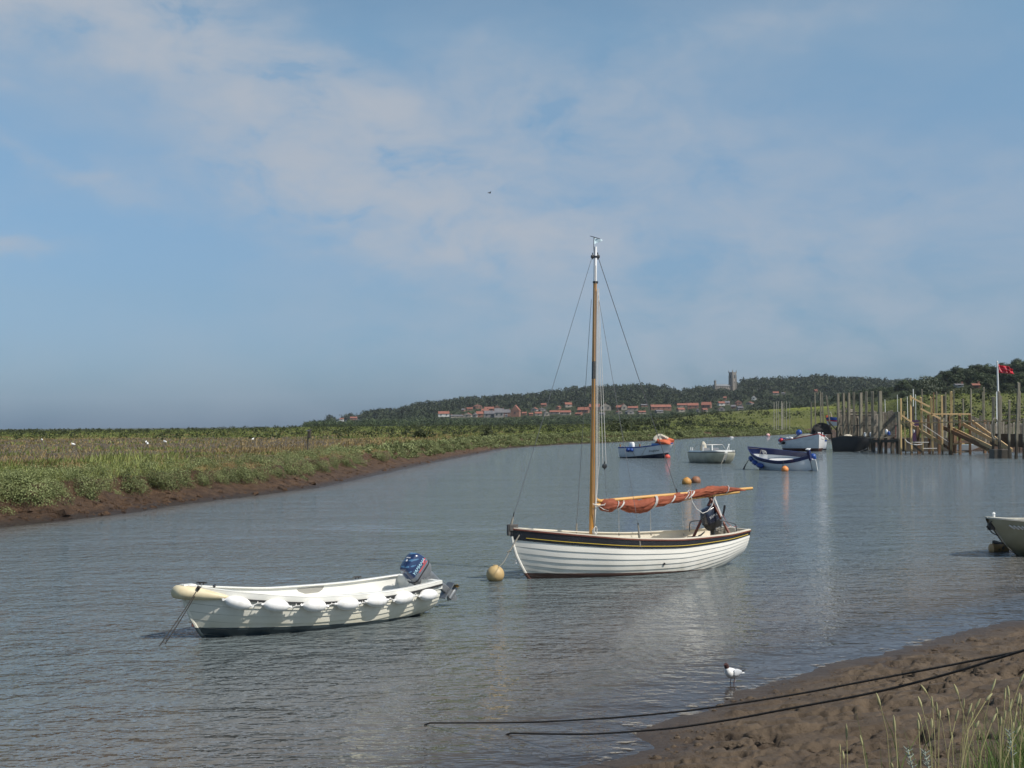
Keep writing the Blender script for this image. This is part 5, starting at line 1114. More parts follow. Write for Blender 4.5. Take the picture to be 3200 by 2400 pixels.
# ------------------------------------------------------------------ buoys
def buoy(px, py, r, c1, c2, label, cat='buoy', sink=.35, dirt=(.035, .028, .015), zc=None, sq=1.0, eye=True, Dm=None, name='mooring_buoy', rot=(0, 0, 0)):
    p = at(px, py) ; e = empty(name, (p.x, p.y, 0), 0, label, cat, 'mooring buoys on the river')
    m_ = mat('buoy_skin', c1, c2, 3 / r * .3, .55, extra=chain(stain(dirt, r * .5, -r * .2, 1.0, 2 / r * .4)), bump=.004, bscale=20)
    b = MB(); n = 14; zc = r * (1 - sink * 2) if zc is None else zc
    b.lathe([(zc - r * sq * math.cos(math.pi * i / n), max(r * math.sin(math.pi * i / n), .002)) for i in range(n + 1)], Matrix.Rotation(rot[0], 4, 'X') @ Matrix.Rotation(rot[1], 4, 'Y'), 22); b.build('float_body', m_, e, angle=80)
    if eye:
        k = MB(); k.lathe([(zc + r * sq * .93, r * .3), (zc + r * sq * 1.04, r * .28), (zc + r * sq * 1.06, r * .1)], Matrix.Rotation(rot[0], 4, 'X') @ Matrix.Rotation(rot[1], 4, 'Y'), 12); k.build('top_eye', m_, e)
    return e
buoy(1548, 1815, .185, (.50, .36, .17), (.42, .29, .13), 'round tan mooring buoy with dirty waterline, ahead of the sailing boat', zc=.13, sq=1.0)
buoy(2146, 1513, .26, (.52, .26, .06), (.45, .22, .05), 'yellow orange buoy, left one of the pair above the furled sail', zc=.10)
buoy(2170, 1509, .27, (.28, .12, .06), (.22, .10, .05), 'rusty brown buoy, right one of the pair above the furled sail', zc=.12, rot=(0, R(40), 0))
buoy(2453, 1473, .24, (.75, .27, .07), (.66, .24, .07), 'bright orange buoy beside the navy and white boat', zc=.12, dirt=(.2, .08, .03))
buoy(2085, 1432, .30, (.60, .08, .05), (.5, .07, .05), 'red buoy under the bow of the blue and white boat', zc=.08)
buoy(2242, 1447, .27, (.70, .66, .50), (.62, .58, .44), 'cream buoy at the bow of the white speedboat', zc=.12, dirt=(.2, .17, .09))
buoy(2400, 1363.5, .5, (.75, .55, .5), (.6, .2, .2), 'tiny pink and white buoy far off by the end of the left bank', zc=.2, eye=False)
buoy(2286, 1368.5, .5, (.75, .75, .72), (.6, .6, .6), 'tiny white buoy far off close to the left bank', zc=.05, sq=.5, eye=False)
# ================================================================== BOATS FURTHER OFF
def simple_boat(name, bow, stern, L, H, label, topc, hull_m, rail_m, inner_m, band=0.0, band_m=None, planks=5, lap=0.0, roll=0.0, railw=.07, railh=.05, transom=True, floor=.25, N=26, dz=0.0):
    e = boat_root(name, bow, stern, L, label, 'boat', 'boats moored on the river', roll=roll, dz=dz); tb = band
    m = MB(); pl = [tb + (1 - tb) * i / planks for i in range(planks + 1)]
    for sd in (-1, 1): H.shell(m, pl, lap, N, sd)
    if transom: m.add(H.ring(1.0), [tuple(range(46))[::-1]])
    m.build('hull', hull_m, e, angle=30)
    if band:
        m = MB()
        for sd in (-1, 1): H.shell(m, [0, tb], 0.0, N, sd, 0.015)
        m.build('top_strake', band_m, e)
    m = MB(); H.rail(m, railw, railh, 0, 1, N, .035, 0)
    if transom: m.box((H.L - .02, 0, H.zs(1)), (.06, 2 * H.b(1), railh))
    m.build('gunwale', rail_m, e)
    n = MB()
    for sd in (-1, 1):
        q = MB(); H.shell(q, [0.0, .3, .6, .9], 0.0, N, sd, -0.05); n.add(q.v, [f[::-1] for f in q.f])
    H.deck(n, .06, .97, floor, .02, off=.05); n.build('interior', inner_m, e)
    return e, Loc(e)
def heap(c, rx, ry, rz, seed, n=20, k=.25):              # crumpled cloth
    rg = random.Random(seed); V, Fc = [], []; m = n // 2
    ph = [rg.uniform(0, 6) for _ in range(6)]
    for i in range(m + 1):
        t = i / m * math.pi / 2
        for j in range(n):
            a = 2 * math.pi * j / n; w = 1 + k * (math.sin(3 * a + ph[0] + 2 * t) * .5 + math.sin(7 * a + ph[1] + 5 * t) * .35 + math.sin(5 * t + ph[2] + 2 * a) * .5)
            V.append((c[0] + rx * math.cos(a) * math.cos(t) * w, c[1] + ry * math.sin(a) * math.cos(t) * w, c[2] + rz * math.sin(t) * (1 + k * .5 * math.sin(4 * a + ph[3]))))
    for i in range(m):
        for j in range(n): Fc.append((i * n + j, i * n + (j + 1) % n, (i + 1) * n + (j + 1) % n, (i + 1) * n + j))
    return V, Fc
def fender_at(M, c, d, L_, r, m_, label, group, name='fender'):
    b = MB(); d = Vector(d).normalized(); up = Vector((0, 0, 1)) if abs(d.z) < .9 else Vector((1, 0, 0))
    b.lathe([(-L_ / 2, r * .25), (-L_ * .42, r * .7), (-L_ * .3, r), (L_ * .3, r), (L_ * .42, r * .7), (L_ / 2, r * .25)], frame(c, up.cross(d), d.cross(up.cross(d))) , 12)
    o = b.build(name, m_, None, angle=80); o.matrix_world = M; return tag(o, label, 'fender', group)
M_bluewhite = mat('white_paint_cool', (.72, .73, .74), (.62, .63, .65), 1.2, .45)
M_bluep = mat('blue_paint', (.018, .055, .24), (.03, .075, .28), 2, .35)
M_navy = mat('navy_paint', (.010, .016, .075), (.016, .024, .095), 2, .35)
M_lblue = mat('light_blue_paint', (.16, .34, .62), (.13, .30, .56), 2, .5)
M_redp = mat('red_paint', (.45, .03, .03), (.38, .03, .03), 2, .4)
M_bf = mat('blue_vinyl', (.012, .05, .24), (.016, .065, .28), 3, .3)
M_whp = mat('white_paint', (.78, .78, .76), (.70, .70, .68), 1.5, .4)
M_orange = mat('orange_cloth', (.55, .13, .05), (.42, .09, .04), 5, .8)
M_creamcl = mat('cream_cloth', (.55, .50, .40), (.45, .41, .33), 4, .8)
# ---- blue and white day boat
def boat_a():
    H = Hull(5.5, [(0, .02), (.08, .46), (.22, .88), (.5, 1.05), (.8, 1.02), (1, .95)], [(0, 1.42), (.3, 1.18), (.6, 1.02), (1, .98)], [(0, -.2), (.2, -.3), (.7, -.25), (1, -.12)], [(0, .8), (.3, .45), (1, .35)], [(-.3, 1.0), (0, .75), (.6, .42), (1.42, 0), (1.6, 0)], .05)
    hm = mat('day_boat_paint', (.68, .70, .72), (.60, .62, .65), 1.2, .4, extra=paintline((.012, .018, .04), .60, -.155, curve=.010, wob=.02))
    e, P = simple_boat('day_boat', (14.9, 116.0, 0), (10.3, 119.8, 0), 5.5, H, 'white boat with blue gunwale, light blue bow deck and an orange cloth heap on it', 0, hm, M_bluep, M_lblue, railh=.10, railw=.12)
    m = MB(); H.deck(m, .01, .33, 1.2, .05, 14, zf=lambda u: H.zs(u) + .02, off=.03); m.box((1.55, 0, 1.28), (.8, 1.3, .22)); m.build('bow_deck', M_lblue, e)
    V, Fc = heap((.98, 0, 1.30), .95, .8, .66, 3, 30, .32); o = meshobj('cloth_heap', V, Fc, M_orange, e, angle=60)
    V, Fc = heap((1.25, .15, 1.62), .72, .55, .58, 5, 26, .3); meshobj('cream_cloth', V, Fc, M_creamcl, o, angle=60)
    for u, y_ in ((.97, .85), (.55, .98), (.12, .55)):
        b = MB(); x_ = u * 5.5; z_ = H.zs(u); b.box((x_, y_, z_ + .13), (.09, .09, .34)); b.build('mooring_post', mat('post_wood', (.30, .14, .06), None, rough=.7), e)
    b = MB(); b.loft([[Vector((4.35 + q.x * k, .35 + q.y * k, z)) for q in rrect(-.28, .28, -.2, .2, 0, .4)] for z, k in ((.85, .9), (1.1, 1.0), (1.4, .95), (1.5, .6))]); b.build('white_motor_cover', M_whp, e, angle=50)
    text('lettering', 'Kingfisher', .26, frame(H.pos(.22, .22, .03, 1), H.pos(.18, .22, 0, 1) - H.pos(.26, .22, 0, 1), H.pos(.22, .1, 0, 1) - H.pos(.22, .3, 0, 1)), M_black, e)
    for (x_, i) in ((4.15, 0), (3.75, 1)):
        c = H.pos(x_ / 5.5, .12, .16, 1); fender_at(P.M, c, (1, 0, 0.05), .40, .17, M_bf, ('left' if i == 0 else 'right') + ' one of two blue fenders on the side of the blue gunwaled boat', 'blue fenders on the boats')
    b = MB()
    for a_, c_ in (((3.9, .05), (3.1, .62)), ((2.2, .05), (2.75, .66))): b.tube([H.pos(a_[0] / 5.5, a_[1], .02, 1), H.pos((a_[0] + c_[0]) / 11, .35, .03, 1), H.pos(c_[0] / 5.5, c_[1], .02, 1)], .016, 5)
    b.tube([P.y(2107, 1382, .5), P.y(2108, 1412, .5)], .015, 5); b.build('side_rope', M_rope, e)
boat_a()
# ---- white open speedboat, bow on
def boat_b():
    H = Hull(4.9, [(0, .14), (.06, .80), (.2, 1.20), (.5, 1.38), (1, 1.30)], [(0, .92), (.5, .86), (1, .84)], [(0, .05), (.15, -.15), (.6, -.22), (1, -.2)], [(0, .42), (.3, .32), (1, .22)], [(-.2, .9), (0, .55), (.4, .25), (.92, 0), (1.2, 0)], .06)
    hm = mat('speedboat_gel', (.56, .53, .42), (.44, .41, .31), 1.6, .4, extra=stain((.10, .085, .045), .7, .0, .8))
    b0 = at(2270, 1449); d = Vector((-.24, .97, 0))
    e, P = simple_boat('speedboat', b0, b0 + d * 4.9, 4.9, H, 'grubby white open speedboat with a wrapround rail, bow towards the camera', 0, hm, M_blackrub, M_gel, railh=.05, railw=.06)
    m = MB(); H.deck(m, .0, .42, 1.0, .14, 16, zf=lambda u: H.zs(u) + .15 * min(1, u * 8 + .3), off=.05)
    for sd in (-1, 1):
        q = [[Vector((H.xat(u, .9), sd * (H.half(u, H.zs(u) - .02) - .02), H.zs(u) + .0)), Vector((H.xat(u, .9), sd * (H.half(u, H.zs(u) - .02) - .08), H.zs(u) + .16)), Vector((H.xat(u, .9), sd * (H.half(u, H.zs(u) - .02) - .22), H.zs(u) + .16)), Vector((H.xat(u, .9), sd * (H.half(u, H.zs(u) - .02) - .2), H.zs(u)))] for u in [.38 + .6 * i / 8 for i in range(9)]]
        m.loft(q if sd > 0 else [r[::-1] for r in q])
    m.build('deck_moulding', M_gel, e, angle=40)
    m = MB(); m.tube([(1.9, 1.15, 1.0), (2.0, 1.05, 1.48), (2.0, -.55, 1.48), (1.7, -.75, 1.0)], .028, 7); m.tube([(3.6, 1.25, 1.0), (3.4, 1.2, 1.44), (2.0, 1.05, 1.48)], .025, 7); m.build('front_rail', mat('dull_rail', (.35, .35, .34), None, rough=.4, metal=.4), e)
    m = MB(); m.box((2.1, 1.1, 1.22), (.07, .07, .46)); m.box((2.0, .35, 1.22), (.07, .07, .46)); m.box((3.9, 1.28, 1.12), (.07, .05, .26)); m.box((4.3, 1.28, 1.12), (.07, .05, .26)); m.build('rail_stanchion', M_whp, e)
    m = MB(); m.tube([(1.2, -.55, 1.0), (1.3, -.80, 1.46), (2.2, -1.2, 1.5), (2.4, -1.3, 1.0)], .028, 7); m.build('side_rail', M_whp, e)
    m = MB(); m.box((1.75, -1.0, 1.5), (.9, .14, .06), (0, 0, R(-22))); m.build('rail_pad', M_whp, e)
    m = MB(); m.loft([[Vector((4.7 + q.x * k, q.y * k * 1.3, z)) for q in rrect(-.25, .25, -.2, .2, 0, .4)] for z, k in ((.7, .9), (1.2, 1.0), (1.5, .8), (1.72, .25))]); m.build('motor_cover', M_creamcl, e, angle=50)
    m = MB(); m.box((3.2, .4, .95), (.4, .5, .5)); m.box((3.2, -.4, .95), (.4, .5, .5)); m.build('seat', mat('grey_seat', (.25, .26, .28), None, rough=.6), e)
    text('lettering', 'R4', .17, frame(H.pos(.04, .02, .05, -1) + Vector((0, 0, .12)), (.35, -.9, 0), (.3, .1, 1)), M_black, e)
    r = MB(); a = P.M @ Vector((.12, .05, .8)); w = at(2252, 1452); r.tube(rope_pts(a, w - Vector((0, 0, .05)), .05, 6), .018, 5); tag(r.build('mooring_rope', M_rope, None), 'pale rope from the speedboat bow down to its cream buoy', 'rope')
boat_b()
# ---- navy and white double-ended boat
def boat_c():
    H = Hull(5.0, [(0, .03), (.1, .50), (.3, .95), (.55, 1.05), (.8, .80), (.93, .40), (1, .06)], [(0, 1.62), (.15, 1.32), (.4, 1.08), (.65, .98), (1, 1.10)], [(0, -.2), (.3, -.3), (.8, -.3), (1, -.25)], [(0, 1.1), (.3, .7), (.6, .6), (1, 1.1)], [(-.3, .8), (0, .62), (.6, .34), (1.2, .1), (1.62, 0), (1.8, 0)], .0)
    hm = mat('double_ender_paint', (.70, .72, .75), (.62, .65, .69), 1.2, .4, extra=paintline((.010, .012, .018), .07, 0.0))
    e, P = simple_boat('double_ended_boat', (16.75, 87.3, 0), (20.25, 83.3, 0), 5.0, H, 'navy and white double-ended boat with tall stern post and blue fenders', 0, hm, M_navy, M_navy, band=.10, band_m=M_navy, planks=6, lap=.02, roll=17, dz=0.0, railh=.05, railw=.09, transom=False, floor=.45)
    n = MB()
    for sd in (-1, 1):
        q = MB(); H.shell(q, [.17, .6, .9], 0.0, 26, sd, -0.07); n.add(q.v, [f[::-1] for f in q.f])
    H.deck(n, .2, .85, .60, .03, off=.08); n.build('white_lining', M_whp, e)
    p = MB(); p.box((4.98, 0, 1.12), (.24, .22, .75), taper=.85); p.build('stern_post', M_navy, e, bevel=.01); c = MB(); c.box((4.98, 0, 1.52), (.27, .24, .05)); c.build('post_cap', M_whp, e)
    r = MB(); r.box((5.22, 0, .30), (.42, .05, 1.0)); r.box((5.10, 0, .78), (.2, .07, .12)); r.build('rudder', M_whp, e, bevel=.01)
    rc = MB()
    for k in range(5): rc.tube([(.85 + .22 * math.cos(a) * (1 - k * .1), .52, 1.02 + .09 * math.sin(a + k) + .03 * k) for a in [j * math.pi / 5 for j in range(11)]], .022, 5)
    rc.build('rope_bundle', M_wrope, e)
    b = MB(); b.tube([H.pos(.02, 0, 0, -1) + Vector((0, 0, .02)), H.pos(.12, .02, .03, 1), H.pos(.2, .2, .05, -1)], .016, 5); b.tube([H.pos(.70, 0, .03, -1), H.pos(.66, .18, .04, -1), H.pos(.60, .45, .04, -1)], .014, 5); b.build('side_rope', M_rope, e)
    G = 'blue fenders on the boats'
    for i, (u, lb, L_) in enumerate(((.05, 'blue fender at the very bow of the navy double-ended boat', .5), (.15, 'blue fender behind the bow fender of the navy double-ended boat', .55), (.27, 'long blue fender lying along the side of the navy double-ended boat', .62))):
        c = H.pos(u, .22, .17, -1); d = H.pos(u + .04, .22, .17, -1) - c; fender_at(P.M, c, d, L_, .165, M_bf, lb, G)
    c = H.pos(.97, .12, .14, 1); fender_at(P.M, c + Vector((.1, .05, 0)), (0.3, -.4, 1), .5, .2, M_bf, 'round blue fender behind the stern post of the navy double-ended boat', G)
    a = P.M @ Vector((.1, -.1, .95)); w = at(2322, 1466); r = MB(); r.tube(rope_pts(a, a.lerp(w, .62), .06, 6), .022, 5); r.tube([a.lerp(w, .60), w - Vector((0, 0, .08))], [.035, .06], 6)
    tag(r.build('mooring_rope', M_drope, None), 'dark mooring rope running left from the navy double-ended boat into the water', 'rope')
boat_c()
# ---- red trimmed white boat, bow on, and its neighbours at the old jetty
def boat_d():
    H = Hull(7.0, [(0, .03), (.08, .62), (.22, 1.45), (.5, 1.9), (.85, 1.75), (1, 1.5)], [(0, 1.98), (.25, 1.55), (.6, 1.28), (1, 1.25)], [(0, -.2), (.3, -.4), (1, -.3)], [(0, .75), (.3, .5), (1, .4)], [(-.4, .3), (0, .18), (1.98, 0), (2.2, 0)], .05)
    hm = mat('workboat_paint', (.68, .69, .70), (.58, .60, .62), 1.0, .45, extra=paintline((.07, .022, .015), .36, -.01))
    b0 = at(2560, 1411); d = Vector((-.20, .98, 0))
    e, P = simple_boat('workboat', b0, b0 + d * 7, 7.0, H, 'large white boat with red gunwale, bow towards the camera beside the old jetty', 0, hm, M_redp, M_whp, railh=.10, railw=.12, floor=.6)
    m = MB(); m.loft([[Vector((x, -w_, z)), Vector((x, -w_ * .5, z + h_)), Vector((x, w_ * .5, z + h_)), Vector((x, w_, z))] for x, w_, z, h_ in ((2.0, .9, 1.45, .12), (3.2, 1.2, 1.35, .55), (5, 1.2, 1.3, .45))], closed=True); m.build('canvas_cover', mat('grey_canvas', (.20, .19, .17), (.28, .27, .25), 2, .8), e)
    m = MB(); m.box((1.0, -.45, 1.95), (.3, .35, .42)); m.build('white_box', M_whp, e); m = MB(); m.lathe([(-.03, .16), (.03, .16)], frame((.90, -.1, 2.05), (0, 1, 0), (0, 0, 1)), 12); m.build('round_hatch', M_black, e)
    m = MB(); m.box((.35, -.36, 1.74), (.06, .22, .14)); m.build('name_board', mat('brown_board', (.08, .04, .03), None, rough=.6), e)
    for sd in (-1, 1):
        mk = MB(); [mk.tube([H.pos(.06 + .012 * q, .13, .012, sd), H.pos(.066 + .012 * q, .135 + .01 * (q % 2), .012, sd)], .018, 4) for q in range(7)]; mk.build('name_marking', M_alu, e)
    G = 'fenders on the red trimmed boat'
    c = H.pos(.85, 0, .16, 1); fender_at(P.M, c + Vector((0, 0, -.05)), (1, 0, -.1), .6, .22, mat('red_vinyl', (.6, .04, .05), (.5, .03, .04), 2, .4), 'red fender at the left end of the red trimmed boat', G)
    c = H.pos(.93, .14, .16, 1); fender_at(P.M, c, (1, 0, -.1), .6, .2, M_whp, 'white fender below the red one on the red trimmed boat', G)
    c = H.pos(.74, .12, .2, 1); fender_at(P.M, c, (1, 0, .1), .5, .19, M_black, 'black fender hanging on the left side of the red trimmed boat', G)
    for u, lb in ((.62, 'white fender lying on the left gunwale of the red trimmed boat'), (.5, 'white fender nearest the bow on the left gunwale of the red trimmed boat')):
        c = H.pos(u, 0, 0, 1) + Vector((0, -.1, .14)); fender_at(P.M, c, (1, .1, .1), .8, .17, M_whp, lb, G)
    c = P.y(2497, 1352, .6); b = MB(); b.lathe([(-.36 * math.cos(math.pi * i / 10), max(.36 * math.sin(math.pi * i / 10), .01)) for i in range(11)], Matrix.Diagonal((1, 1, 1.0, 1)), 14); o = b.build('ball_fender', M_bf, None, angle=80); o.location = P.M @ c
    tag(o, 'big round blue ball fender standing on the red trimmed boat', 'fender', G)
    # outrigger white pieces on the right
    m = MB(); m.tube([H.pos(.18, 0, .0, -1), H.pos(.22, 0, .35, -1) + Vector((0, 0, -.25))], .08, 8); m.tube([H.pos(.13, 0, -.1, -1) + Vector((0, 0, .4)), H.pos(.13, 0, -.1, -1)], .07, 8); m.build('white_bow_roller', M_whp, e)
boat_d()
def boat_e():
    H = Hull(5.6, [(0, .03), (.1, .6), (.3, 1.0), (1, .95)], [(0, 1.45), (.4, 1.15), (1, 1.1)], [(0, -.2), (1, -.2)], [(0, .8), (1, .4)], [(-.3, .5), (0, .4), (1.45, 0), (1.6, 0)], .0)
    b0 = atD(2435, 146); e, P = simple_boat('blue_trimmed_boat', b0, b0 + Vector((.96, .28, 0)) * 5.6, 5.6, H, 'white boat with blue covers moored close behind the red trimmed boat', 0, mat('blue_boat_paint', (.62, .65, .70), (.55, .58, .63), 1, .45, extra=paintline((.02, .03, .06), .16, 0)), M_bluep, M_lblue, railh=.14)
    V, Fc = heap((3.0, 0, 1.1), 2.2, .8, .42, 9, 28, .2); meshobj('blue_cover', V, Fc, M_bluep, e, angle=60)
    G = 'blue fenders on the boats'
    for u, t, L_, lb in ((.0, .1, .7, 'dark blue fender at the left tip of the blue covered boat'), (.07, .42, .5, 'lower dark blue fender at the left tip of the blue covered boat'), (.25, .32, .55, 'upright dark blue fender on the side of the blue covered boat')):
        c = H.pos(u, t, .2, -1); fender_at(P.M, c, (1, 0, 0) if u < .2 else (0, 0, 1), L_, .24, M_bf, lb, G)
boat_e()
def boat_f():
    H = Hull(4.1, [(0, .03), (.1, .65), (.3, 1.2), (1, 1.25)], [(0, 1.40), (.3, 1.62), (.65, 1.72), (1, 1.45)], [(0, -.1), (.3, -.3), (1, -.3)], [(0, .9), (.3, .4), (1, .3)], [(-.3, 1.0), (0, .7), (.5, .45), (1.4, 0), (1.7, 0)], .05)
    b0 = atD(2722, 137.5); hm = mat('black_hull_paint', (.010, .012, .016), (.018, .02, .024), 1, .5)
    e, P = simple_boat('black_boat', b0, b0 + Vector((-.90, .43, 0)) * 4.4, 4.1, H, 'black hulled boat lying against the old jetty, right of the red trimmed one', 0, hm, mat('worn_black', (.04, .04, .04), (.08, .08, .08), 3, .7), hm, railh=.06, floor=.8)
    m = MB(); m.tube([H.pos(.0, .5, .03, 1), H.pos(.15, .62, .04, 1), H.pos(.4, .72, .04, 1)], .03, 5); m.build('chine_strip', M_alu, e)
    V, Fc = heap((2.6, .1, 1.55), .5, .4, .34, 12, 18); meshobj('white_cloth_heap', V, Fc, M_creamcl, e, angle=60)
boat_f()
# ---- grey green boat cut by the right edge of the photograph
def boat_h():
    H = Hull(4.6, [(0, .08), (.06, .38), (.2, .70), (.5, .86), (1, .8)], [(0, .93), (.4, .80), (1, .78)], [(0, -.05), (.1, -.2), (1, -.2)], [(0, .95), (.25, .6), (1, .4)], [(-.3, 1.15), (0, .85), (.25, .52), (.55, .28), (.93, 0), (1.2, 0)], .05)
    hm = mat('algae_gelcoat', (.36, .34, .25), (.27, .255, .17), 1.4, .5, extra=stain((.045, .038, .018), .55, -.02, .9))
    b0 = pz(3086, 1609, 29.6); e, P = simple_boat('grey_boat', (b0.x, b0.y, 0), (b0.x + 4.3, b0.y + 1.5, 0), 4.6, H, 'weathered grey green boat cut off by the right edge, tied to a tan buoy', 0, hm, mat('aged_rail', (.55, .53, .46), (.42, .40, .34), 3, .5), mat('dim_inner', (.30, .29, .25), None, rough=.7), railh=.035, railw=.09)
    m = MB(); H.deck(m, 0, .2, .9, .03, 10, zf=lambda u: H.zs(u) + .01); m.build('foredeck', mat('aged_deck', (.48, .47, .42), None, rough=.6), e)
    m = MB()
    for i in range(46):
        u = .05 + i * .016; p = H.pos(u, .085, .02, -1); q = H.pos(u + .013, .13, .02, -1); m.tube([p, q], .018, 6)
    m.build('rope_fendering', M_wrope, e)
    m = MB(); m.tube([H.pos(0, .04, .06, -1), Vector((-.03, 0, .72)), Vector((.14, 0, .56)), Vector((.28, 0, .5))], .014, 6); m.build('bow_strap', M_black, e)
    m = MB(); m.box((.10, 0, .72), (.13, .11, .16)); m.build('bow_pad', M_black, e)
    m = MB(); m.tube([(.18, 0, .94), (.18, 0, 1.02)], .03, 8); m.lathe([(1.02, .045), (1.06, .01)], Matrix.Translation((.18, 0, 0)), 8); m.build('white_cleat', M_whp, e)
    for t0, t1 in ((.5, .78),): m = MB(); m.tube([H.pos(.06 + .1 * i, t0 + .02 * i, .008, -1) for i in range(8)], .016, 6); m.build('spray_rail', hm, e)
    c = at(3122, 1722); ee = empty('mooring_buoy', (c.x, c.y, .07), R(14), 'tan barrel buoy lying in the water under the bow of the grey boat', 'buoy', 'mooring buoys on the river')
    b = MB(); b.lathe([(-.26, .05), (-.22, .12), (.20, .13), (.25, .07)], Matrix.Rotation(R(90), 4, 'Y'), 18); b.build('float_body', mat('barrel_tan', (.55, .33, .15), (.14, .12, .11), 4, .6, lo=.56, hi=.64), ee, angle=50)
    r = MB(); a = P.M @ Vector((.62, 0, .28)); e1 = Vector((c.x - .12, c.y, .22)); r.tube([a, a.lerp(e1, .4), e1], [.012, .02, .05], 7); r.tube([e1, e1 + Vector((.06, 0, -.12))], [.05, .07], 8); r.tube([a + Vector((.03, 0, 0)), a.lerp(e1, .5) + Vector((.03, 0, 0)), e1 + Vector((.07, 0, -.03))], .014, 6)
    tag(r.build('mooring_rope', M_drope, None), 'dark knotted rope between the grey boat bow and the barrel buoy', 'rope')
boat_h()
# ---- hulls behind the old jetty
def boat_g():
    p = pz(2604, 1329, 156); g = p.z; e = empty('cabin_boat', (p.x, p.y, g), R(8), 'white boat with blue and red stripe standing behind the tall piles of the old jetty', 'boat')
    H = Hull(5.4, [(0, .03), (.15, .6), (.4, 1.0), (1, 1.0)], [(0, 1.3), (.4, 1.15), (1, 1.1)], [(0, 0), (.3, -.15), (1, -.1)], [(0, .8), (1, .4)], [(-.2, .5), (1.3, 0), (1.5, 0)], .0)
    m = MB()
    for sd in (-1, 1): H.shell(m, [.3, .6, 1], 0, 20, sd)
    m.add(H.ring(1.0), [tuple(range(46))[::-1]]); m.build('hull', M_bluewhite, e)
    for a, b_, mm, nm in ((0, .22, M_bluep, 'blue_band'), (.22, .32, M_redp, 'red_band')):
        m = MB(); [H.shell(m, [a, b_], 0, 20, sd, .02) for sd in (-1, 1)]; m.build(nm, mm, e)
    m = MB(); H.deck(m, .02, .98, 1.1, .04, zf=lambda u: H.zs(u) - .02); m.box((.25, 0, 1.3), (.5, .5, .35)); m.build('deck', M_orange, e)
    m = MB(); m.tube([(1.5, 0, 1.1), (1.1, 0, 2.0)], .05, 6); m.build('short_mast', M_whp, e)
    e.location.x -= .9; e.scale = (.55, .7, .85)
    q = pz(2566, 1349, 149); b = MB(); V, Fc = heap((0, 0, -.3), 1.3, 1.0, 1.25, 21, 30, .22); o = meshobj('old_hull', V, Fc, mat('tarred_wood', (.012, .011, .010), (.03, .026, .022), 2, .8), None, angle=50); o.location = q
    tag(o, 'black upturned old hull on the bank at the left end of the old jetty', 'boat')
boat_g()
def punt():
    p = pz(3015, 1400, 138); e = empty('flat_boat', (p.x, p.y, 0.0), R(-6), 'pale flat low boat lying behind the new timber staging under the gangway', 'boat')
    m = MB(); m.loft([[Vector((x, -.7 * k, .65)), Vector((x, .7 * k, .65)), Vector((x, .55 * k, z0)), Vector((x, -.55 * k, z0))] for x, k, z0 in ((-2.4, .6, .45), (-1.9, .95, .1), (1.9, 1, .05), (2.4, .8, .35))]); m.build('hull', M_whp, e)
    m = MB(); m.box((0, 0, .69), (4.2, 1.0, .04)); m.build('deck', mat('pale_blue_deck', (.42, .55, .62), None, rough=.6), e)
punt()
# ================================================================== JETTIES, POSTS, FLAG
def J(x, y): return (2400 + .3617 * x, 1100 + .3617 * y)
M_old = mat('weathered_pile', (.24, .22, .165), (.14, .125, .095), 2.2, .9, stretch=(3, 3, .5), bump=.02, bscale=9, extra=paintline((.035, .030, .022), 1.55, 0, soft=.35, wob=.5))
M_oldb = mat('weathered_board', (.25, .225, .18), (.14, .12, .095), 2.5, .9, stretch=(2, 2, 2), bump=.02, bscale=9)
M_slime = mat('wet_pile', (.040, .034, .026), (.07, .06, .045), 2, .6)
M_new = mat('new_timber', (.52, .37, .17), (.40, .28, .13), 2.0, .75, stretch=(3, 3, .6), bump=.008, bscale=10, extra=paintline((.14, .10, .06), .45, 0, soft=.25, wob=.4))
M_new2 = mat('new_plank', (.55, .38, .19), (.42, .28, .14), 1.6, .75, stretch=(.6, 3, 3), bump=.008, bscale=8)
M_brn = mat('brown_post', (.19, .105, .055), (.13, .075, .04), 2, .85, stretch=(3, 3, .6))
def pile(parent, xt, yt, xb, yb, w, D, m_, name='pile', d=None, zb=-.6, top=True, nz=5, seed=0):
    t = pz(*J(xt, yt), D); b = pz(*J(xb, yb), D); wd = w * .3617 / F * D; rg = random.Random(int(xt * 7 + yt + seed))
    dr = (b - t); k = (zb - t.z) / dr.z; b = t + dr * k                                       # run on down to the bed
    m = MB(); rings = []; yaw = rg.uniform(-.4, .4); dd = (d or wd * rg.uniform(.6, .95))
    for i in range(nz + 1):
        c = t.lerp(b, i / nz) + Vector((rg.uniform(-1, 1), rg.uniform(-1, 1), 0)) * wd * .06; s_ = 1 + rg.uniform(-.07, .07)
        P_ = []
        for a, q in ((-1, -1), (1, -1), (1, 1), (-1, 1)):
            v = Vector((a * wd / 2 * s_, q * dd / 2 * s_, 0)); v.rotate(Euler((0, 0, yaw))); P_.append(c + v + (Vector((0, 0, rg.uniform(-.08, .08))) if i == 0 else Vector()))
        rings.append(P_)
    m.loft(rings[::-1]); o = m.build(name, m_, parent, False, bevel=wd * .06); return o
def origin(e_loc): return Matrix.Translation(-Vector(e_loc))
def relocate(e):                                         # children were built in world coordinates: bring the empty to the thing's base
    pass
DJ = 126.0
def DJx(x): return float(np.interp(x, [600, 880, 960, 1130], [148, 144, 128.5, 126]))
old = empty('old_jetty', (0, 0, 0), 0, 'old grey jetty of tall weathered piles and boards, left of the new timber', 'jetty')
for x, yt, yb, w in ((605, 355, 870, 20), (652, 355, 870, 20), (697, 352, 870, 20), (740, 350, 870, 19), (800, 350, 872, 26), (848, 345, 872, 22), (900, 340, 874, 23), (968, 340, 876, 27), (1130, 515, 880, 30)):
    pile(old, x, yt, x + (yb - yt) * .012, yb, w, DJx(x), M_old)
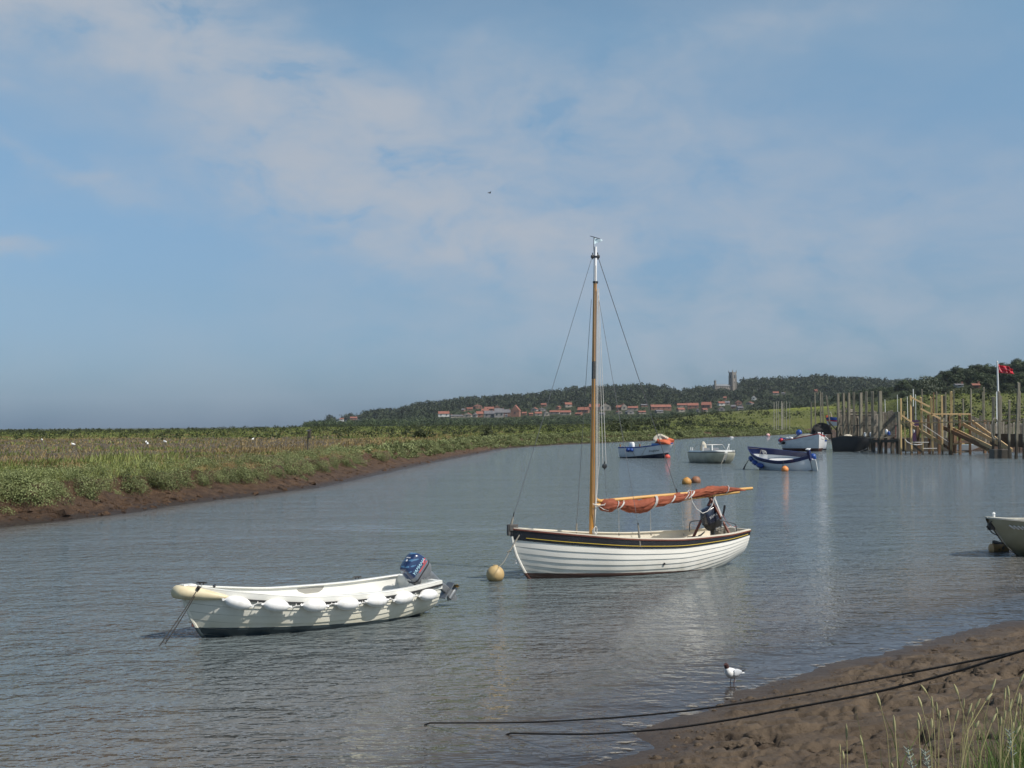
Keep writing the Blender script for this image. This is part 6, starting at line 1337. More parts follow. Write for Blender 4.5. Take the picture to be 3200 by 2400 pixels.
for i, x in enumerate(list(range(612, 1125, 24)) + list(range(626, 900, 33))):
    r_ = random.Random(x); pile(old, x + r_.uniform(-4, 4), 515 + r_.uniform(-22, 40), x + r_.uniform(-3, 3), 742, 23 + r_.uniform(-3, 7), DJx(x) + (1.5 if i < 22 else 3.2), M_oldb, 'board', zb=pz(*J(x, 742), DJx(x) + 1.5).z + r_.uniform(-.1, .1), d=.06)
for x, w in ((880, 26), (915, 22), (958, 24), (1018, 26), (1075, 30), (1112, 20), (640, 22), (700, 22), (760, 24), (830, 22)): pile(old, x, 742, x + 1, 876, w, DJx(x) + 1.2, M_slime)
def beamJ(parent, a, b, h, th, D, m_, name, D2=None):
    p, q = pz(*J(*a), D), pz(*J(*b), D2 or D); m = MB(); m.beam(p, q, th, h * .3617 / F * D); return m.build(name, m_, parent, False, bevel=.01)
beamJ(old, (880, 742), (1142, 742), 9, 2.6, DJ + 5, M_oldb, 'deck'); beamJ(old, (560, 745), (900, 742), 8, 2.2, 151, M_oldb, 'deck', 147); beamJ(old, (880, 770), (1140, 768), 26, .12, DJ + 3, M_slime, 'bearer', DJ+1); beamJ(old, (560, 790), (900, 790), 60, .12, 151, M_slime, 'bearer', 147)
beamJ(old, (610, 525), (895, 525), 10, .1, 148.3, M_oldb, 'rail', 144.6); beamJ(old, (890, 525), (1120, 526), 10, .1, 144.6, M_oldb, 'rail', 127); beamJ(old, (640, 548), (895, 548), 9, .1, 148.3, M_oldb, 'rail', 144.6); beamJ(old, (890, 548), (1120, 549), 9, .1, 144.6, M_oldb, 'rail', 127); beamJ(old, (620, 634), (895, 634), 8, .1, 148.3, M_oldb, 'rail', 144.6); beamJ(old, (890, 634), (1120, 635), 8, .1, 144.6, M_oldb, 'rail', 127); 
beamJ(old, (590, 695), (900, 695), 95, .15, 150.5, M_slime, 'backing_wall', 147.5); beamJ(old, (895, 690), (1130, 690), 90, .15, 147.5, M_slime, 'backing_wall', 131); beamJ(old, (520, 600), (650, 735), 10, .1, 149, M_slime, 'brace'); beamJ(old, (690, 470), (610, 600), 6, .08, 148, M_oldb, 'brace'); beamJ(old, (760, 640), (840, 740), 7, .08, 147, M_oldb, 'brace')
m = MB(); m.box(pz(*J(1101, 690), DJ + 5), (1.05, .2, 1.9)); m.build('dark_red_panel', mat('dark_red', (.13, .012, .015), None, rough=.6), old, False)
m = MB(); m.tube([pz(*J(900, 705), 142), pz(*J(1000, 722), DJ - 1), pz(*J(1110, 712), DJ + 1)], .03, 5); m.build('slack_rope', M_rope, old)
for px_, py_, lb in ((1024, 690, 'white fender hanging under the old jetty, beside the blue one'), (838, 714, 'white fender between the fifth and sixth tall piles of the old jetty'), (888, 712, 'white fender left of the thickest pile group of the old jetty')):
    c = pz(*J(px_, py_), DJx(px_) - .4); fender_at(Matrix.Identity(4), c, (0, 0, 1), .55, .14, M_whp, lb, 'fenders hanging on the old jetty')
c = pz(*J(1044, 705), DJ + 1); fender_at(Matrix.Identity(4), c, (0, .2, 1), .5, .15, M_bf, 'blue fender hanging under the old jetty', 'fenders hanging on the old jetty')
# ---- the new timber staging
new = empty('new_staging', (0, 0, 0), 0, 'new pale timber staging with sloping handrails and a gangway going down to the right', 'jetty')
DN = 123.0
for (xt, yt, xb, yb, w) in ((1148, 405, 1150, 880, 14), (1175, 510, 1190, 885, 11), (1229, 380, 1240, 885, 16), (1318, 393, 1338, 862, 16), (1408, 388, 1424, 884, 16), (1500, 378, 1508, 892, 16), (1582, 345, 1586, 890, 20)): pile(new, xt, yt, xb, yb, w, DN, M_new, 'post')
for (xt, yt, xb, yb, w, D_) in ((1572, 555, 1578, 888, 34, DN + .6), (1655, 545, 1660, 892, 22, DN), (1742, 545, 1746, 896, 22, DN - 1), (1385, 545, 1392, 780, 22, DN + 3), (1478, 580, 1480, 850, 22, DN + 3), (1290, 640, 1296, 730, 26, DN + 3), (1870, 590, 1875, 868, 24, DN + 4), (1904, 590, 1908, 700, 26, DN + 4), (1610, 660, 1612, 840, 28, DN + 4)): pile(new, xt, yt, xb, yb, w, D_, M_brn, 'post')
for a, b, h in (((1225, 386), (1395, 474), 14), ((1316, 490), (1487, 576), 14), ((1405, 537), (1750, 536), 12), ((1150, 545), (1262, 622), 14)): beamJ(new, a, b, h, .08, DN - .25, M_new2, 'handrail')
beamJ(new, (1165, 614), (2215, 594), 9, .22, DN + 2, M_new2, 'long_rail', 112)
for a, b, h in (((1335, 626), (1562, 778), 5),): beamJ(new, a, b, h, .06, DN - .3, mat('pale_pipe', (.55, .50, .45), None, rough=.6), 'pipe')
for a, b, h, d1, d2, mm in (((1515, 655), (1935, 850), 34, 124.5, 116, M_brn), ((1590, 662), (1938, 828), 30, 124, 115.5, M_new2), ((1682, 622), (2080, 838), 30, 123.2, 113, M_new2), ((1765, 600), (2110, 850), 26, 122.5, 112, M_new2), ((1205, 620), (1500, 790), 30, 127, 124, M_new2), ((1330, 690), (1560, 830), 24, 127, 124, M_brn)): beamJ(new, a, b, h, .12, d1, mm, 'gangway_beam', d2)
m = MB()
for i in range(14):
    f = i / 13; a = pz(*J(1600 + 330 * f, 690 + 165 * f), 124 - 8 * f); m.box(a + Vector((0, .6, 0)), (.28, 1.3, .05), (0, R(24), 0))
m.build('gangway_tread', M_new2, new, False)
beamJ(new, (1595, 796), (1758, 790), 13, .1, DN - .8, M_new2, 'lower_beam'); beamJ(new, (1592, 866), (1758, 862), 11, .1, DN - .8, M_new, 'lower_beam')
m = MB(); m.tube([pz(*J(a, b), DN - .4) for a, b in ((1185, 755), (1200, 775), (1240, 797), (1290, 802), (1335, 796))], .045, 6); m.tube([pz(*J(a, b), DN - .4) for a, b in ((1240, 780), (1390, 780))], .03, 5); m.tube([pz(*J(a, b), DN - .4) for a, b in ((1340, 834), (1460, 832))], .03, 5); m.build('mooring_line', M_wrope, new)
beamJ(new, (1180, 745), (1335, 870), 16, .15, DN + .5, M_slime, 'old_beam')
# dark quay wall behind, fence boards on it
quay = empty('quay_wall', (0, 0, 0), 0, 'dark board quay wall behind the new staging and its gangway', 'wall')
beamJ(quay, (1160, 800), (1600, 800), 120, .3, 131, M_slime, 'wall_face'); beamJ(quay, (1930, 760), (2400, 770), 110, .3, 121, M_slime, 'wall_face', 112)
for i, x in enumerate(list(range(1340, 1560, 25)) + list(range(1770, 2240, 22))):
    r_ = random.Random(x); D_ = 134 if x < 1600 else 128 - (x - 1700) * .02; pile(quay, x, (560 if x < 1850 else 610) + r_.uniform(-15, 20), x, 740, 19, D_, M_oldb, 'board', zb=1.0, d=.06)
beamJ(quay, (1160, 600), (1900, 592), 7, .1, 136, M_oldb, 'top_rail', 133); beamJ(quay, (1160, 640), (1900, 635), 8, .1, 136, M_slime, 'top_rail', 133); beamJ(quay, (1990, 545), (2240, 540), 7, .12, 131, M_slime, 'top_rail'); beamJ(quay, (1990, 585), (2240, 580), 8, .12, 131, M_slime, 'top_rail')
m = MB(); c = pz(*J(1262, 680), 130); m.box(c, (.9, .3, 2.2)); m.build('purple_fender_board', mat('dark_purple', (.05, .02, .06), None, rough=.5), quay, False)
c = pz(*J(1257, 668), 129); fender_at(Matrix.Identity(4), c, (0, 0, 1), .8, .12, M_whp, 'slim white fender seen between the posts of the new staging', 'fenders hanging on the old jetty')
# ---- free-standing mooring posts
PG = 'posts standing round the jetties'
def post(xt, yt, xb, yb, w, D, m_, label, zb=-.6, name='mooring_post'):
    o = pile(None, xt, yt, xb, yb, w, D, m_, name, zb=zb); tag(o, label, 'post', PG); return o
for a in (((373, 430, 375, 720, 11), 'dark thin pole, leftmost at the end of the old jetty'), ((405, 345, 413, 720, 9), 'thin pale pole second from the left end of the old jetty'), ((452, 345, 458, 720, 10), 'upright grey pole third from the left, touching its leaning neighbour'), ((466, 352, 484, 720, 10), 'slightly leaning pole fourth from the left end of the old jetty'), ((504, 378, 548, 720, 11), 'strongly leaning pole in front of the striped boat')):
    post(*a[0], 150, M_old, a[1])
for (q, D_, lb) in (((1948, 388, 1944, 925, 24), 113, 'thick grey post left of the flagpole, with a rope ring'), ((1995, 345, 2002, 928, 20), 110, 'tall green grey post standing in front of the flagpole'), ((2012, 375, 2016, 700, 14), 125, 'slim post just right of the flagpole post'), ((2086, 415, 2082, 938, 18), 108, 'green grey post right of the flagpole, its foot in the water'), ((2166, 265, 2142, 945, 22), 107, 'tallest leaning dark post near the right edge'), ((2178, 340, 2176, 560, 10), 128, 'thin post half hidden behind the tallest leaning one'), ((2215, 575, 2212, 950, 26), 106, 'dark post cut by the right edge')): post(*q, D_, M_old, lb)
for (x, yt, yb, w, mm) in ((1255, 322, 600, 6, M_whp), (1275, 372, 600, 5, M_whp), (1330, 320, 600, 9, M_old), (1430, 350, 600, 10, M_brn), (1455, 338, 600, 9, M_old), (1535, 348, 640, 12, M_old), (1518, 375, 640, 14, M_slime), (1605, 330, 600, 10, M_old), (1685, 403, 600, 12, M_old), (1752, 318, 640, 12, M_old), (1865, 305, 640, 12, M_old), (1854, 345, 600, 6, M_old), (1118, 370, 470, 4, M_whp), (1203, 385, 470, 4, M_whp), (1010, 410, 470, 4, M_whp), (1253, 470, 640, 16, M_slime), (1975, 340, 620, 9, M_whp)):
    LBP = {1255: 'thin white pole above the sloping handrail', 1275: 'short thin white pole right of the taller white one', 1330: 'grey pole above the middle of the sloping handrail', 1430: 'brown pole left one of the close pair behind the staging', 1455: 'grey pole right one of the close pair behind the staging', 1535: 'grey pole left of the tallest new post', 1518: 'dark thick post left of the tallest new post', 1605: 'grey pole close right of the tallest new post', 1685: 'short green post between the staging and the tall background poles', 1752: 'tall grey pole rising above the right end of the new top beam', 1865: 'tall grey pole with a thin one beside it, left of the flag', 1854: 'thin pole touching the tall one left of the flag', 1118: 'very thin far pole left of the new staging', 1203: 'very thin far pole between the first two new posts', 1010: 'very thin far pole above the right end of the old jetty', 1253: 'dark leaning stump behind the first new posts', 1975: 'thin pale pole left of the flagpole foot'}
    D_ = 150 if yb > 480 else 260; post(x, yt, x + 2, yb, w, D_, mm, LBP[x], zb=.8)
for i, (x, yt) in enumerate(((52, 435), (73, 430), (90, 425), (118, 425), (138, 432), (160, 425), (188, 430), (124, 440))): 
    o = post(x, yt, x, 505, 4 + i % 2, 330, mat('pale_pole', (.35, .32, .27), None, rough=.9) if i == 0 else bpy.data.materials['pale_pole'], 'thin pale pole in the cluster far off on the marsh left of the jetty', zb=1.5, name='marsh_pole'); o['group'] = 'thin poles far off on the marsh'
m = MB(); m.box(pz(*J(2008, 905), 109) , (1.55, 1.2, 1.3)); o = m.build('landing_block', M_slime, None, False, bevel=.05); tag(o, 'dark block at the water below the post with the rope ring', 'platform')
m = MB(); c = pz(*J(1950, 662), 112.3); m.tube([c + Vector((.34 * math.cos(a), -.3 + .05 * math.sin(a * 2), .95 * math.sin(a))) for a in [i * math.pi / 10 for i in range(21)]], .05, 6); o = m.build('rope_ring', M_rope, None); tag(o, 'loop of rope hung on the thick post left of the flagpole', 'rope')
# flag
fl = empty('flagpole', (0, 0, 0), 0, 'white flagpole flying a red flag, behind the posts at the right', 'flagpole'); DF = 118
a, b = pz(*J(1981, 84), DF), pz(*J(1994, 620), DF); m = MB(); m.tube([a, b], [.07, .11], 10); m.lathe([(-.08, .03), (0, .1), (.08, .03)], Matrix.Translation(a), 10); m.build('pole', M_whp, fl)
NX, NY = 16, 8; V = []; TL, TR_, BL, BR = (1991, 104), (2122, 146), (1992, 180), (2118, 190)
for i in range(NX + 1):
    for j in range(NY + 1):
        u, v = i / NX, j / NY; x_ = (TL[0] + (TR_[0] - TL[0]) * u) * (1 - v) + (BL[0] + (BR[0] - BL[0]) * u) * v; y_ = (TL[1] + (TR_[1] - TL[1]) * u) * (1 - v) + (BL[1] + (BR[1] - BL[1]) * u) * v
        p = pz(*J(x_, y_ + 3 * math.sin(u * 9) * (1 - v)), DF); V.append(p + Vector((0, .28 * math.sin(u * 8 + v * 2.2) * u ** .5 + .1 * math.sin(u * 17 - v * 5), 0)))
Fq = [(i * (NY + 1) + j, i * (NY + 1) + j + 1, (i + 1) * (NY + 1) + j + 1, (i + 1) * (NY + 1) + j) for i in range(NX) for j in range(NY)]
fo = meshobj('red_flag', V, Fq, mat('red_bunting', (.55, .015, .035), (.42, .012, .03), 2, .7), fl, True, 180); s_ = fo.modifiers.new('thick', 'SOLIDIFY'); s_.thickness = .02
def onflag(u0, v0, w, h, nm):                           # faint pale device and line of lettering woven in the flag
    m = MB(); n = 6; P_ = []
    for i in range(n + 1):
        for j in (0, 1):
            u, v = u0 + w * i / n, v0 + h * j; fi, fj = u * NX, v * NY; i0, j0 = int(fi), int(fj); q = Vector(V[i0 * (NY + 1) + j0]).lerp(Vector(V[min(i0 + 1, NX) * (NY + 1) + j0]), fi - i0); P_.append(q + Vector((0, -.06, -(fj - j0) * .10)))
    m.add(P_, [(2 * i, 2 * i + 1, 2 * i + 3, 2 * i + 2) for i in range(n)]); o = m.build(nm, bpy.data.materials.get('flag_pale') or mat('flag_pale', (.75, .40, .42), None, rough=.8), fo, False); s = o.modifiers.new('t', 'SOLIDIFY'); s.thickness = .02
for k in range(9): onflag(.10 + k * .085, .80 + .02 * (k % 2), .05, .045, 'flag_lettering')
onflag(.06, .30, .03, .34, 'flag_device'); onflag(.09, .62, .12, .05, 'flag_device'); onflag(.22, .40, .5, .03, 'flag_device')
# ================================================================== NEAR SHORE: ropes, gull, grass, foam; birds and marker on the marsh
def pathrope(pix, D0, D1, r0, label):
    n = len(pix); pts = []; xs = [p[0] for p in pix]; fy = crv(pix)
    X0, X1 = (xs[0] - CX) / F * D0, (xs[-1] - CX) / F * D1; N = 60
    for i in range(N + 1):
        f = i / N; X = X0 + (X1 - X0) * f; D = D0 + (D1 - D0) * f; px = CX + F * X / D; pts.append(pz(px, fy(px), D))
    d = (pts[0] - pts[1]); pts.insert(0, pts[0] + Vector((d.x, d.y, -.02)) * 1.5 + Vector((0, 0, -.03)))
    m = MB(); m.tube(pts, r0 * 1.0, 7); m2 = m.build('mooring_rope', bpy.data.materials['laid_rope'], None); return tag(m2, label, 'rope', 'ropes across the near mud')
mr = mat('laid_rope', (.028, .024, .021), (.06, .052, .045), 30, .9, bump=.006, bscale=90)
pathrope([(1345, 2259), (1590, 2258), (1880, 2245), (2112, 2225), (2199, 2214), (2484, 2170), (2686, 2132), (2939, 2084), (3200, 2033), (3330, 2008)], 13.42, 8.6, .0085, 'upper dark rope running from the water across the near mud to the right edge')
pathrope([(1596, 2291), (1800, 2294), (2053, 2280), (2243, 2255), (2484, 2211), (2749, 2160), (3003, 2094), (3180, 2038), (3330, 1995)], 12.97, 8.5, .0095, 'lower dark rope running from the water across the near mud to the right edge')
# ---- black-headed gull standing in the shallows
def gull():
    p = at(2288, 2134); e = empty('gull', (p.x, p.y, 0), R(200), 'small white gull with dark brown head standing in the shallows by the near mud', 'bird')
    k = 1.0
    Mw = mat('white_feathers', (.80, .80, .78), (.72, .72, .71), 20, .8); Mg = mat('grey_feathers', (.42, .44, .47), (.5, .52, .55), 25, .8); Mb = mat('brown_hood', (.075, .03, .028), (.045, .018, .018), 20, .8); Mk = mat('black_feathers', (.012, .012, .012), None, rough=.7); Ml = mat('dark_red_leg', (.06, .012, .012), None, rough=.5)
    # body axis: +x is forwards
    m = MB(); prof = [(-.135, .094, .004, .006), (-.115, .096, .014, .012), (-.085, .098, .030, .026), (-.04, .100, .046, .045), (.01, .104, .054, .056), (.05, .116, .050, .056), (.08, .136, .036, .042), (.092, .158, .026, .030), (.098, .172, .024, .026)]
    rings = []
    for i, (x, z, ry, rz) in enumerate(prof):
        t = Vector((prof[min(i + 1, len(prof) - 1)][0] - prof[max(i - 1, 0)][0], 0, prof[min(i + 1, len(prof) - 1)][1] - prof[max(i - 1, 0)][1])).normalized(); u = Vector((-t.z, 0, t.x))
        rings.append([Vector((x, 0, z)) + Vector((0, 1, 0)) * ry * math.cos(a) + u * rz * math.sin(a) for a in [j * math.pi / 9 for j in range(18)]])
    b0 = len(rings)
    m.loft(rings, 0)
    prof2 = [(.098, .170, .0245, .0265), (.104, .186, .025, .027), (.112, .200, .024, .026), (.122, .208, .019, .020), (.132, .208, .010, .011), (.140, .205, .006, .007), (.160, .200, .002, .002)]
    rings = []
    for i, (x, z, ry, rz) in enumerate(prof2):
        t = Vector((prof2[min(i + 1, 6)][0] - prof2[max(i - 1, 0)][0], 0, prof2[min(i + 1, 6)][1] - prof2[max(i - 1, 0)][1])).normalized(); u = Vector((-t.z, 0, t.x))
        rings.append([Vector((x, 0, z)) + Vector((0, 1, 0)) * ry * math.cos(a) + u * rz * math.sin(a) for a in [j * math.pi / 9 for j in range(18)]])
    m.loft(rings[:5], 1); m.loft(rings[4:], 2); m.build('body', [Mw, Mb, Ml], e, angle=80)
    for sd in (-1, 1):
        w = MB(); pf = [(.045, .118, .030), (.02, .120, .042), (-.03, .118, .040), (-.08, .116, .028), (-.12, .118, .014)]; rg_ = []
        for x, z, h in pf: rg_.append([Vector((x, sd * (.052 - max(0, -x) * .22 + .012 * math.cos(a)), z + h * math.sin(a))) for a in [j * math.pi / 6 for j in range(12)]])
        w.loft(rg_); wo = w.build('wing', Mg, e, angle=80)
        t = MB(); t.loft([[Vector((x, sd * (.030 - max(0, -x - .12) * .1) + .004 * math.cos(a), z + h * math.sin(a))) for a in [j * math.pi / 4 for j in range(8)]] for x, z, h in ((-.11, .119, .014), (-.15, .126, .008), (-.195, .136, .002))]); t.build('wing_tip', Mk, wo, angle=80)
        l = MB(); y_ = sd * .024; l.tube([(.0, y_, .065), (-.008, y_, .04), (.0, y_, .02), (.002, y_, -.02)], [.008, .004, .0045, .004], 7); l.tube([(.002, y_, -.01), (.03, y_, -.015)], .004, 5); l.build('leg', Ml, e)
        y = MB(); y.lathe([(-.002, .003), (.002, .0035), (.003, .001)], frame((.116, sd * .0235, .206), (0, 0, 1), (1, 0, 0)), 8); y.build('eye', Mk, e)
    t = MB(); t.loft([[Vector((x, w_ * c, z + .004 * s_)) for c, s_ in ((-1, 0), (-.5, 1), (.5, 1), (1, 0), (.5, -1), (-.5, -1))] for x, w_, z in ((-.10, .018, .098), (-.14, .028, .10), (-.175, .034, .102))]); t.build('tail', Mw, e, angle=80)
    e.rotation_euler = (0, R(-4), R(222)); e.scale = (1.15, 1.15, 1.12)
gull()
# ---- seed heads of the tall grass on the near bank, one by one
M_stem = leaf_mat('grass_stem', (.30, .27, .13), (.22, .25, .10), .2); M_head = leaf_mat('seed_head', (.50, .47, .25), (.42, .43, .22), .25)
def q7(x, y): return (2600 + .2712 * x, 2050 + .2712 * y)
ST = [(515,425,558,570),(1030,330,1095,430),(1410,320,1455,450),(1885,260,1840,400),(1840,430,1775,515),(1705,490,1650,610),(1520,485,1515,610),(995,465,1035,590),(1148,460,1160,600),(1205,530,1212,650),(1245,625,1240,720),(1330,600,1345,690),(1455,625,1420,750),(990,650,1022,755),(990,725,1000,855),(1148,715,1150,835),(710,680,728,880),(165,780,170,950),(325,910,350,1035),(90,1010,92,1110),(1895,590,1905,680),(1890,660,1840,770),(1690,745,1655,825),(2000,365,1990,510),(2025,340,2040,470),(2075,490,2040,640),(2160,420,2135,560),(2212,200,2165,310),(2000,625,1985,740),(1610,540,1570,670),(125,1090,135,1190),(2130,640,2100,760),(2175,440,2172,560),(2090,760,2085,880),(2170,800,2120,900),(1950,700,1945,800),(1615,640,1618,740),(2230,380,2215,500),(2250,600,2225,720),(1700,850,1690,960),(1560,900,1555,990),(1380,880,1385,980),(2200,930,2190,1030),(865,1060,905,1180),(685,1230,700,1290),(2035,980,2060,1100)]
srg = random.Random(8)
for i, (xt, yt, xb, yb) in enumerate(ST):
    D = srg.uniform(4.6, 6.3); t = pz(*q7(xt, yt), D); b = pz(*q7(xb, yb), D - .0); sl = (xb - xt) / max(yb - yt, 1); f_ = pz(*q7(xb + sl * 330 * .8, yb + 330), D - .05); f2 = pz(*q7(xb + sl * 800 * .5, yb + 900), D - .12)
    g = gz(f2.x, f2.y); f3 = f2 + (f2 - f_) * max(0, (f2.z - g) / max(f_.z - f2.z, .05)); 
    if f2.z < g: f3 = f_.lerp(f2, max(.05, (f_.z - g) / max(f_.z - f2.z, .01))); pts = [f3, f_, b]
    else: pts = [f3, f2, f_, b]
    e = empty('grass_stalk', (f3.x, f3.y, g), 0, 'tall grass stalk with a pale seed head on the near bank', 'grass stalk', 'seed heads of grass on the near bank'); o_ = Vector((f3.x, f3.y, g))
    m = MB(); m.tube([p - o_ for p in pts], [.0017] * len(pts), 5); m.build('stem', M_stem, e)
    n = 8; hp = [b.lerp(t, j / n) + Vector(((xt - xb) * .00004 * (j / n) ** 2, 0, 0)) - o_ for j in range(n + 1)]
    m = MB(); m.tube(hp, [.0015] + [.0044 * math.sin(math.pi * (.12 + .86 * j / n)) ** .6 * (1 + .12 * (j % 2)) for j in range(1, n)] + [.001], 7); m.build('seed_head', M_head, e)
# ---- leaves of the grass below them
def tuft(name, n, px0, px1, D0, D1, h0, h1, w, rg, label, dens=None):
    px = rg.uniform(px0, px1, n) ; D = rg.uniform(D0, D1, n); x = (px - CX) / F * D; z = ground_z(x, D); h = rg.uniform(h0, h1, n)
    if dens is not None: k = rg.uniform(0, 1, n) < dens(px, D); x, D, z, h = x[k], D[k], z[k], h[k]
    V, i, nn = blades(x, D, z - .02, h, np.full(len(x), w) * rg.uniform(.6, 1.3, len(x)), .45, rg)
    T = np.concatenate([i + np.array([[0, 1, 2]]), i + np.array([[0, 2, 4]]), i + np.array([[4, 2, 3]])])
    return tag(meshobj(name, V, T, M_near, None, False, attrs={'tint': np.repeat(rg.uniform(0, 1, len(x)), 5)}), label, 'grass', kind='stuff')
M_near = leaf_mat('near_grass', (.055, .115, .022), (.17, .21, .07), .35)
nr = np.random.default_rng(5)
tuft('bank_grass', 4200, 2700, 3600, 4.2, 5.9, .15, .50, .0055, nr, 'green grass blades on the near bank at the bottom right', lambda px, D: smooth(2950, 3200, px) * .92 + .03)
tuft('tussock', 900, 3175, 3330, 6.6, 7.5, .12, .34, .006, nr, 'dark grass tussock at the right edge where the ropes end')
# a silvery stalk of wormwood among the grass
for xt, yt, xb, yb in ((865, 1062, 925, 1290), (2040, 850, 2075, 1150), (1060, 1090, 1110, 1290)):
    D = 5.0; a, b = pz(*q7(xt, yt), D), pz(*q7(xb, yb), D); m = MB(); c = b + (b - a) * 1.0; m.tube([c, b, a], [.003, .003, .0015], 5)
    for j in range(16):
        p = b.lerp(a, j / 16); an = j * 2.4; m.tube([p, p + Vector((.02 * math.cos(an), .02 * math.sin(an), .014))], [.0022, .0012], 5)
    tag(m.build('wormwood_stalk', bpy.data.materials.get('silver_leaf') or mat('silver_leaf', (.30, .34, .29), None, rough=.8), None), 'silvery wormwood stalk among the grass on the near bank', 'plant', 'silvery stalks on the near bank')
# ---- froth along the edge of the near mud
def froth():
    rg = random.Random(31); m = MB()
    for (px, py, s_) in [(2190, 2212, .28), (2150, 2232, .22), (2255, 2176, .20), (2345, 2150, .30), (2300, 2160, .18), (2430, 2122, .30), (2500, 2103, .25), (2395, 2136, .2), (2560, 2086, .16), (2600, 2072, .2), (2640, 2060, .12), (2780, 2030, .2), (2850, 2012, .28), (2900, 2003, .25), (1985, 2263, .30), (1960, 2320, .36), (1930, 2345, .22), (2010, 2290, .2), (2060, 2265, .16), (2210, 2192, .2), (1880, 2370, .2)]:
        for q in range(3):
            c = at(px + rg.uniform(-26, 26), py + rg.uniform(-9, 7), .006); ph = rg.uniform(0, 6); n = 18; R0 = s_ * rg.uniform(.15, .42)
            P_ = [Vector((c.x + R0 * math.cos(a) * (1.3 + .5 * math.sin(3 * a + ph) + .3 * math.sin(7 * a)), c.y + R0 * .55 * math.sin(a) * (1 + .3 * math.sin(4 * a + ph)),   .004 + .002 * q)) for a in [2 * math.pi * j / n for j in range(n)]]
            b = len(m.v); m.add(P_, [tuple(range(n))])
    fm = mat('froth', (.36, .33, .28), (.22, .20, .17), 9, .7, bump=.004, bscale=60)
    nt = fm.node_tree; b_ = nt.nodes['Principled BSDF']; tc = nt.nodes.new('ShaderNodeTexCoord'); n = nd(nt, 'ShaderNodeTexNoise'); n.inputs['Scale'].default_value = 11; n.inputs['Detail'].default_value = 6; mp = nt.nodes.new('ShaderNodeMapping'); mp.inputs['Scale'].default_value = (.6, 1.6, 1); nt.links.new(tc.outputs['Object'], mp.inputs[0]); nt.links.new(mp.outputs[0], n.inputs['Vector']); nt.links.new(ramp(nt, n.outputs['Fac'], [(.48, 0.0), (.60, .85)]), b_.inputs['Alpha']); tag(m.build('froth', fm, None, False), 'patches of pale froth along the edge of the near mud', 'froth', kind='stuff')
froth()
# ---- clods on the near mud and on the left bank
def clods():
    rg = np.random.default_rng(12); V0, F0 = [], []
    n = 2600; px = rg.uniform(1850, 3350, n); D = np.exp(rg.uniform(math.log(8.2), math.log(19), n)); x = (px - CX) / F * D; z, d, s, _, _ = ground_z(x, D, True)
    k = (s == 2) & (d > .15) & (d < 6.5); k &= fbm(x / .9, D / .5, 3, 81) > .46; x, D, z = x[k], D[k], z[k]; m = MB()
    for i in range(len(x)):
        r = float(np.exp(rg.normal(math.log(.013), .5))); P_ = []
        for t in range(3):
            for j in range(6): a = j * math.pi / 3 + t * .5; w = r * (1.0, .8, .35)[t] * rg.uniform(.7, 1.3); P_.append((x[i] + w * 1.5 * math.cos(a), D[i] + w * math.sin(a), z[i] - r * .2 + r * (0, .5, .85)[t]))
        m.add(P_, [(t * 6 + j, t * 6 + (j + 1) % 6, t * 6 + 6 + (j + 1) % 6, t * 6 + 6 + j) for t in range(2) for j in range(6)] + [tuple(range(12, 18))])
    tag(m.build('mud_clods', M_shore, None, True, 50), 'small clods of mud scattered over the near mudflat', 'mud', kind='stuff')
    n = 11000; px = rg.uniform(-200, 1700, n); D = np.exp(rg.uniform(math.log(38), math.log(190), n)); x = (px - CX) / F * D; z, d, s, _, _ = ground_z(x, D, True)
    k = (s == 0) & (d > .15) & (d < 2.4) & (fbm(x / 2.2, D / 2.2, 3, 83) > .42); x, D, z = x[k], D[k], z[k]; m = MB()
    for i in range(len(x)):
        r = float(np.exp(rg.normal(math.log(.06), .5))); a0 = rg.uniform(0, 6); m.box((x[i], D[i], z[i] + r * .1), (r * 2.6, r * 1.7, r * .8), (rg.uniform(-.4, .4), rg.uniform(-.4, .4), a0), taper=.75)
    tag(m.build('bank_clods', M_mud, None, False), 'broken slabs of mud lying on the slope of the left bank', 'mud', kind='stuff')
clods()
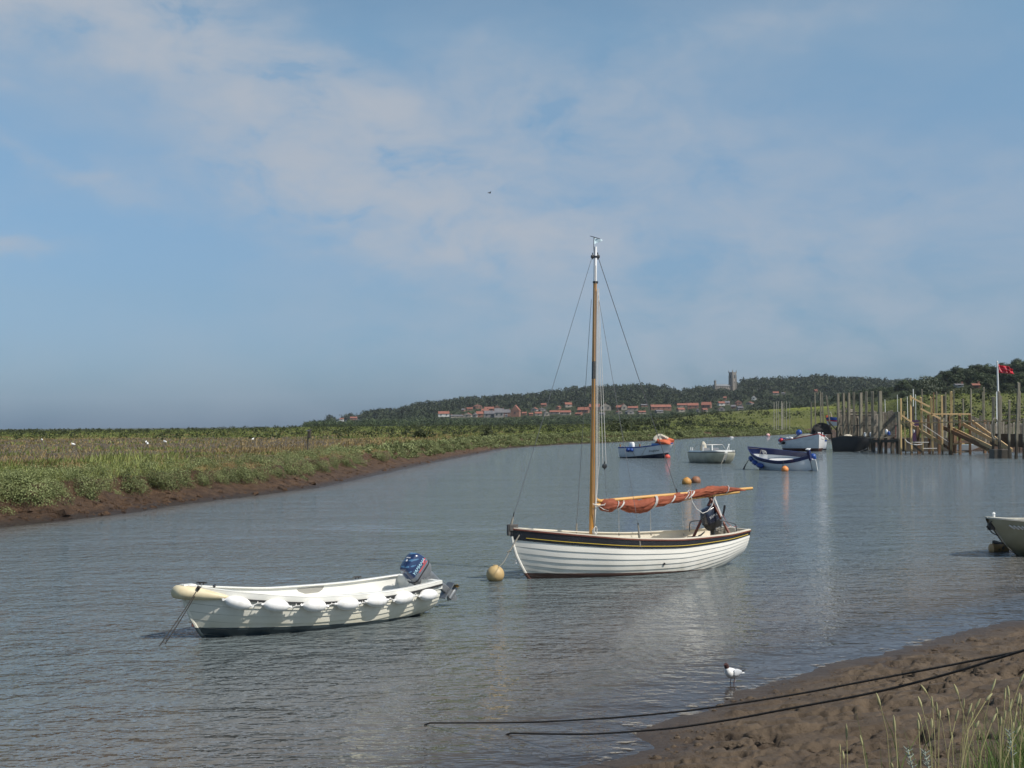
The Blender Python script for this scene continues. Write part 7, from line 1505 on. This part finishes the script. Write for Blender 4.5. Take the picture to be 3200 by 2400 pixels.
# ---- birds far off on the marsh, marker post, bird in the sky
wb = MB(); wb.lathe([(-.24, .01), (-.16, .07), (0, .11), (.12, .09), (.2, .03)], Matrix.Rotation(R(80), 4, 'Y'), 10); wb.lathe([(-.06, .02), (0, .055), (.06, .02)], Matrix.Translation((.17, 0, .10)), 8)
src = None
for (px, py, lb) in ((131, 1374, 'white gull on the marsh, farthest left'), (229, 1388, 'white gull on the marsh, second from the left, largest'), (456, 1381, 'white gull on the marsh, left one of the close pair'), (461, 1386, 'white gull on the marsh, lower one of the close pair'), (516, 1380, 'white gull on the marsh just right of the close pair'), (790, 1372, 'white gull on the marsh nearest the marker post')):
    z0 = 1.9
    p = at(px, py, z0); 
    for _ in range(5): p = at(px, py, gz(p.x, p.y) + .35)
    e = empty('marsh_gull', (p.x, p.y, p.z), R(px), lb, 'bird', 'white gulls resting on the marsh')
    if src is None: src = wb.build('body', M_whp, e, angle=80); lg = MB(); lg.tube([(0, .03, -.35), (0, .03, 0)], .012, 5); lgo = lg.build('leg', M_black, e); lg2 = MB(); lg2.tube([(0, -.03, -.35), (0, -.03, 0)], .012, 5); lgo2 = lg2.build('leg', M_black, e)
    else:
        for s_ in (src, lgo, lgo2): o = s_.copy(); col.objects.link(o); o.parent = e
    e.scale = (.9, .9, .9)
g0 = pz(961, 1395, 88.0); gzv_ = gz(g0.x, g0.y); e = empty('marker_post', (g0.x, g0.y, gzv_), 0, 'thin dark post with a slim box on top, standing alone on the marsh', 'post')
t0 = pz(963, 1345, 88.0); m = MB(); m.tube([(0, 0, -.3), (t0.x - g0.x, 0, t0.z - gzv_)], .045, 8); m.build('post', M_slime, e); m = MB(); m.box((t0.x - g0.x + .1, 0, t0.z - gzv_ - .22), (.17, .17, .62), (0, R(5), 0)); m.build('box', M_slime, e, bevel=.02); m = MB(); m.box((t0.x - g0.x, -.03, t0.z - gzv_ - .02), (.22, .2, .07)); m.build('cap', M_alu, e)
p = pz(1530, 603, 120); e = empty('flying_bird', p, R(30), 'tiny dark bird flying high in the sky left of the mast', 'bird')
m = MB(); m.lathe([(-.16, .01), (-.06, .04), (.06, .045), (.15, .01)], Matrix.Rotation(R(90), 4, 'Y'), 8); m.build('body', M_black, e)
for sd in (-1, 1): m = MB(); m.loft([[Vector((x + w_, sd * y, z)), Vector((x, sd * y, z + .012)), Vector((x - w_, sd * y, z)), Vector((x, sd * y, z - .006))] for x, y, z, w_ in ((0, .02, .01, .07), (.03, .2, .10, .06), (-.06, .40, .05, .012))]); m.build('wing', M_black, e)
# ================================================================== HAZE
def haze():
    b = MB(); b.box((300, 2400, 55), (5200, 5000, 140)); m = bpy.data.materials.new('haze_air'); m.use_nodes = True; nt = m.node_tree; nt.nodes.clear()
    out = nt.nodes.new('ShaderNodeOutputMaterial'); v = nt.nodes.new('ShaderNodeVolumePrincipled'); v.inputs['Color'].default_value = (0.80, 0.88, 1.0, 1); v.inputs['Density'].default_value = HAZE
    nt.links.new(v.outputs[0], out.inputs['Volume']); o = b.build('haze', m, None, False); tag(o, 'thin pale haze over the whole river and marsh', 'haze', kind='stuff')
HAZE = 0.00005
haze()
